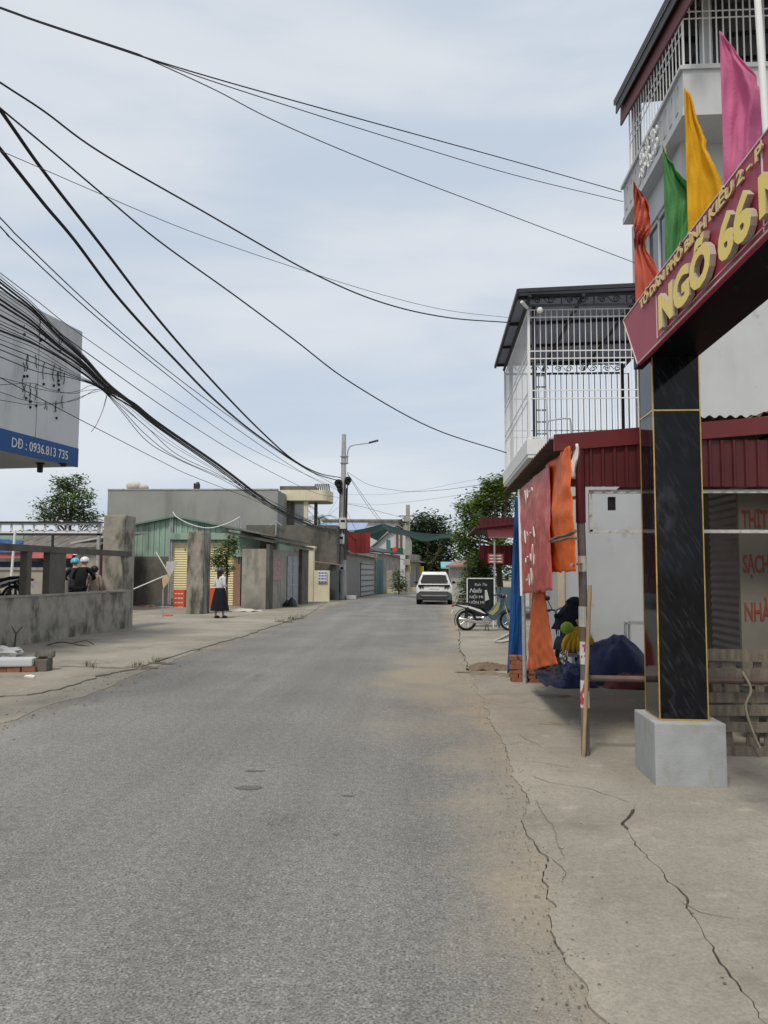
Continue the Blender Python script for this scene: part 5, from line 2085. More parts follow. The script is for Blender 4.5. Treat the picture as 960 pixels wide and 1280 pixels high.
def s_for(px):
    lo, hi = 0, 8.9
    for _ in range(40):
        mid = (lo + hi) / 2
        q = CM.transposed() @ (E0 - bd_ * mid + V(0, 0, bz0 + .2 - E0.z) - CAM)
        if q.x / -q.z * F + 480 > px: lo = mid
        else: hi = mid
    return lo


sA, sB = s_for(14), s_for(84)
mb = MB()
mb.text('DĐ : 0936.813 735', frB(sA, bz0 + .11, -.016), .27, .003, .0015, width=sA - sB)
mb.build('lettering', m_paper, bl_)
mb = MB()
rr = random.Random(5)
for i in range(34):
    row = i % 3
    s = rr.uniform(.6, 4.6)
    z = (bz0 + 1.15, bz0 + 1.75, bz0 + 2.6)[row] + rr.uniform(-.12, .12) + s * .0
    if row < 2 and not (.55 < s < 2.0): s = rr.uniform(.55, 2.0)
    pts = [Vector(frB(s, z) @ V(rr.uniform(-.04, .04), k * .09, 0)) for k in range(rr.randint(2, 5))]
    if len(pts) > 2: pts = catmull(pts, 3)
    mb.tube(pts, .007, 5)
    if rr.random() < .5:
        mb.ell(frB(s, z - .1) @ V(.03, 0, 0), (.03, .03, .03), 6, 5)
mb.build('glue_mark', mat('dried_glue', (.035, .035, .04), .8), pn)
mb = MB()
for s in (1.45, 4.2, 6.5): bx_(s, s + .012, -.004, -.001, bz0 + band, bz1, mb)
mb.build('panel_seam', mat('seam_grey', (.2, .21, .22), .7), pn)
for px, py, h in ((50, 586, .20), (79, 584, .07)):
    q = onY(px, py, E0.y - 1.2)
    mb = MB()
    q = W(px, py, 16.4)
    mb.lathe([(.05, bz0 - h), (.06, bz0 - h + .02), (.06, bz0 - .03), (.09, bz0 - .02), (.09, bz0 + .0)], (q.x, q.y, 0), 14)
    mb.build('spotlight', m_black, bb)
shp = thing('shop_building', 'two storey building carrying the billboard, just outside the left edge', 'building', V(-14, 12, 0))
mb = MB()
bx_(1.0, 9, 4.52, 10, 0, 7.2, mb)
mb.build('wall', m_white, shp)
mb = MB()
bx_(.4, .7, 4.0, 4.4, 0, bz0 - .001, mb)
mb.build('column', m_white, shp)

# ------------------------------------------------------------------ sheds behind the wall
shed = thing('market_shed', 'low shed with fibre cement roof and red eave behind the mouldy wall', 'shed', W(60, 740, 33) * 1)
ORG[shed.name].z = 0; shed.location.z = 0


def pbox(mb, px0, px1, py0, py1, D, depth):
    """box whose front face spans the given pixels at depth D"""
    a, b = W(px0, py1, D), W(px1, py0, D)
    y = (a.y + b.y) / 2
    mb.box(a.x, b.x, y, y + depth, a.z, b.z)
    return mb


def zat(py, D): return W(480, py, D).z


mb = MB()
a, b = W(-40, 692, 32), W(128, 692, 32)
mb.corr((a.x, a.y, zat(691, 32)), (1, 0, 0), b.x - a.x, (0, 1, (zat(666, 36) - zat(691, 32)) / 4.0), 4.0, (0, -.3, 1), .34, .11, .006, 'sine')
mb.build('roof', m_fibro, shed)
mb = MB()
a2 = W(93, 700, 31.9)
mb.prism([V(a.x, a.y - .25, zat(700, 31.8)), V(a2.x, a2.y - .25, zat(700, 31.8)), V(a2.x, a2.y - .05, zat(690, 32)), V(a.x, a.y - .05, zat(690, 32))], (0, .04, .03))
mb.build('red_eave', mat('faded_red_sheet', (.36, .085, .08), .6, .2, 3), shed)
mb = MB()
pbox(mb, -60, 160, 694, 762, 36, .2)
mb.build('wall', m_conc_dark, shed)
mb = MB()
pbox(mb, -60, 85, 712, 760, 29, .2)
mb.build('low_wall', mat('beige_old_wall', (.33, .30, .25), .9, .2, 2, stain=((.17, .15, .12), .6, .1, (2, 2, .6), .6)), shed)
mb = MB()
pbox(mb, -60, 86, 709.5, 712.2, 28.95, .34)
mb.build('wall_cap', m_conc_mid, shed)
mb = MB()
for px in (-10, 55, 92):
    pbox(mb, px, px + 3, 695, 760, 31.6, .1)
split_build(mb, 'post', m_conc_mid, shed)
cloth('blue_tarp', [W(-40, 672, 31.2), W(30, 676, 31.2), W(28, 690, 31.0), W(-40, 692, 31.0)], m_blue, 'blue tarp stretched under the green strip at far left shed', 'tarp', .06, 31, nrm=(0, -1, 0))
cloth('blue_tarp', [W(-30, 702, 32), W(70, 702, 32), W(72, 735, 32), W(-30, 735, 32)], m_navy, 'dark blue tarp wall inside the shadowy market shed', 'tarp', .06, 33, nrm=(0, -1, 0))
mb = MB()
pbox(mb, -40, 30, 664, 674, 31.4, .1)
mb.build('green_panel', m_green, shed)
# small shed with sloping roof next to the pillar
ss = thing('small_shed', 'grey shed with a pale slanted roof edge beside the gate pillar', 'shed', W(112, 740, 30.5))
ORG[ss.name].z = .3; ss.location.z = .3
mb = MB()
a, b = W(88, 680, 30), W(150, 668, 30)
mb.prism([a, b, b + V(0, 0, .07), a + V(0, 0, .07)], (0, 3, .2))
mb.build('roof', mat('pale_roof_edge', (.45, .45, .43), .7, .2, 4), ss)
mb = MB()
pbox(mb, 93, 122, 684, 760, 30.4, 2)
mb.build('wall', m_conc_mid, ss)
mb = MB()
pbox(mb, 121, 128, 684, 760, 30.3, .4)
mb.build('maroon_post', m_maroon, ss)
# white truss over the sliding gate
tr = thing('steel_truss', 'long white steel truss beam spanning above the shed roofs', 'truss', W(40, 662, 35))
mb = MB()
xa, xb = W(-60, 660, 28.5).x, W(129, 660, 28.5).x
y = W(60, 660, 28.5).y
z0, z1 = zat(667.5, 28.5), zat(657.5, 28.5)
mb.bar((xa, y, z0), (xb, y, z0), .06, .07); mb.bar((xa, y, z1), (xb, y, z1), .06, .07)
n = 13
for i in range(n + 1):
    x = xa + (xb - xa) * i / n
    mb.bar((x, y, z0), (x, y, z1), .06)
mb.build('frame', m_white_bar, tr)
mb = MB()
mb.bar((xa, y, z0 - .08), (xb, y, z0 - .08), .1, .08)
mb.bar((xa, y, z1 + .07), (xb, y, z1 + .07), .3, .05)
mb.build('dark_beam', m_iron, tr)
mb = MB()
mb.bar((xb - .1, y, 0), (xb - .1, y, z1), .1)
mb.bar((xa + .1, y, 0), (xa + .1, y, z1), .1)
split_build(mb, 'post', m_steel, tr)
mb = MB()
a, b = W(19, 663, 27.5), W(13, 735, 27.5)
mb.tube([a, b], .045, 8)
tag(mb.build('pole', m_paper), 'thin leaning pale pole below the white truss', 'pole')
mb = MB()
a, b = W(66, 668, 27.5), W(66, 700, 27.5)
mb.tube([a, b - V(0, 0, 1.4)], .05, 8)
tag(mb.build('pole', m_iron), 'short dark pole in front of the fibre cement roof', 'pole')

# ------------------------------------------------------------------ grey flat-roofed building
gb = thing('flat_roof_building', 'large blank grey rendered building with flat roof behind the green shed', 'building', W(245, 750, 50))
ORG[gb.name].z = 0; gb.location.z = 0
mb = MB()
a, b = W(135, 613, 48), W(350, 613, 48)
gtop = a.z
mb.box(a.x, b.x, a.y, a.y + 10, 0, gtop)
mb.build('wall', m_render, gb)
mb = MB()
mb.box(a.x - .02, b.x + .02, a.y - .03, a.y + .15, gtop, gtop + .09)
mb.build('parapet', m_conc_mid, gb)
mb = MB()
p = W(243, 613, 48.2)
mb.tube([V(p.x, p.y, gtop - 1.8), V(p.x, p.y, gtop + .5)], .06, 8)
mb.lathe([(.1, 0), (.16, .1), (.16, .35), (.08, .5)], V(p.x + .2, p.y, gtop + .08), 10)
mb.build('vent_pipe', m_iron, gb)
mb = MB()
for px, wd in ((215, .04), (262, .03)):
    p = W(px, 640, 48)
    mb.box(p.x, p.x + wd, p.y - .02, p.y - .004, 2, gtop - .02)
mb.build('plaster_seam', m_conc_dark, gb)
for px, rx, rz_, lb in ((168, .52, .33, 'round pale water sack on the left end of the grey flat roof'), (179, .36, .24, 'smaller pale sack beside the round one on the flat roof')):
    p = W(px, 606, 49)
    mb = MB()
    mb.ell(V(p.x, p.y, gtop + .09 + rz_ * .85), (rx, rx * .8, rz_), 18, 12, wob=.12, seed=px)
    tag(mb.build('water_sack', mat('pale_sack', (.48, .46, .41), .7, .12, 4), smooth=True), lb, 'sack')

# ------------------------------------------------------------------ green shed with yellow shutter
gs = thing('green_shed', 'green corrugated gabled shed with a yellow roller shutter', 'shed', W(250, 757, 36))
ORG[gs.name].z = 0; gs.location.z = 0
D = 36
y0 = W(250, 757, D).y
xl, xr, xm = W(112, 700, D).x, W(326, 700, D).x, W(218, 700, D).x
ze, zm = zat(668, D), zat(648, D)
mb = MB()
n = 60
for i in range(n):           # ribbed gable sheet
    xa, xb = xl + (xr - xl) * i / n, xl + (xr - xl) * (i + 1) / n
    xsh0, xsh1 = W(215, 700, D).x, W(297, 700, D).x

    def roofz(x): return ze + (zm - ze) * (1 - abs(x - xm) / ((xr - xl) / 2)) if x > xm else ze + (zm - ze) * (x - xl) / (xm - xl)
    zb = zat(680, D) if xsh0 < (xa + xb) / 2 < xsh1 else zat(697, D)
    off = .03 if i % 2 else 0
    mb.prism([V(xa, y0 - off, zb), V(xb - .01, y0 - off, zb), V(xb - .01, y0 - off, roofz(xb) - .02), V(xa, y0 - off, roofz(xa) - .02)], (0, .06 + off, 0))
mb.build('gable', m_green, gs)
mb = MB()
mb.prism([V(xl - .2, y0 - .25, ze - .08), V(xm, y0 - .25, zm), V(xm, y0 - .25, zm + .08), V(xl - .2, y0 - .25, ze)], (0, 9, 0))
mb.prism([V(xm + .001, y0 - .25, zm), V(xr + .15, y0 - .25, ze - .05), V(xr + .15, y0 - .25, ze + .03), V(xm + .001, y0 - .25, zm + .08)], (0, 9, 0))
mb.build('roof', mat('green_roof_sheet', (.12, .21, .165), .6, .15, 1.5), gs)
mb = MB()
xs0, xs1 = W(216, 700, D).x, W(297, 700, D).x
mb.corr((xs0, y0 + .05, .03), (0, 0, 1), zat(680, D) - .05, (1, 0, 0), xs1 - xs0, (0, -1, 0), .11, .022, .004, 'sine')
mb.build('roller_shutter', m_yshut, gs)
mb = MB()
rrr = random.Random(2)
for i in range(7):
    x = xs0 + .5 + i * .14
    mb.prism([V(x, y0 + .01, zat(689, D)), V(x + .09, y0 + .01, zat(689, D)), V(x + .045, y0 + .01, zat(686.5, D))], (0, .02, 0))
mb.build('vent_hole', m_conc_dark, gs)
mb = MB()
mb.box(xs0 - .15, xs1 + .15, y0 - .22, y0 - .06, zat(676, D), zat(668, D))
mb.build('shutter_box', m_green, gs, bevel=.02)
mb = MB()
for px in (212, 214.5, 299, 302):
    x = W(px, 700, D).x
    mb.tube([V(x, y0 - .1, 0), V(x, y0 - .1, zat(645 if px < 250 else 650, D))], .045, 8)
split_build(mb, 'post', m_steel, gs)
mb = MB()
mb.box(W(294, 700, D).x, W(303, 700, D).x, y0 - .2, y0 - .12, 0, zat(706, D))
mb.build('brick_pier', mat('pinkish_brickwork', (.30, .19, .14), .9, .25, 9, .4, 30), gs)
mb = MB()
mb.box(xl, W(213, 700, D).x, y0 - .03, y0 + .2, 0, zat(697, D) - .005)
mb.build('lower_wall', m_conc_dark, gs)
mb = MB()
mb.box(W(216, 700, D).x + .1, W(297, 700, D).x, y0 + .2, y0 + 9, 0, 2.6)
mb.box(xr - .15, xr, y0 + .05, y0 + 8.8, 0, ze - .1)
mb.build('side_wall', m_green, gs)
mb = MB()
mb.prism([V(W(303, 0, D).x, y0 - .35, zat(697, D)), V(xr + .02, y0 - .35, zat(697, D)), V(xr + .1, y0 - .35, zat(668, D)), V(W(303, 0, D).x, y0 - .35, zat(664, D))], (0, .05, 0))
mb.build('green_side_sheet', m_green, gs)
# sagging white pipe across the shed
mb = MB()
mb.tube(catmull([W(216, 640, 35), W(222, 647, 35), W(240, 656, 35), W(262, 660, 35), W(285, 654, 35), W(300, 646, 35)], 6), .024, 6)
tag(mb.build('pipe', m_paper, smooth=True), 'sagging white plastic pipe strung across the green gable', 'pipe')
# red cartons
for px0, px1, py0, py1, d, lb, tx in ((216, 231, 737, 760, 34.5, 'orange red sign box with white lines left of the concrete pillar', True), (258, 269, 735, 748, 34.6, 'orange red box between the concrete pillar and the woman', False)):
    t = thing('sign_box', lb, 'box', W((px0 + px1) / 2, 760, d))
    ORG[t.name].z = .02; t.location.z = .02
    mb = MB()
    a, b = W(px0, py1, d), W(px1, py0, d)
    mb.box(a.x, b.x, a.y, a.y + .3, .03, b.z)
    mb.build('panel', m_redplastic, t, bevel=.01)
    mb = MB()
    if tx:
        for i in range(4):
            z = b.z - .16 - i * .2
            for j in range(3):
                mb.box(a.x + .07 + j * .14, a.x + .17 + j * .14, a.y - .006, a.y - .003, z - .045, z)
        mb.build('marking', m_paper, t)
        mb = MB()
        mb.bar((a.x + .05, a.y + .15, .0), (a.x + .05, a.y + .15, .06), .04); mb.bar((b.x - .05, a.y + .15, .0), (b.x - .05, a.y + .15, .06), .04)
        mb.build('foot', m_iron, t)
# broken hanging sign on pipes
hs = thing('broken_sign', 'torn yellowed sign board dangling from bent white pipes', 'sign', W(205, 735, 27))
ORG[hs.name].z = .0; hs.location.z = 0
m_dingy = mat('dingy_sheet', (.46, .45, .43), .8, .15, 6)
mb = MB()
mb.tube([W(163, 738, 26.5), W(203, 721, 27)], .02, 6); mb.tube([W(195, 690, 27), W(208, 712, 27)], .018, 6)
mb.build('pipe', m_paper, hs)
mb = MB()
mb.prism([W(202, 720, 27), W(212, 717, 27), W(213, 724, 27), W(204, 736, 27)], (0, .04, 0))
mb.build('panel', mat('yellowed_panel', (.50, .40, .24), .7, .2, 6), hs)
mb = MB()
mb.prism([W(208, 702, 26.9), W(221, 701, 26.9), W(220, 708, 26.9), W(212, 722, 26.9), W(207, 712, 26.9)], (0, .03, 0))
mb.build('torn_sheet', m_dingy, hs)
mb = MB()
mb.tube([W(163, 738, 26.5), V(W(163, 738, 26.5).x, W(163, 738, 26.5).y, 0)], .03, 6)
mb.tube([W(204, 736, 27.02), V(W(204, 736, 27).x, W(204, 736, 27.02).y, 0)], .02, 6)
split_build(mb, 'support', m_steel, hs)
# small clutter on the forecourt
for px, py, rx, rz_, cm, lb in ((173, 752, .14, .28, m_brick, 'short red-brown stump beside the dark shed wall'), (205, 757, .55, .05, m_navy, 'flat dark blue cloth on the ground by the shed'),
                                (185, 758, .5, .04, mat('dull_red_cloth', (.16, .05, .045)), 'dull red cloth strip on the ground left of the shutter'),
                                (210, 770, .18, .03, m_redplastic, 'bright red plastic scrap on the forecourt concrete'),
                                (303, 764, .75, .07, mat('pale_debris', (.48, .45, .40), .9, .2, 6), 'low pale rubble mound at the foot of the concrete hut'),
                                (317, 760, .25, .22, m_conc_dark, 'dark clump at the corner of the concrete hut')):
    p = G(px, py, .022)
    mb = MB()
    heap(p, rx, rx * .6, rz_, px * .13, .5)
    for i, v in enumerate(mb.v): mb.v[i] = V(v.x, v.y, v.z + .022)
    tag(mb.build('debris' if rz_ < .2 else 'stump', cm, smooth=True), lb, 'debris')

# ------------------------------------------------------------------ concrete hut with blue door
hut = thing('concrete_hut', 'small stained concrete hut with a blue-grey door and pinkish poster', 'hut', V(-7.5, 36, 0))
hx0, hx1, hy0, hy1 = W(301, 762, 33.2).x, W(333, 762, 33.2).x, W(320, 762, 33.2).y, W(381, 755, 39.6).y
hx1b = W(382, 755, 39.8).x
hz = zat(697, 33.2) + .0
mb = MB()
mb.prism([V(hx0, hy0, 0), V(hx1, hy0, 0), V(hx1b, hy1, 0), V(hx0 - .5, hy1, 0)], (0, 0, hz + .35))
hw = mb.build('wall', m_conc_mid, hut)
fd = (V(hx1b, hy1, 0) - V(hx1, hy0, 0))
fl = fd.length
fd.normalize()
fn_ = V(fd.y, -fd.x, 0)   # outward, to the road


def hpt(s, o, z): return V(hx1, hy0, 0) + fd * (s * fl) + fn_ * o + V(0, 0, z)


mb = MB()
mb.prism([hpt(-.03, .35, 2.85), hpt(1.03, .35, 2.75), hpt(1.03, .35, 2.87), hpt(-.03, .35, 2.97)], fn_ * -2.4 + V(0, 0, .45))
mb.build('roof', m_conc_dark, hut)
mb = MB()
mb.prism([hpt(-.05, .42, 3.10), hpt(.9, .42, 3.0), hpt(.9, .42, 3.06), hpt(-.05, .42, 3.16)], fn_ * -2.4 + V(0, 0, .45))
mb.build('roof_sheet', m_fibro, hut)
mb = MB()
mb.prism([hpt(-.02, .14, 0), hpt(.07, .14, 0), hpt(.07, .002, 0), hpt(-.02, .002, 0)], (0, 0, 2.8))
mb.prism([hpt(.80, .16, 0), hpt(1.0, .16, 0), hpt(1.0, .002, 0), hpt(.80, .002, 0)], (0, 0, 2.75))
split_build(mb, 'pier', m_conc_dark, hut)
mb = MB()
mb.prism([hpt(.47, .05, 0.02), hpt(.74, .05, 0.02), hpt(.74, .01, 0.02), hpt(.47, .01, 0.02)], (0, 0, 2.35))
dr = mb.build('door', mat('blue_grey_door', (.30, .33, .35), .6, .12, 4, stain=((.2, .17, .14), .62, .1, (4, 4, 2), .6)), hut)
mb = MB()
for z in (.5, 1.0, 1.5, 2.0):
    mb.bar(hpt(.48, .06, z), hpt(.73, .06, z), .02, .05)
mb.bar(hpt(.60, .06, .05), hpt(.60, .06, 2.3), .05, .02)
mb.build('rail', m_steel, dr)
mb = MB()
mb.prism([hpt(.10, .02, 1.25), hpt(.32, .02, 1.25), hpt(.32, .005, 1.25), hpt(.10, .005, 1.25)], (0, 0, .95))
pk = mb.build('poster', mat('pinkish_poster', (.42, .30, .30), .8, .2, 14, stain=((.30, .13, .15), .55, .05, (9, 9, 14))), hut)
mb = MB()
hq_ = hpt(.40, .32, 0)
heap(hq_, .36, .28, .40, 3.3, .6)
for i, v in enumerate(mb.v): mb.v[i] = V(v.x, v.y, v.z + .02)
tag(mb.build('dark_mound', m_black, smooth=True), 'low dark mound standing in for a dark patch by the blue-grey hut door', 'sack')  # added mound imitating a dark patch beside the door, not a sack

# ------------------------------------------------------------------ cream porch house + brown house behind the hut
cp = thing('porch_house', 'dark concrete house topped by a cream pillared rooftop porch', 'house', W(380, 745, 46))
ORG[cp.name].z = 0; cp.location.z = 0
mb = MB()
a, b = W(296, 657, 43), W(424, 657, 46)
mb.box(a.x, W(421, 700, 45).x, W(360, 700, 45).y, 58, 0, zat(657, 45))
mb.build('wall', m_conc_dark, cp)
mb = MB()
zt, zb = zat(613, 50), zat(626, 50)
xa, xb = W(350, 620, 50).x, W(402, 620, 50).x
yy = W(380, 620, 50).y
ring = [V(xa, yy, zb)] + [V(xb + .55 * math.sin(t) , yy + .0 + 1.5 - 1.5 * math.cos(t), zb) for t in [k * math.pi / 16 for k in range(17)]] + [V(xa, yy + 3, zb)]
mb.prism(ring, (0, 0, zt - zb))
mb.build('porch_roof', m_cream, cp)
mb = MB()
mb.box(xa - .2, xb - .6, yy + .8, yy + 2.9, zt, zt + .35)
for i in range(8):
    mb.tube([V(xb - .6 + i * .15, yy + .5, zt), V(xb - .45 + i * .12, yy + .5, zt + .45)], .05, 6)
mb.build('roof_planter', m_conc_dark, cp)
mb = MB()
mb.box(W(379, 640, 50).x, W(384, 640, 50).x, yy + .2, yy + .45, zat(660, 50), zb)
mb.build('pillar', m_cream, cp)
mb = MB()
mb.box(W(388, 640, 50).x, W(392, 640, 50).x, yy + 1.6, yy + 1.8, zat(660, 50), zb)
mb.box(W(351, 640, 50).x, W(361, 640, 50).x, yy + .3, yy + 2, zat(660, 50), zb)
split_build(mb, 'rear_pillar', m_conc_dark, cp)
mb = MB()
p = W(345, 655, 44.8)
mb.tube([V(p.x, p.y, zat(670, 45)), V(p.x, p.y, zat(652, 45))], .04, 6)
mb.tube([W(338, 657, 44.8), W(345, 651, 44.8), W(352, 657, 44.8)], .03, 6)
tag(mb.build('antenna', m_steel), 'thin rooftop aerial on the dark concrete house', 'antenna')

# cream gate pier and panel
cg = thing('cream_gate', 'cream painted gate pier and wall panel with a blue notice', 'gate', W(392, 752, 42.5))
ORG[cg.name].z = 0; cg.location.z = 0
mb = MB()
a, b = W(380, 700, 42.5), W(392, 700, 42.5)
zt = zat(686, 42.5)
mb.box(a.x, b.x, a.y, a.y + .5, 0, zt)
mb.box(a.x - .08, b.x + .08, a.y - .08, a.y + .58, zt, zt + .13)
mb.box(a.x - .03, b.x + .03, a.y - .03, a.y + .53, zt - .09, zt - .001)
mb.build('pier', m_cream, cg)
mb = MB()
a, b = W(392.6, 713, 42.3), W(412, 713, 42.3)
mb.box(a.x, b.x, a.y, a.y + .14, 0, a.z)
pnl = mb.build('wall_panel', m_cream, cg)
a, b = W(397, 728, 42.2), W(409, 713.5, 42.2)
mb = MB()
mb.box(a.x, b.x, a.y, a.y + .02, a.z, b.z)
nt = mb.build('notice', m_paper, pnl)
mb = MB()
for i in range(4):
    for j in range(3):
        x = a.x + .04 + j * .165
        z = b.z - .08 - i * .155
        mb.box(x, x + .13, a.y - .006, a.y - .003, z - .08, z)
mb.build('marking', mat('blue_ink', (.14, .17, .42), .7), nt)
mb = MB()
a, b = W(412.5, 713, 43), W(424, 713, 43)
mb.corr((a.x, a.y, .08), (1, 0, 0), b.x - a.x, (0, 0, 1), a.z - .1, (0, -1, 0), .12, .02, .004)
mb.build('gate_leaf', mat('dark_gate_sheet', (.07, .08, .085), .6, .2, 3), cg)
mb = MB()
mb.bar(W(393, 702, 44), W(424, 706, 45), .3, .05)
mb.build('porch_roof_edge', mat('pink_roof_edge', (.42, .26, .23), .7), cg)

# ------------------------------------------------------------------ left row beyond the pole
pole_base = G(428, 749)
# red metal upper wall on grey ground floor: facade from D=47 to D=60
rh = thing('red_wall_house', 'low grey roadside house with a red metal upper wall', 'house', W(445, 745, 52))
ORG[rh.name].z = 0; rh.location.z = 0


def slab(mb, A, B, z0, z1, back, zz=0):
    """vertical wall between plan points A,B thickened by back vector"""
    mb.prism([V(A.x, A.y, z0), V(B.x, B.y, z0), V(B.x, B.y, z1), V(A.x, A.y, z1)], back)
    return mb


A, B = W(432, 740, 47.5), W(468, 740, 58)
bk = V(-4, .8, 0)
mb = MB(); slab(mb, A, B, 0, 3.0, bk); split_build(mb, 'wall', m_conc_mid, rh)
mb = MB(); slab(mb, A + V(-.4, 0, 0), B + V(-.6, -2, 0), 3.01, zat(666, 50), bk * .5)
a, b = W(414, 690, 49), W(466, 690, 49)
mb2 = MB()
mb2.corr((a.x, a.y, zat(692, 49)), (1, 0, 0), b.x - a.x - .15, (0, 0, 1), zat(666, 49) - zat(692, 49), (0, -1, 0), .25, .03, .01)
mb2.build('red_upper_wall', m_redsheet, rh)
mb = MB()
mb.prism([V(A.x + .3, A.y - .2, 2.75), V(B.x + .3, B.y, 2.65), V(B.x + .3, B.y, 2.72), V(A.x + .3, A.y - .2, 2.82)], V(-1.4, .3, .5))
mb.build('awning', m_fibro, rh)
mb = MB()
q0, q1 = A.lerp(B, .45) + V(.03, 0, 0), A.lerp(B, .93) + V(.03, 0, 0)
slab(mb, q0, q1, .05, 2.3, V(.04, -.01, 0))
gt = mb.build('gate', mat('pale_metal_gate', (.36, .36, .35), .6, .15, 4), rh)
mb = MB()
for i in range(6):
    mb.bar(V(q0.x + .05, q0.y - .02, .3 + i * .38), V(q1.x + .05, q1.y - .02, .3 + i * .38), .03, .06)
mb.build('gate_rail', m_iron, gt)
mb = MB()
slab(mb, A + V(.02, 0, 0), A.lerp(B, .4) + V(.02, 0, 0), 0, 2.4, V(.03, -.01, 0))
mb.build('dark_shutter', m_gshut, rh)

gd = thing('green_gate_house', 'narrow house with a tall green metal gate and dark awning', 'house', W(480, 743, 60))
ORG[gd.name].z = 0; gd.location.z = 0
A2, B2 = W(469, 740, 58.5), W(481, 740, 62)
mb = MB(); slab(mb, A2, B2, 0, 2.6, V(.06, -.02, 0)); mb.build('gate', m_teal, gd)
mb = MB(); mb.bar(V(A2.x, A2.y - .1, 0), V(A2.x, A2.y - .1, 3.0), .22); mb.build('post', m_conc_mid, gd)
mb = MB(); slab(mb, A2 + V(-.1, .2, 0), W(500, 740, 66), 0, 3.1, V(-4, .8, 0)); mb.build('wall', m_conc_mid, gd)
mb = MB()
pa, pb_ = W(462, 690, 57), W(510, 694, 66)
mb.prism([pa, pb_, pb_ + V(0, 0, .12), pa + V(0, 0, .12)], V(-3, .5, .6))
mb.build('awning', m_iron, gd)
mb = MB()
a, b = W(483, 735, 60), W(492, 716, 62)
mb.box(a.x, b.x, a.y, a.y + .3, .4, 1.8)
mb.build('banner_panel', mat('old_poster_panel', (.36, .31, .27), .8, .3, 5), gd)

wh = thing('white_gable_house', 'white gabled house with a small green-framed window', 'house', W(500, 740, 72))
ORG[wh.name].z = 0; wh.location.z = 0
a, b = W(462, 700, 70), W(512, 700, 70)
pk_ = W(497, 657, 70)
mb = MB()
mb.prism([V(a.x, a.y, 0), V(b.x, a.y, 0), V(b.x, a.y, zat(672, 70)), V(pk_.x, a.y, pk_.z), V(a.x, a.y, zat(688, 70))], (0, 8, 0))
mb.build('wall', m_white, wh)
mb = MB()
for p, q in ((V(a.x - .3, a.y - .3, zat(690, 70)), V(pk_.x, a.y - .3, pk_.z)), (V(pk_.x + .001, a.y - .3, pk_.z), V(b.x + .3, a.y - .3, zat(669, 70)))):
    mb.prism([p, q, q + V(0, 0, .12), p + V(0, 0, .12)], (0, 8.4, 0))
mb.build('roof', m_fibro, wh)
mb = MB()
w0, w1 = W(483, 690, 69.9), W(488, 675, 69.9)
mb.box(w0.x, w1.x, w0.y - .03, w0.y + .02, w0.z, w1.z)
mb.build('window', m_teal, wh)
mb = MB()
for px in (495, 500):
    p = W(px, 680, 69.8)
    mb.box(p.x, p.x + .2, p.y - .06, p.y, zat(690, 70), zat(663, 70))
split_build(mb, 'pilaster', mat('brown_pilaster', (.16, .085, .06), .9), wh)
gsn = thing('green_sign', 'dark green shop sign with a round red emblem', 'sign', W(500, 690, 65))
mb = MB()
a, b = W(488, 693, 65), W(504, 685, 65)
mb.box(a.x, b.x, a.y, a.y + .15, a.z, b.z)
mb.build('panel', mat('dark_green_sign', (.02, .09, .06), .5), gsn)
mb = MB()
p = W(493.5, 687.0, 64.7)
mb.lathe([(.21, -.04), (.21, 0)], V(p.x, p.y, p.z), 20, 'Y')
mb.build('emblem', mat('red_emblem', (.62, .06, .04), .5), gsn)
mb = MB()
mb.bar(W(490, 688, 65.2), W(490, 700, 66), .06)
mb.build('bracket', m_iron, gsn)

lb_ = thing('long_building', 'long low pale building with a flat roof line behind the pole', 'building', W(455, 740, 90))
ORG[lb_.name].z = 0; lb_.location.z = 0
mb = MB()
a, b = W(405, 652, 88), W(498, 652, 88)
mb.box(a.x, b.x, a.y, a.y + 10, 0, a.z)
mb.build('wall', m_white, lb_)
mb = MB()
mb.box(a.x - .3, b.x + .3, a.y - .3, a.y + 10.2, a.z, a.z + .25)
mb.build('roof', m_fibro, lb_)
br = thing('blue_roof_shed', 'shed with a pale blue metal roof behind the utility pole', 'shed', W(425, 740, 60))
ORG[br.name].z = 0; br.location.z = 0
mb = MB()
a, b = W(392, 664, 58), W(455, 664, 58)
mb.prism([V(a.x, a.y, a.z), V(b.x, a.y, a.z), V(b.x, a.y + 4, zat(655, 62)), V(a.x, a.y + 4, zat(655, 62))], (0, 0, .08))
mb.build('roof', mat('pale_blue_roof', (.26, .33, .50), .5, .15, 1), br)
mb = MB()
mb.box(a.x + .2, b.x - .2, a.y + .2, a.y + 4, 0, a.z - .01)
mb.build('wall', m_conc_mid, br)

# far shops left of the tree
fs_ = thing('far_shop', 'distant grey shopfront with dark doorway behind the second pole', 'shop', W(525, 740, 74))
ORG[fs_.name].z = 0; fs_.location.z = 0
mb = MB()
A3, B3 = W(508, 740, 70), W(530, 740, 82)
slab(mb, A3, B3, 0, 3.4, V(-4, .8, 0)); mb.build('wall', m_conc_mid, fs_)
mb = MB()
for t0, t1 in ((.1, .35), (.5, .75)):
    slab(mb, A3.lerp(B3, t0) + V(.02, 0, 0), A3.lerp(B3, t1) + V(.02, 0, 0), 0, 2.2, V(.03, -.01, 0))
split_build(mb, 'door', m_gshut, fs_)
mb = MB()
pa, pb_ = A3 + V(.6, 0, 2.6), B3 + V(.6, 0, 2.6)
mb.prism([V(pa.x, pa.y, 2.6), V(pb_.x, pb_.y, 2.6), V(pb_.x, pb_.y, 2.68), V(pa.x, pa.y, 2.68)], V(-1, .2, .3))
mb.build('awning', m_fibro, fs_)
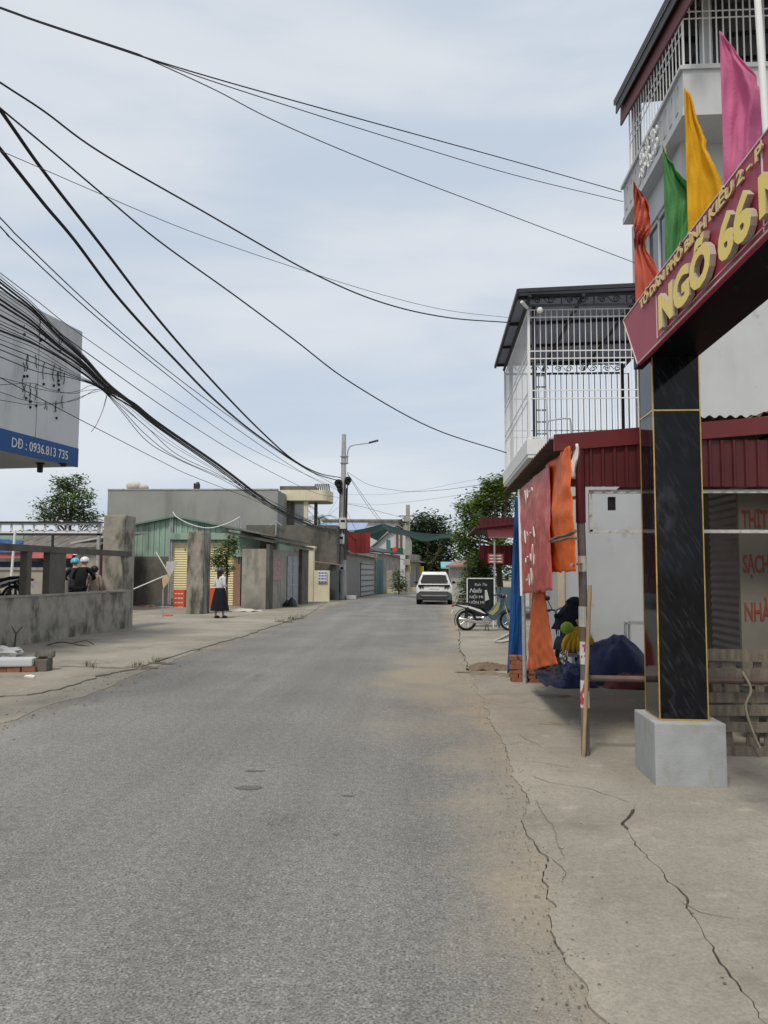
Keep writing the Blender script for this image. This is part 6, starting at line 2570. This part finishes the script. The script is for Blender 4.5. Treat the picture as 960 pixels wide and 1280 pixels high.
for px, py, d, col, lb in ((511, 712, 61, (.62, .42, .03), 'small yellow roadside sign on the second pole'), (527, 713, 76, (.55, .45, .05), 'yellow sign far down the left side of the road')):
    mb = MB()
    a, b = W(px - 2.6, py + 5, d), W(px + 2.6, py - 5, d)
    mb.box(a.x, b.x, a.y, a.y + .06, a.z, b.z)
    mb.bar(V((a.x + b.x) / 2, a.y + .1, 0), V((a.x + b.x) / 2, a.y + .1, b.z), .06)
    tag(mb.build('roadside_sign', mat('yellow_sign_%d' % px, col, .5)), lb, 'sign')
for i, (px, py, d) in enumerate(((488, 743, 60), (497, 741.5, 62), (506, 740, 64), (516, 739, 67))):
    p = W(px, py, d)
    mb = MB()
    mb.obox(V(p.x, p.y, .18), (.55, .5, .36))
    tag(mb.build('kerb_stone', mat('pale_yellow_kerb', (.52, .48, .34), .8, .15, 5), bevel=.04),
        ['pale kerb block nearest the green gate', 'pale kerb block below the green bush', 'pale kerb block right of the green bush', 'pale kerb block nearest the white car'][i], 'kerb block', 'pale kerb blocks along the far left verge')

# ------------------------------------------------------------------ right row beyond the motorbike
rs = thing('red_awning_shop', 'roadside shop with two tiered red metal awnings on posts', 'shop', W(625, 745, 27))
ORG[rs.name].z = 0; rs.location.z = 0
a, b = W(603, 646, 26), W(665, 644, 26)
mb = MB()
mb.corr((a.x - .1, a.y, zat(661, 26)), (1, 0, 0), 4.2, (0, 0, 1), zat(646, 26) - zat(661, 26), (0, -1, 0), .16, .02, .004)
mb.build('upper_fascia', m_maroon, rs)
mb = MB()
mb.prism([V(a.x - .25, a.y - .06, zat(660, 26)), V(a.x + 4.2, a.y - .06, zat(646, 26) + .06), V(a.x + 4.2, a.y - .06, zat(646, 26) + .13), V(a.x - .25, a.y - .06, zat(660, 26) + .08)], (0, 5.5, 0))
mb.build('upper_roof', m_maroon, rs)
mb = MB()
mb.prism([V(a.x + .15, a.y - .7, zat(673, 26)), V(a.x + 4.2, a.y - .7, zat(672, 26)), V(a.x + 4.2, a.y - .1, zat(662, 26)), V(a.x + .15, a.y - .1, zat(663, 26))], (0, .02, .04))
mb.build('lower_awning', m_maroon, rs)
mb = MB()
for x, y, ztop in ((.35, -.6, 673), (1.15, -.6, 673), (.2, 4.5, 665)):
    mb.bar(V(a.x + x, a.y + y, 0), V(a.x + x, a.y + y, zat(ztop, 26)), .05)
split_build(mb, 'post', m_steel, rs)
mb = MB()
mb.box(a.x + 2.2, a.x + 4.2, a.y + .3, a.y + 5.2, 0, zat(664, 26))
mb.build('wall', m_conc_dark, rs)
mb = MB()
mb.corr((a.x + .1, a.y + 3.2, zat(705, 27)), (1, 0, 0), 2.2, (0, 0, 1), .75, (0, -1, 0), .2, .02, .004)
mb.build('red_back_panel', m_redsheet, rs)
mb = MB()
a2, b2 = W(610, 704, 25.6), W(629, 692, 25.6)
mb.box(a2.x, b2.x, a2.y, a2.y + .04, a2.z, b2.z)
hsn = mb.build('hanging_sign', mat('faded_red_sign', (.28, .09, .09), .6, .25, 8), rs)
mb = MB()
for i in range(3):
    mb.box(a2.x + .05, b2.x - .06, a2.y - .006, a2.y - .003, b2.z - .09 - i * .1, b2.z - .05 - i * .1)
mb.build('marking', mat('faded_white_ink', (.66, .58, .56)), hsn)
mb = MB()
a2, b2 = W(621, 765, 22.6), W(640, 734, 22.6)
mb.box(a2.x, b2.x, a2.y, a2.y + .05, .1, b2.z)
mb.box(a2.x + .04, a2.x + .1, a2.y + .01, a2.y + .04, 0, .1); mb.box(b2.x - .1, b2.x - .04, a2.y + .01, a2.y + .04, 0, .1)
tag(mb.build('display_panel', mat('teal_grey_panel', (.07, .13, .17), .5, .15, 4)), 'teal grey panel standing between the nail sign and the blue tarp', 'panel')
tb = thing('plank_scrap', 'pale angled plank lying on the pavement near the blue tarp', 'plank', G(628, 803))
mb = MB()
p, q = G(617, 804), G(636, 795)
mb.bar(p + V(0, 0, .03), q + V(0, 0, .05), .05, .04); mb.bar(G(622, 804) + V(0, 0, .03), G(640, 801) + V(0, 0, .03), .22, .02)
mb.build('plank', mat('pale_plank', (.42, .40, .36), .8), tb)
sh = thing('grey_shack', 'small grey shack with a brown sloping roof beyond the white car', 'shack', W(572, 740, 50))
ORG[sh.name].z = 0; sh.location.z = 0
mb = MB()
a, b = W(563, 740, 48), W(592, 740, 48)
mb.box(a.x, b.x, a.y, a.y + 5, 0, zat(708, 48))
mb.build('wall', mat('pale_grey_wall', (.36, .355, .335), .9, .12, 2), sh)
mb = MB()
mb.prism([V(a.x - .3, a.y - .4, zat(709, 48)), V(b.x + .3, a.y - .4, zat(708, 48)), V(b.x + .2, a.y + 2, zat(698, 48)), V(a.x + .7, a.y + 2, zat(700, 48))], (0, 0, .12))
mb.build('roof', mat('brown_tile_roof', (.26, .17, .14), .9, .25, 3), sh)
fr_ = thing('far_red_house', 'distant house with red roof straight down the road', 'house', W(548, 740, 72))
ORG[fr_.name].z = 0; fr_.location.z = 0
mb = MB()
a, b = W(538, 740, 92), W(562, 740, 92)
mb.box(a.x, b.x, a.y, a.y + 6, 0, zat(720, 92))
mb.build('wall', m_conc_mid, fr_)
mb = MB()
mb.prism([V(a.x - .3, a.y - .5, zat(721, 92)), V(b.x + .3, a.y - .5, zat(721, 92)), V(b.x, a.y + 3, zat(706, 92)), V(a.x + .6, a.y + 3, zat(706, 92))], (0, 0, .2))
mb.build('roof', m_redsheet, fr_)
ft = thing('turquoise_roof_shop', 'far small shop with a turquoise roof beside the end tree', 'shop', W(556, 740, 66))
ORG[ft.name].z = 0; ft.location.z = 0
mb = MB()
a, b = W(551, 740, 64), W(567, 740, 64)
mb.box(a.x + .2, b.x + 1, a.y, a.y + 4, 0, zat(712, 64))
mb.build('wall', m_conc_dark, ft)
mb = MB()
mb.prism([V(a.x, a.y - 1, zat(710.5, 64)), V(b.x + 1, a.y - 1, zat(710.5, 64)), V(b.x + 1, a.y + 1.5, zat(703, 64)), V(a.x, a.y + 1.5, zat(703, 64))], (0, 0, .1))
mb.build('roof', mat('turquoise_sheet', (.16, .38, .42), .5), ft)
mb = MB()
mb.box(W(568, 700, 57).x, W(585, 700, 57).x, 58, 59.6, .9, 1.02)
mb.bar(V(W(570, 700, 57).x, 58.3, 0), V(W(570, 700, 57).x, 58.3, .95), .08); mb.bar(V(W(583, 700, 57).x, 59, 0), V(W(583, 700, 57).x, 59, .95), .08)
tag(mb.build('roadside_table', m_conc_mid), 'small pale roadside table right of the white car', 'table')
# far belt of trees closing the horizon
mb = MB()
cl = []
rr = random.Random(3)
for i in range(110):
    x = rr.uniform(-150, 170)
    y = rr.uniform(150, 190)
    s = rr.uniform(2.2, 4.2)
    cl.append((V(x, y, s * .9), (s * 1.3, s, s)))
leaves(mb, cl, 15000, .75, 5)
tag(mb.build('far_wood', m_leaf_d, loc=(0, 170, 0)), 'distant belt of dark trees along the horizon', 'wood', kind='stuff')

# ================================================================== POLES AND CABLES
pb = G(428, 749)
up = thing('utility_pole', 'tall concrete utility pole with meter boxes and a curved street lamp', 'utility pole', pb)
mb = MB()
PD = pb.dot(HEAD)
ptop = W(430.5, 543, PD)
mb.tube([pb + V(0, 0, -.02), V(pb.x, pb.y, ptop.z)], [.25, .13], 14)
mb.build('pole', mat('pale_pole_concrete', (.36, .36, .345), .85, .12, 3, .2, 30, stain=((.2, .2, .19), .62, .08, (4, 4, .6), .6)), up, smooth=True)
mb = MB()
q = [W(434, 580, PD), W(434.5, 566, PD), W(437, 559, PD), W(443, 556, PD), W(455, 554.5, PD), W(463, 553.5, PD)]
mb.tube(catmull(q, 5), .04, 8)
for py in (571, 579):
    z = zat(py, PD)
    mb.box(pb.x - .2, pb.x + .28, pb.y - .2, pb.y + .2, z - .02, z + .02)
la = mb.build('lamp_arm', m_steel, up, smooth=True)
mb = MB()
a, b = W(461, 553.6, PD), W(473, 550.5, PD)
mb.bar(a, b, .22, .10)
mb.build('lamp_head', mat('dark_lamp_housing', (.05, .05, .055), .5), la, bevel=.03)
for (px0, px1, py0, py1, cm) in ((424, 433, 647, 661, 1), (423, 430.5, 668, 680, 0), (424, 431, 706, 713, 0)):
    a, b = W(px0, py1, PD - .35), W(px1, py0, PD - .35)
    mb = MB()
    mb.box(a.x, b.x, a.y, a.y + .22, a.z, b.z)
    bx2 = mb.build('meter_box', mat('pale_meter_box', (.50, .50, .46), .6, .08, 6) if cm else mat('grey_meter_box', (.46, .47, .47), .6, .08, 6), up, bevel=.02)
    mb = MB()
    mb.box(a.x + .08, b.x - .08, a.y - .012, a.y - .002, b.z - .28, b.z - .14)
    mb.build('window', m_black, bx2)
mb = MB()
for px, py, rx in ((423, 604, .20), (435, 600, .17), (425, 612, .13)):
    p = W(px, py, PD - .15)
    mb.torus(p, rx, .05, 'Y', 18, 6); mb.torus(p + V(.03, -.1, -.05), rx * .8, .045, 'Y', 18, 6)
    mb.ell(p + V(0, .05, -.1), (rx * .8, .14, rx * 1.3), 10, 8, wob=.3, seed=px)
mb.build('cable_coil', m_cable, up)
mb = MB()
for k, (px, a_, b_) in enumerate(((433, 610, 700), (425, 615, 740), (434.5, 600, 690), (431, 600, 700))):
    mb.tube([W(px, a_, PD - .28), W(px - 1.2, (a_ + b_) / 2, PD - .32), W(px - .6, b_, PD - .32)], .035, 6)
split_build(mb, 'riser_cable', m_cable, up)
mb = MB()
mb.obox(pb + V(.55, -.2, .12), (.6, .4, .24))
tag(mb.build('stone_block', m_white, bevel=.05), 'pale block lying at the foot of the tall utility pole', 'stone')

p2 = base_at(509.5, 60)
t2 = thing('utility_pole', 'shorter weathered utility pole farther down the left side of the road', 'utility pole', p2)
mb = MB()
mb.tube([p2, V(p2.x, p2.y, zat(631, 60))], [.22, .15], 12)
mb.build('pole', m_conc_mid, t2, smooth=True)
mb = MB()
for py in (648, 660, 690, 702):
    a = W(507, py, 59.7)
    mb.box(a.x - .15, a.x + .35, a.y - .2, a.y + .05, a.z - .25, a.z + .2)
split_build(mb, 'meter_box', m_conc_mid, t2)
mb = MB()
z = zat(645, 60)
mb.bar(V(p2.x - .7, p2.y - .15, z), V(p2.x + .5, p2.y - .15, z), .07)
mb.build('crossarm', m_iron, t2)

# near pole that carries the cable bundle, left of the frame
NP = V(-5.7, 6.4, 0)
t3 = thing('utility_pole', 'near utility pole outside the left edge where the cables gather', 'utility pole', NP)
mb = MB()
mb.tube([NP, NP + V(0, 0, 9.6)], [.22, .14], 14)
mb.build('pole', m_conc_mid, t3, smooth=True)

PT = V(pb.x, pb.y, 0)


def cable(A_xy, mids, B, r, label, m=None, group=None, cat='cable', tail=True, name='cable'):
    """A_xy: plan position of the left end; mids: pixels on the cable; B: (px,py,D) right end.
    The cable hangs in the vertical plane through A and B."""
    Bp = W(*B) if isinstance(B, tuple) else Vector(B)
    a2, b2 = V(A_xy[0], A_xy[1], 0), V(Bp.x, Bp.y, 0)
    d = (b2 - a2).normalized()
    nn = V(-d.y, d.x, 0)
    pts = []
    for px, py in mids:
        rr_ = ray(px, py)
        k = (a2 - CAM).dot(nn) / rr_.dot(nn)
        pts.append(CAM + rr_ * k)
    if tail:
        t0, t1 = (pts[0] - a2).dot(d), (pts[1] - a2).dot(d)
        sl = (pts[1].z - pts[0].z) / max(.01, t1 - t0)
        za = pts[0].z - sl * t0 * 1.0
        pts = [V(a2.x, a2.y, min(9.5, za))] + pts
    pts.append(Bp)
    pts = catmull(pts, 7)
    r = r * (.62 if r < .03 else .8)
    mb = MB()
    mb.tube(pts, r, 6)
    return tag(mb.build(name, m or m_cable, loc=pts[0]), label, cat, group)


NPx = (NP.x, NP.y)
GA = 'overhead cables crossing the street to the right-hand houses'
GB = 'cables strung along the left side to the utility pole'
GC = 'tangled black strands of the thick sagging bundle'
LB = 'one of the black strands in the thick sagging bundle at left'
cable(NPx, [(0, 9), (50, 27), (165, 65), (192, 75), (300, 107), (480, 157), (640, 201)], (777, 240, 15.5), .013, 'topmost thin cable crossing the sky to the tall white house', group=GA)
cable(NPx, [(0, 10), (50, 28), (165, 66), (192, 76), (300, 113), (480, 170), (640, 218)], (779, 252, 15.2), .010, 'thin cable just below the topmost one, ending at the tall house', group=GA)
cable(NPx, [(0, 10.5), (50, 28.5), (165, 67), (192, 77), (270, 113), (350, 154), (480, 209), (640, 270)], (800, 331, 14.2), .010, 'thin cable reaching the tall house above the coral flag base', group=GA)
cable(NPx, [(0, 103), (55, 139), (125, 190), (250, 262), (390, 341), (480, 379), (560, 397)], (634, 403, 15.6), .018, 'single black cable curving down to the dark terrace roof', group=GA)
cable(NPx, [(4, 190), (60, 214), (120, 240), (240, 290), (370, 335), (480, 369), (560, 388)], (636, 397, 15.2), .007, 'faint grey cable ending at the terrace roof corner', m_cable_grey, group=GA)
cable(NPx, [(0, 135), (60, 185), (125, 240), (197, 300), (293, 369), (367, 424), (440, 479), (540, 535)], (633, 566, 16.8), .017, 'black cable sweeping down to the terrace slab edge', group=GA)
pA_ = (426, 597, PD - .3)
cable(NPx, [(0, 137), (55, 215), (125, 305), (192, 392), (257, 467), (321, 534), (367, 575), (400, 592)], pA_, .034, 'thick black cable, upper of the heavy pair to the pole', group=GB)
cable(NPx, [(0, 186), (55, 255), (93, 300), (151, 376), (220, 451), (275, 506), (330, 550), (390, 590)], (424, 601, PD - .3), .034, 'thick black cable, lower of the heavy pair to the pole', group=GB)
cable(NPx, [(0, 272), (27, 300), (119, 387), (206, 460), (293, 525), (367, 577)], (424, 609, PD - .3), .015, 'thin black cable under the heavy pair, the upper of two', group=GB)
cable(NPx, [(0, 283), (16, 300), (110, 387), (202, 463), (293, 534), (380, 592)], (425, 614, PD - .3), .015, 'thin black cable under the heavy pair, the lower of two', group=GB)
cable(NPx, [(0, 341), (50, 379), (105, 421), (229, 506), (321, 565), (408, 604)], (426, 612, PD - .3), .010, 'faint grey cable above the thick bundle', m_cable_grey, group=GB)
cable(NPx, [(0, 358), (50, 396), (103, 437), (229, 525), (320, 580), (394, 616)], (425, 622, PD - .3), .013, 'thin cable just above the thick sagging bundle', group=GB)
cable(NPx, [(0, 472), (50, 498), (101, 525), (202, 577), (240, 595), (310, 622), (370, 646)], (425, 660, PD - .3), .010, 'thin lone cable slanting under the thick bundle across the billboard', group=GB)
# the heavy bundle
rr = random.Random(9)
knot = (135, 485)
main = [(167, 504), (200, 530), (275, 582), (321, 617), (353, 638), (395, 658)]
tails = [(i * 8.2) for i in range(12)]
starts = [345, 349, 353, 359, 364, 369, 374, 380, 387, 394, 401, 405, 409, 413]
for i, s in enumerate(starts):
    f = i / (len(starts) - 1)
    k = 478 + 13 * f
    y75 = 413 + 34 * f + rr.uniform(-2, 2)
    mids = [(0, s), (40, s + (y75 - s) * (.50 + .02 * f) - 1), (72, y75), (104, 443 + 24 * f), (135, k)]
    spread = rr.uniform(-3, 4)
    mids += [(px, py + spread * (1 if px < 330 else .5) + 3 * f) for px, py in main]
    cable(NPx, mids, (424, 664 + rr.uniform(-3, 5), PD - .3), rr.choice((.008, .011, .015, .024)), LB, group=GC)
for i, s in enumerate((418, 424, 430, 437, 446)):
    mids = [(0, s), (45, s + 18), (90, 464 + i * 2.2), (125, 483 + i * .7), (150, 500 + i * 3), (184, 528 + 5 * i + rr.uniform(-4, 4)), (222, 560 + 4 * i + rr.uniform(-4, 4)), (275, 590 + 2 * i), (330, 625 + rr.uniform(-4, 4))]
    cable(NPx, mids, (423, 668 + rr.uniform(-3, 6), PD - .3), rr.choice((.007, .011, .015)), 'one of the thin loose strands fanning out under the thick bundle', group='thin loose strands under the bundle')
# loose loops across the billboard
LP = 'one of the slack thin wires looping in front of the grey billboard'
for mids in ([(0, 472), (24, 478), (48, 486), (80, 491), (100, 488), (114, 482)], [(0, 481), (40, 479), (60, 486), (90, 492), (108, 488)], [(0, 490), (30, 500), (60, 504), (95, 500), (118, 488)], [(0, 500), (40, 506), (80, 503), (112, 492)]):
    cable(NPx, mids, W(134, 486, 16.0), .008, LP, group='slack wires in front of the billboard')
mb = MB()
a = W(135, 490, 15)
mb.tube(catmull([a, W(131, 505, 15), W(128, 514, 15), W(121, 530, 15), W(114, 540, 15)], 4), .006, 5)
mb.tube(catmull([W(134, 492, 15), W(131, 503, 15), W(129, 512, 15)], 4), .005, 5)
tag(mb.build('cable', m_cable_grey), 'short broken wire end dangling below the bundle knot', 'cable')

# from the pole to the right and down the street
GD = 'cables leading away from the tall utility pole'
cable((pb.x, pb.y), [(434, 590), (462, 606), (505, 614), (545, 613), (580, 609)], W(640, 600, 33), .016, 'cable sagging from the pole to the right-hand tree', group=GD, tail=False)
cable((pb.x, pb.y), [(434, 618), (480, 618), (530, 612), (575, 603)], W(645, 590, 32), .009, 'fainter flat cable from the pole towards the right-hand tree', m_cable_grey, group=GD, tail=False)
cable((pb.x, pb.y), [(434, 629), (470, 631), (505, 628), (545, 623), (577, 618)], W(645, 606, 32), .010, 'lowest pale cable from the pole to the right-hand tree', m_cable_grey, group=GD, tail=False)
cable((pb.x, pb.y), [(434, 592), (448, 615), (465, 640), (475, 652)], W(492, 671, 62), .022, 'steep black cable dropping from the pole, the left of two', group=GD, tail=False)
cable((pb.x, pb.y), [(434, 591), (452, 617), (470, 642), (482, 656)], W(500, 676, 64), .022, 'steep black cable dropping from the pole, the right of two', group=GD, tail=False)
cable((pb.x, pb.y), [(434, 630), (455, 634), (480, 641)], W(507, 648, 60), .020, 'black cable linking the tall pole with the shorter one', group=GD, tail=False)
cable((pb.x, pb.y), [(434, 640), (441, 655), (446, 664)], W(452, 672, 52), .02, 'short black cable from the pole to the red wall house', group=GD, tail=False)
cable((pb.x, pb.y), [(430, 655), (440, 672), (455, 681), (470, 689)], W(505, 700, 60), .03, 'thick low cable running past the red metal wall', group=GD, tail=False)
cable((pb.x, pb.y), [(423, 622), (412, 640)], W(405, 652, 50), .010, 'thin wire from the pole down to the cream porch house', m_cable_grey, group=GD, tail=False)
cable((pb.x, pb.y), [(423, 634), (414, 642)], W(403, 656, 50), .010, 'second thin wire from the pole down to the dark house', m_cable_grey, group=GD, tail=False)
cable((p2.x, p2.y), [(512, 645), (530, 648), (560, 652)], W(590, 645, 34), .012, 'cable from the shorter pole to the right-hand tree', group=GD, tail=False)
cable((pb.x, pb.y), [(424, 668), (400, 660), (385, 652)], W(372, 648, 48), .05, 'thick black cable end reaching the dark concrete house', group=GD, tail=False)

# green shade net across the road
nt = thing('shade_net', 'dark green shade net stretched across the road on ropes', 'shade net', W(510, 662, 52))
A0, A1, A2_, A3_ = W(446, 663, 50), W(482, 655, 53), W(578, 669, 40), W(474, 677, 52)
mb = MB()


def netA(u, v):
    p = W(442, 664, 49).lerp(W(479, 655, 54), u)
    q = W(466, 669, 50.5).lerp(W(489, 662, 54), u)
    p = p.lerp(q, v)
    p.z -= .25 * math.sin(math.pi * u) * v + .05 * noise.noise(p * 2)
    return p


m_net = mat('dark_green_net', (.010, .036, .031), .8, .25, 3, trans=.15)
mb.add([W(442, 664, 49), W(479, 655, 54), W(489, 660, 54), W(472, 676, 51), W(458, 669, 50)], [(0, 1, 2, 3, 4)])


def netB(u, v):
    pxu = 478 + (572 - 478) * u
    top = 655 + 13 * u + 5 * math.sin(math.pi * u) * .9
    bot = top + (4 + 5 * math.sin(math.pi * min(1, u * 1.05)) + 1.5 * math.sin(u * 14))
    p = W(pxu, top + (bot - top) * v, 53 - 14 * u - 2.0 * v)
    return p


mb.grid(netB, 30, 5)
mb.build('net', m_net, nt, solid=.02)
mb = MB()
mb.tube(catmull([W(434, 664, PD), W(455, 661, 50), W(478, 655, 53.4)], 4), .015, 5)
mb.tube(catmull([W(478, 655, 53), W(510, 663.5, 47.5), W(540, 669, 43), W(572, 668, 39), W(600, 662, 35)], 4), .015, 5)
mb.build('rope', m_cable, nt)
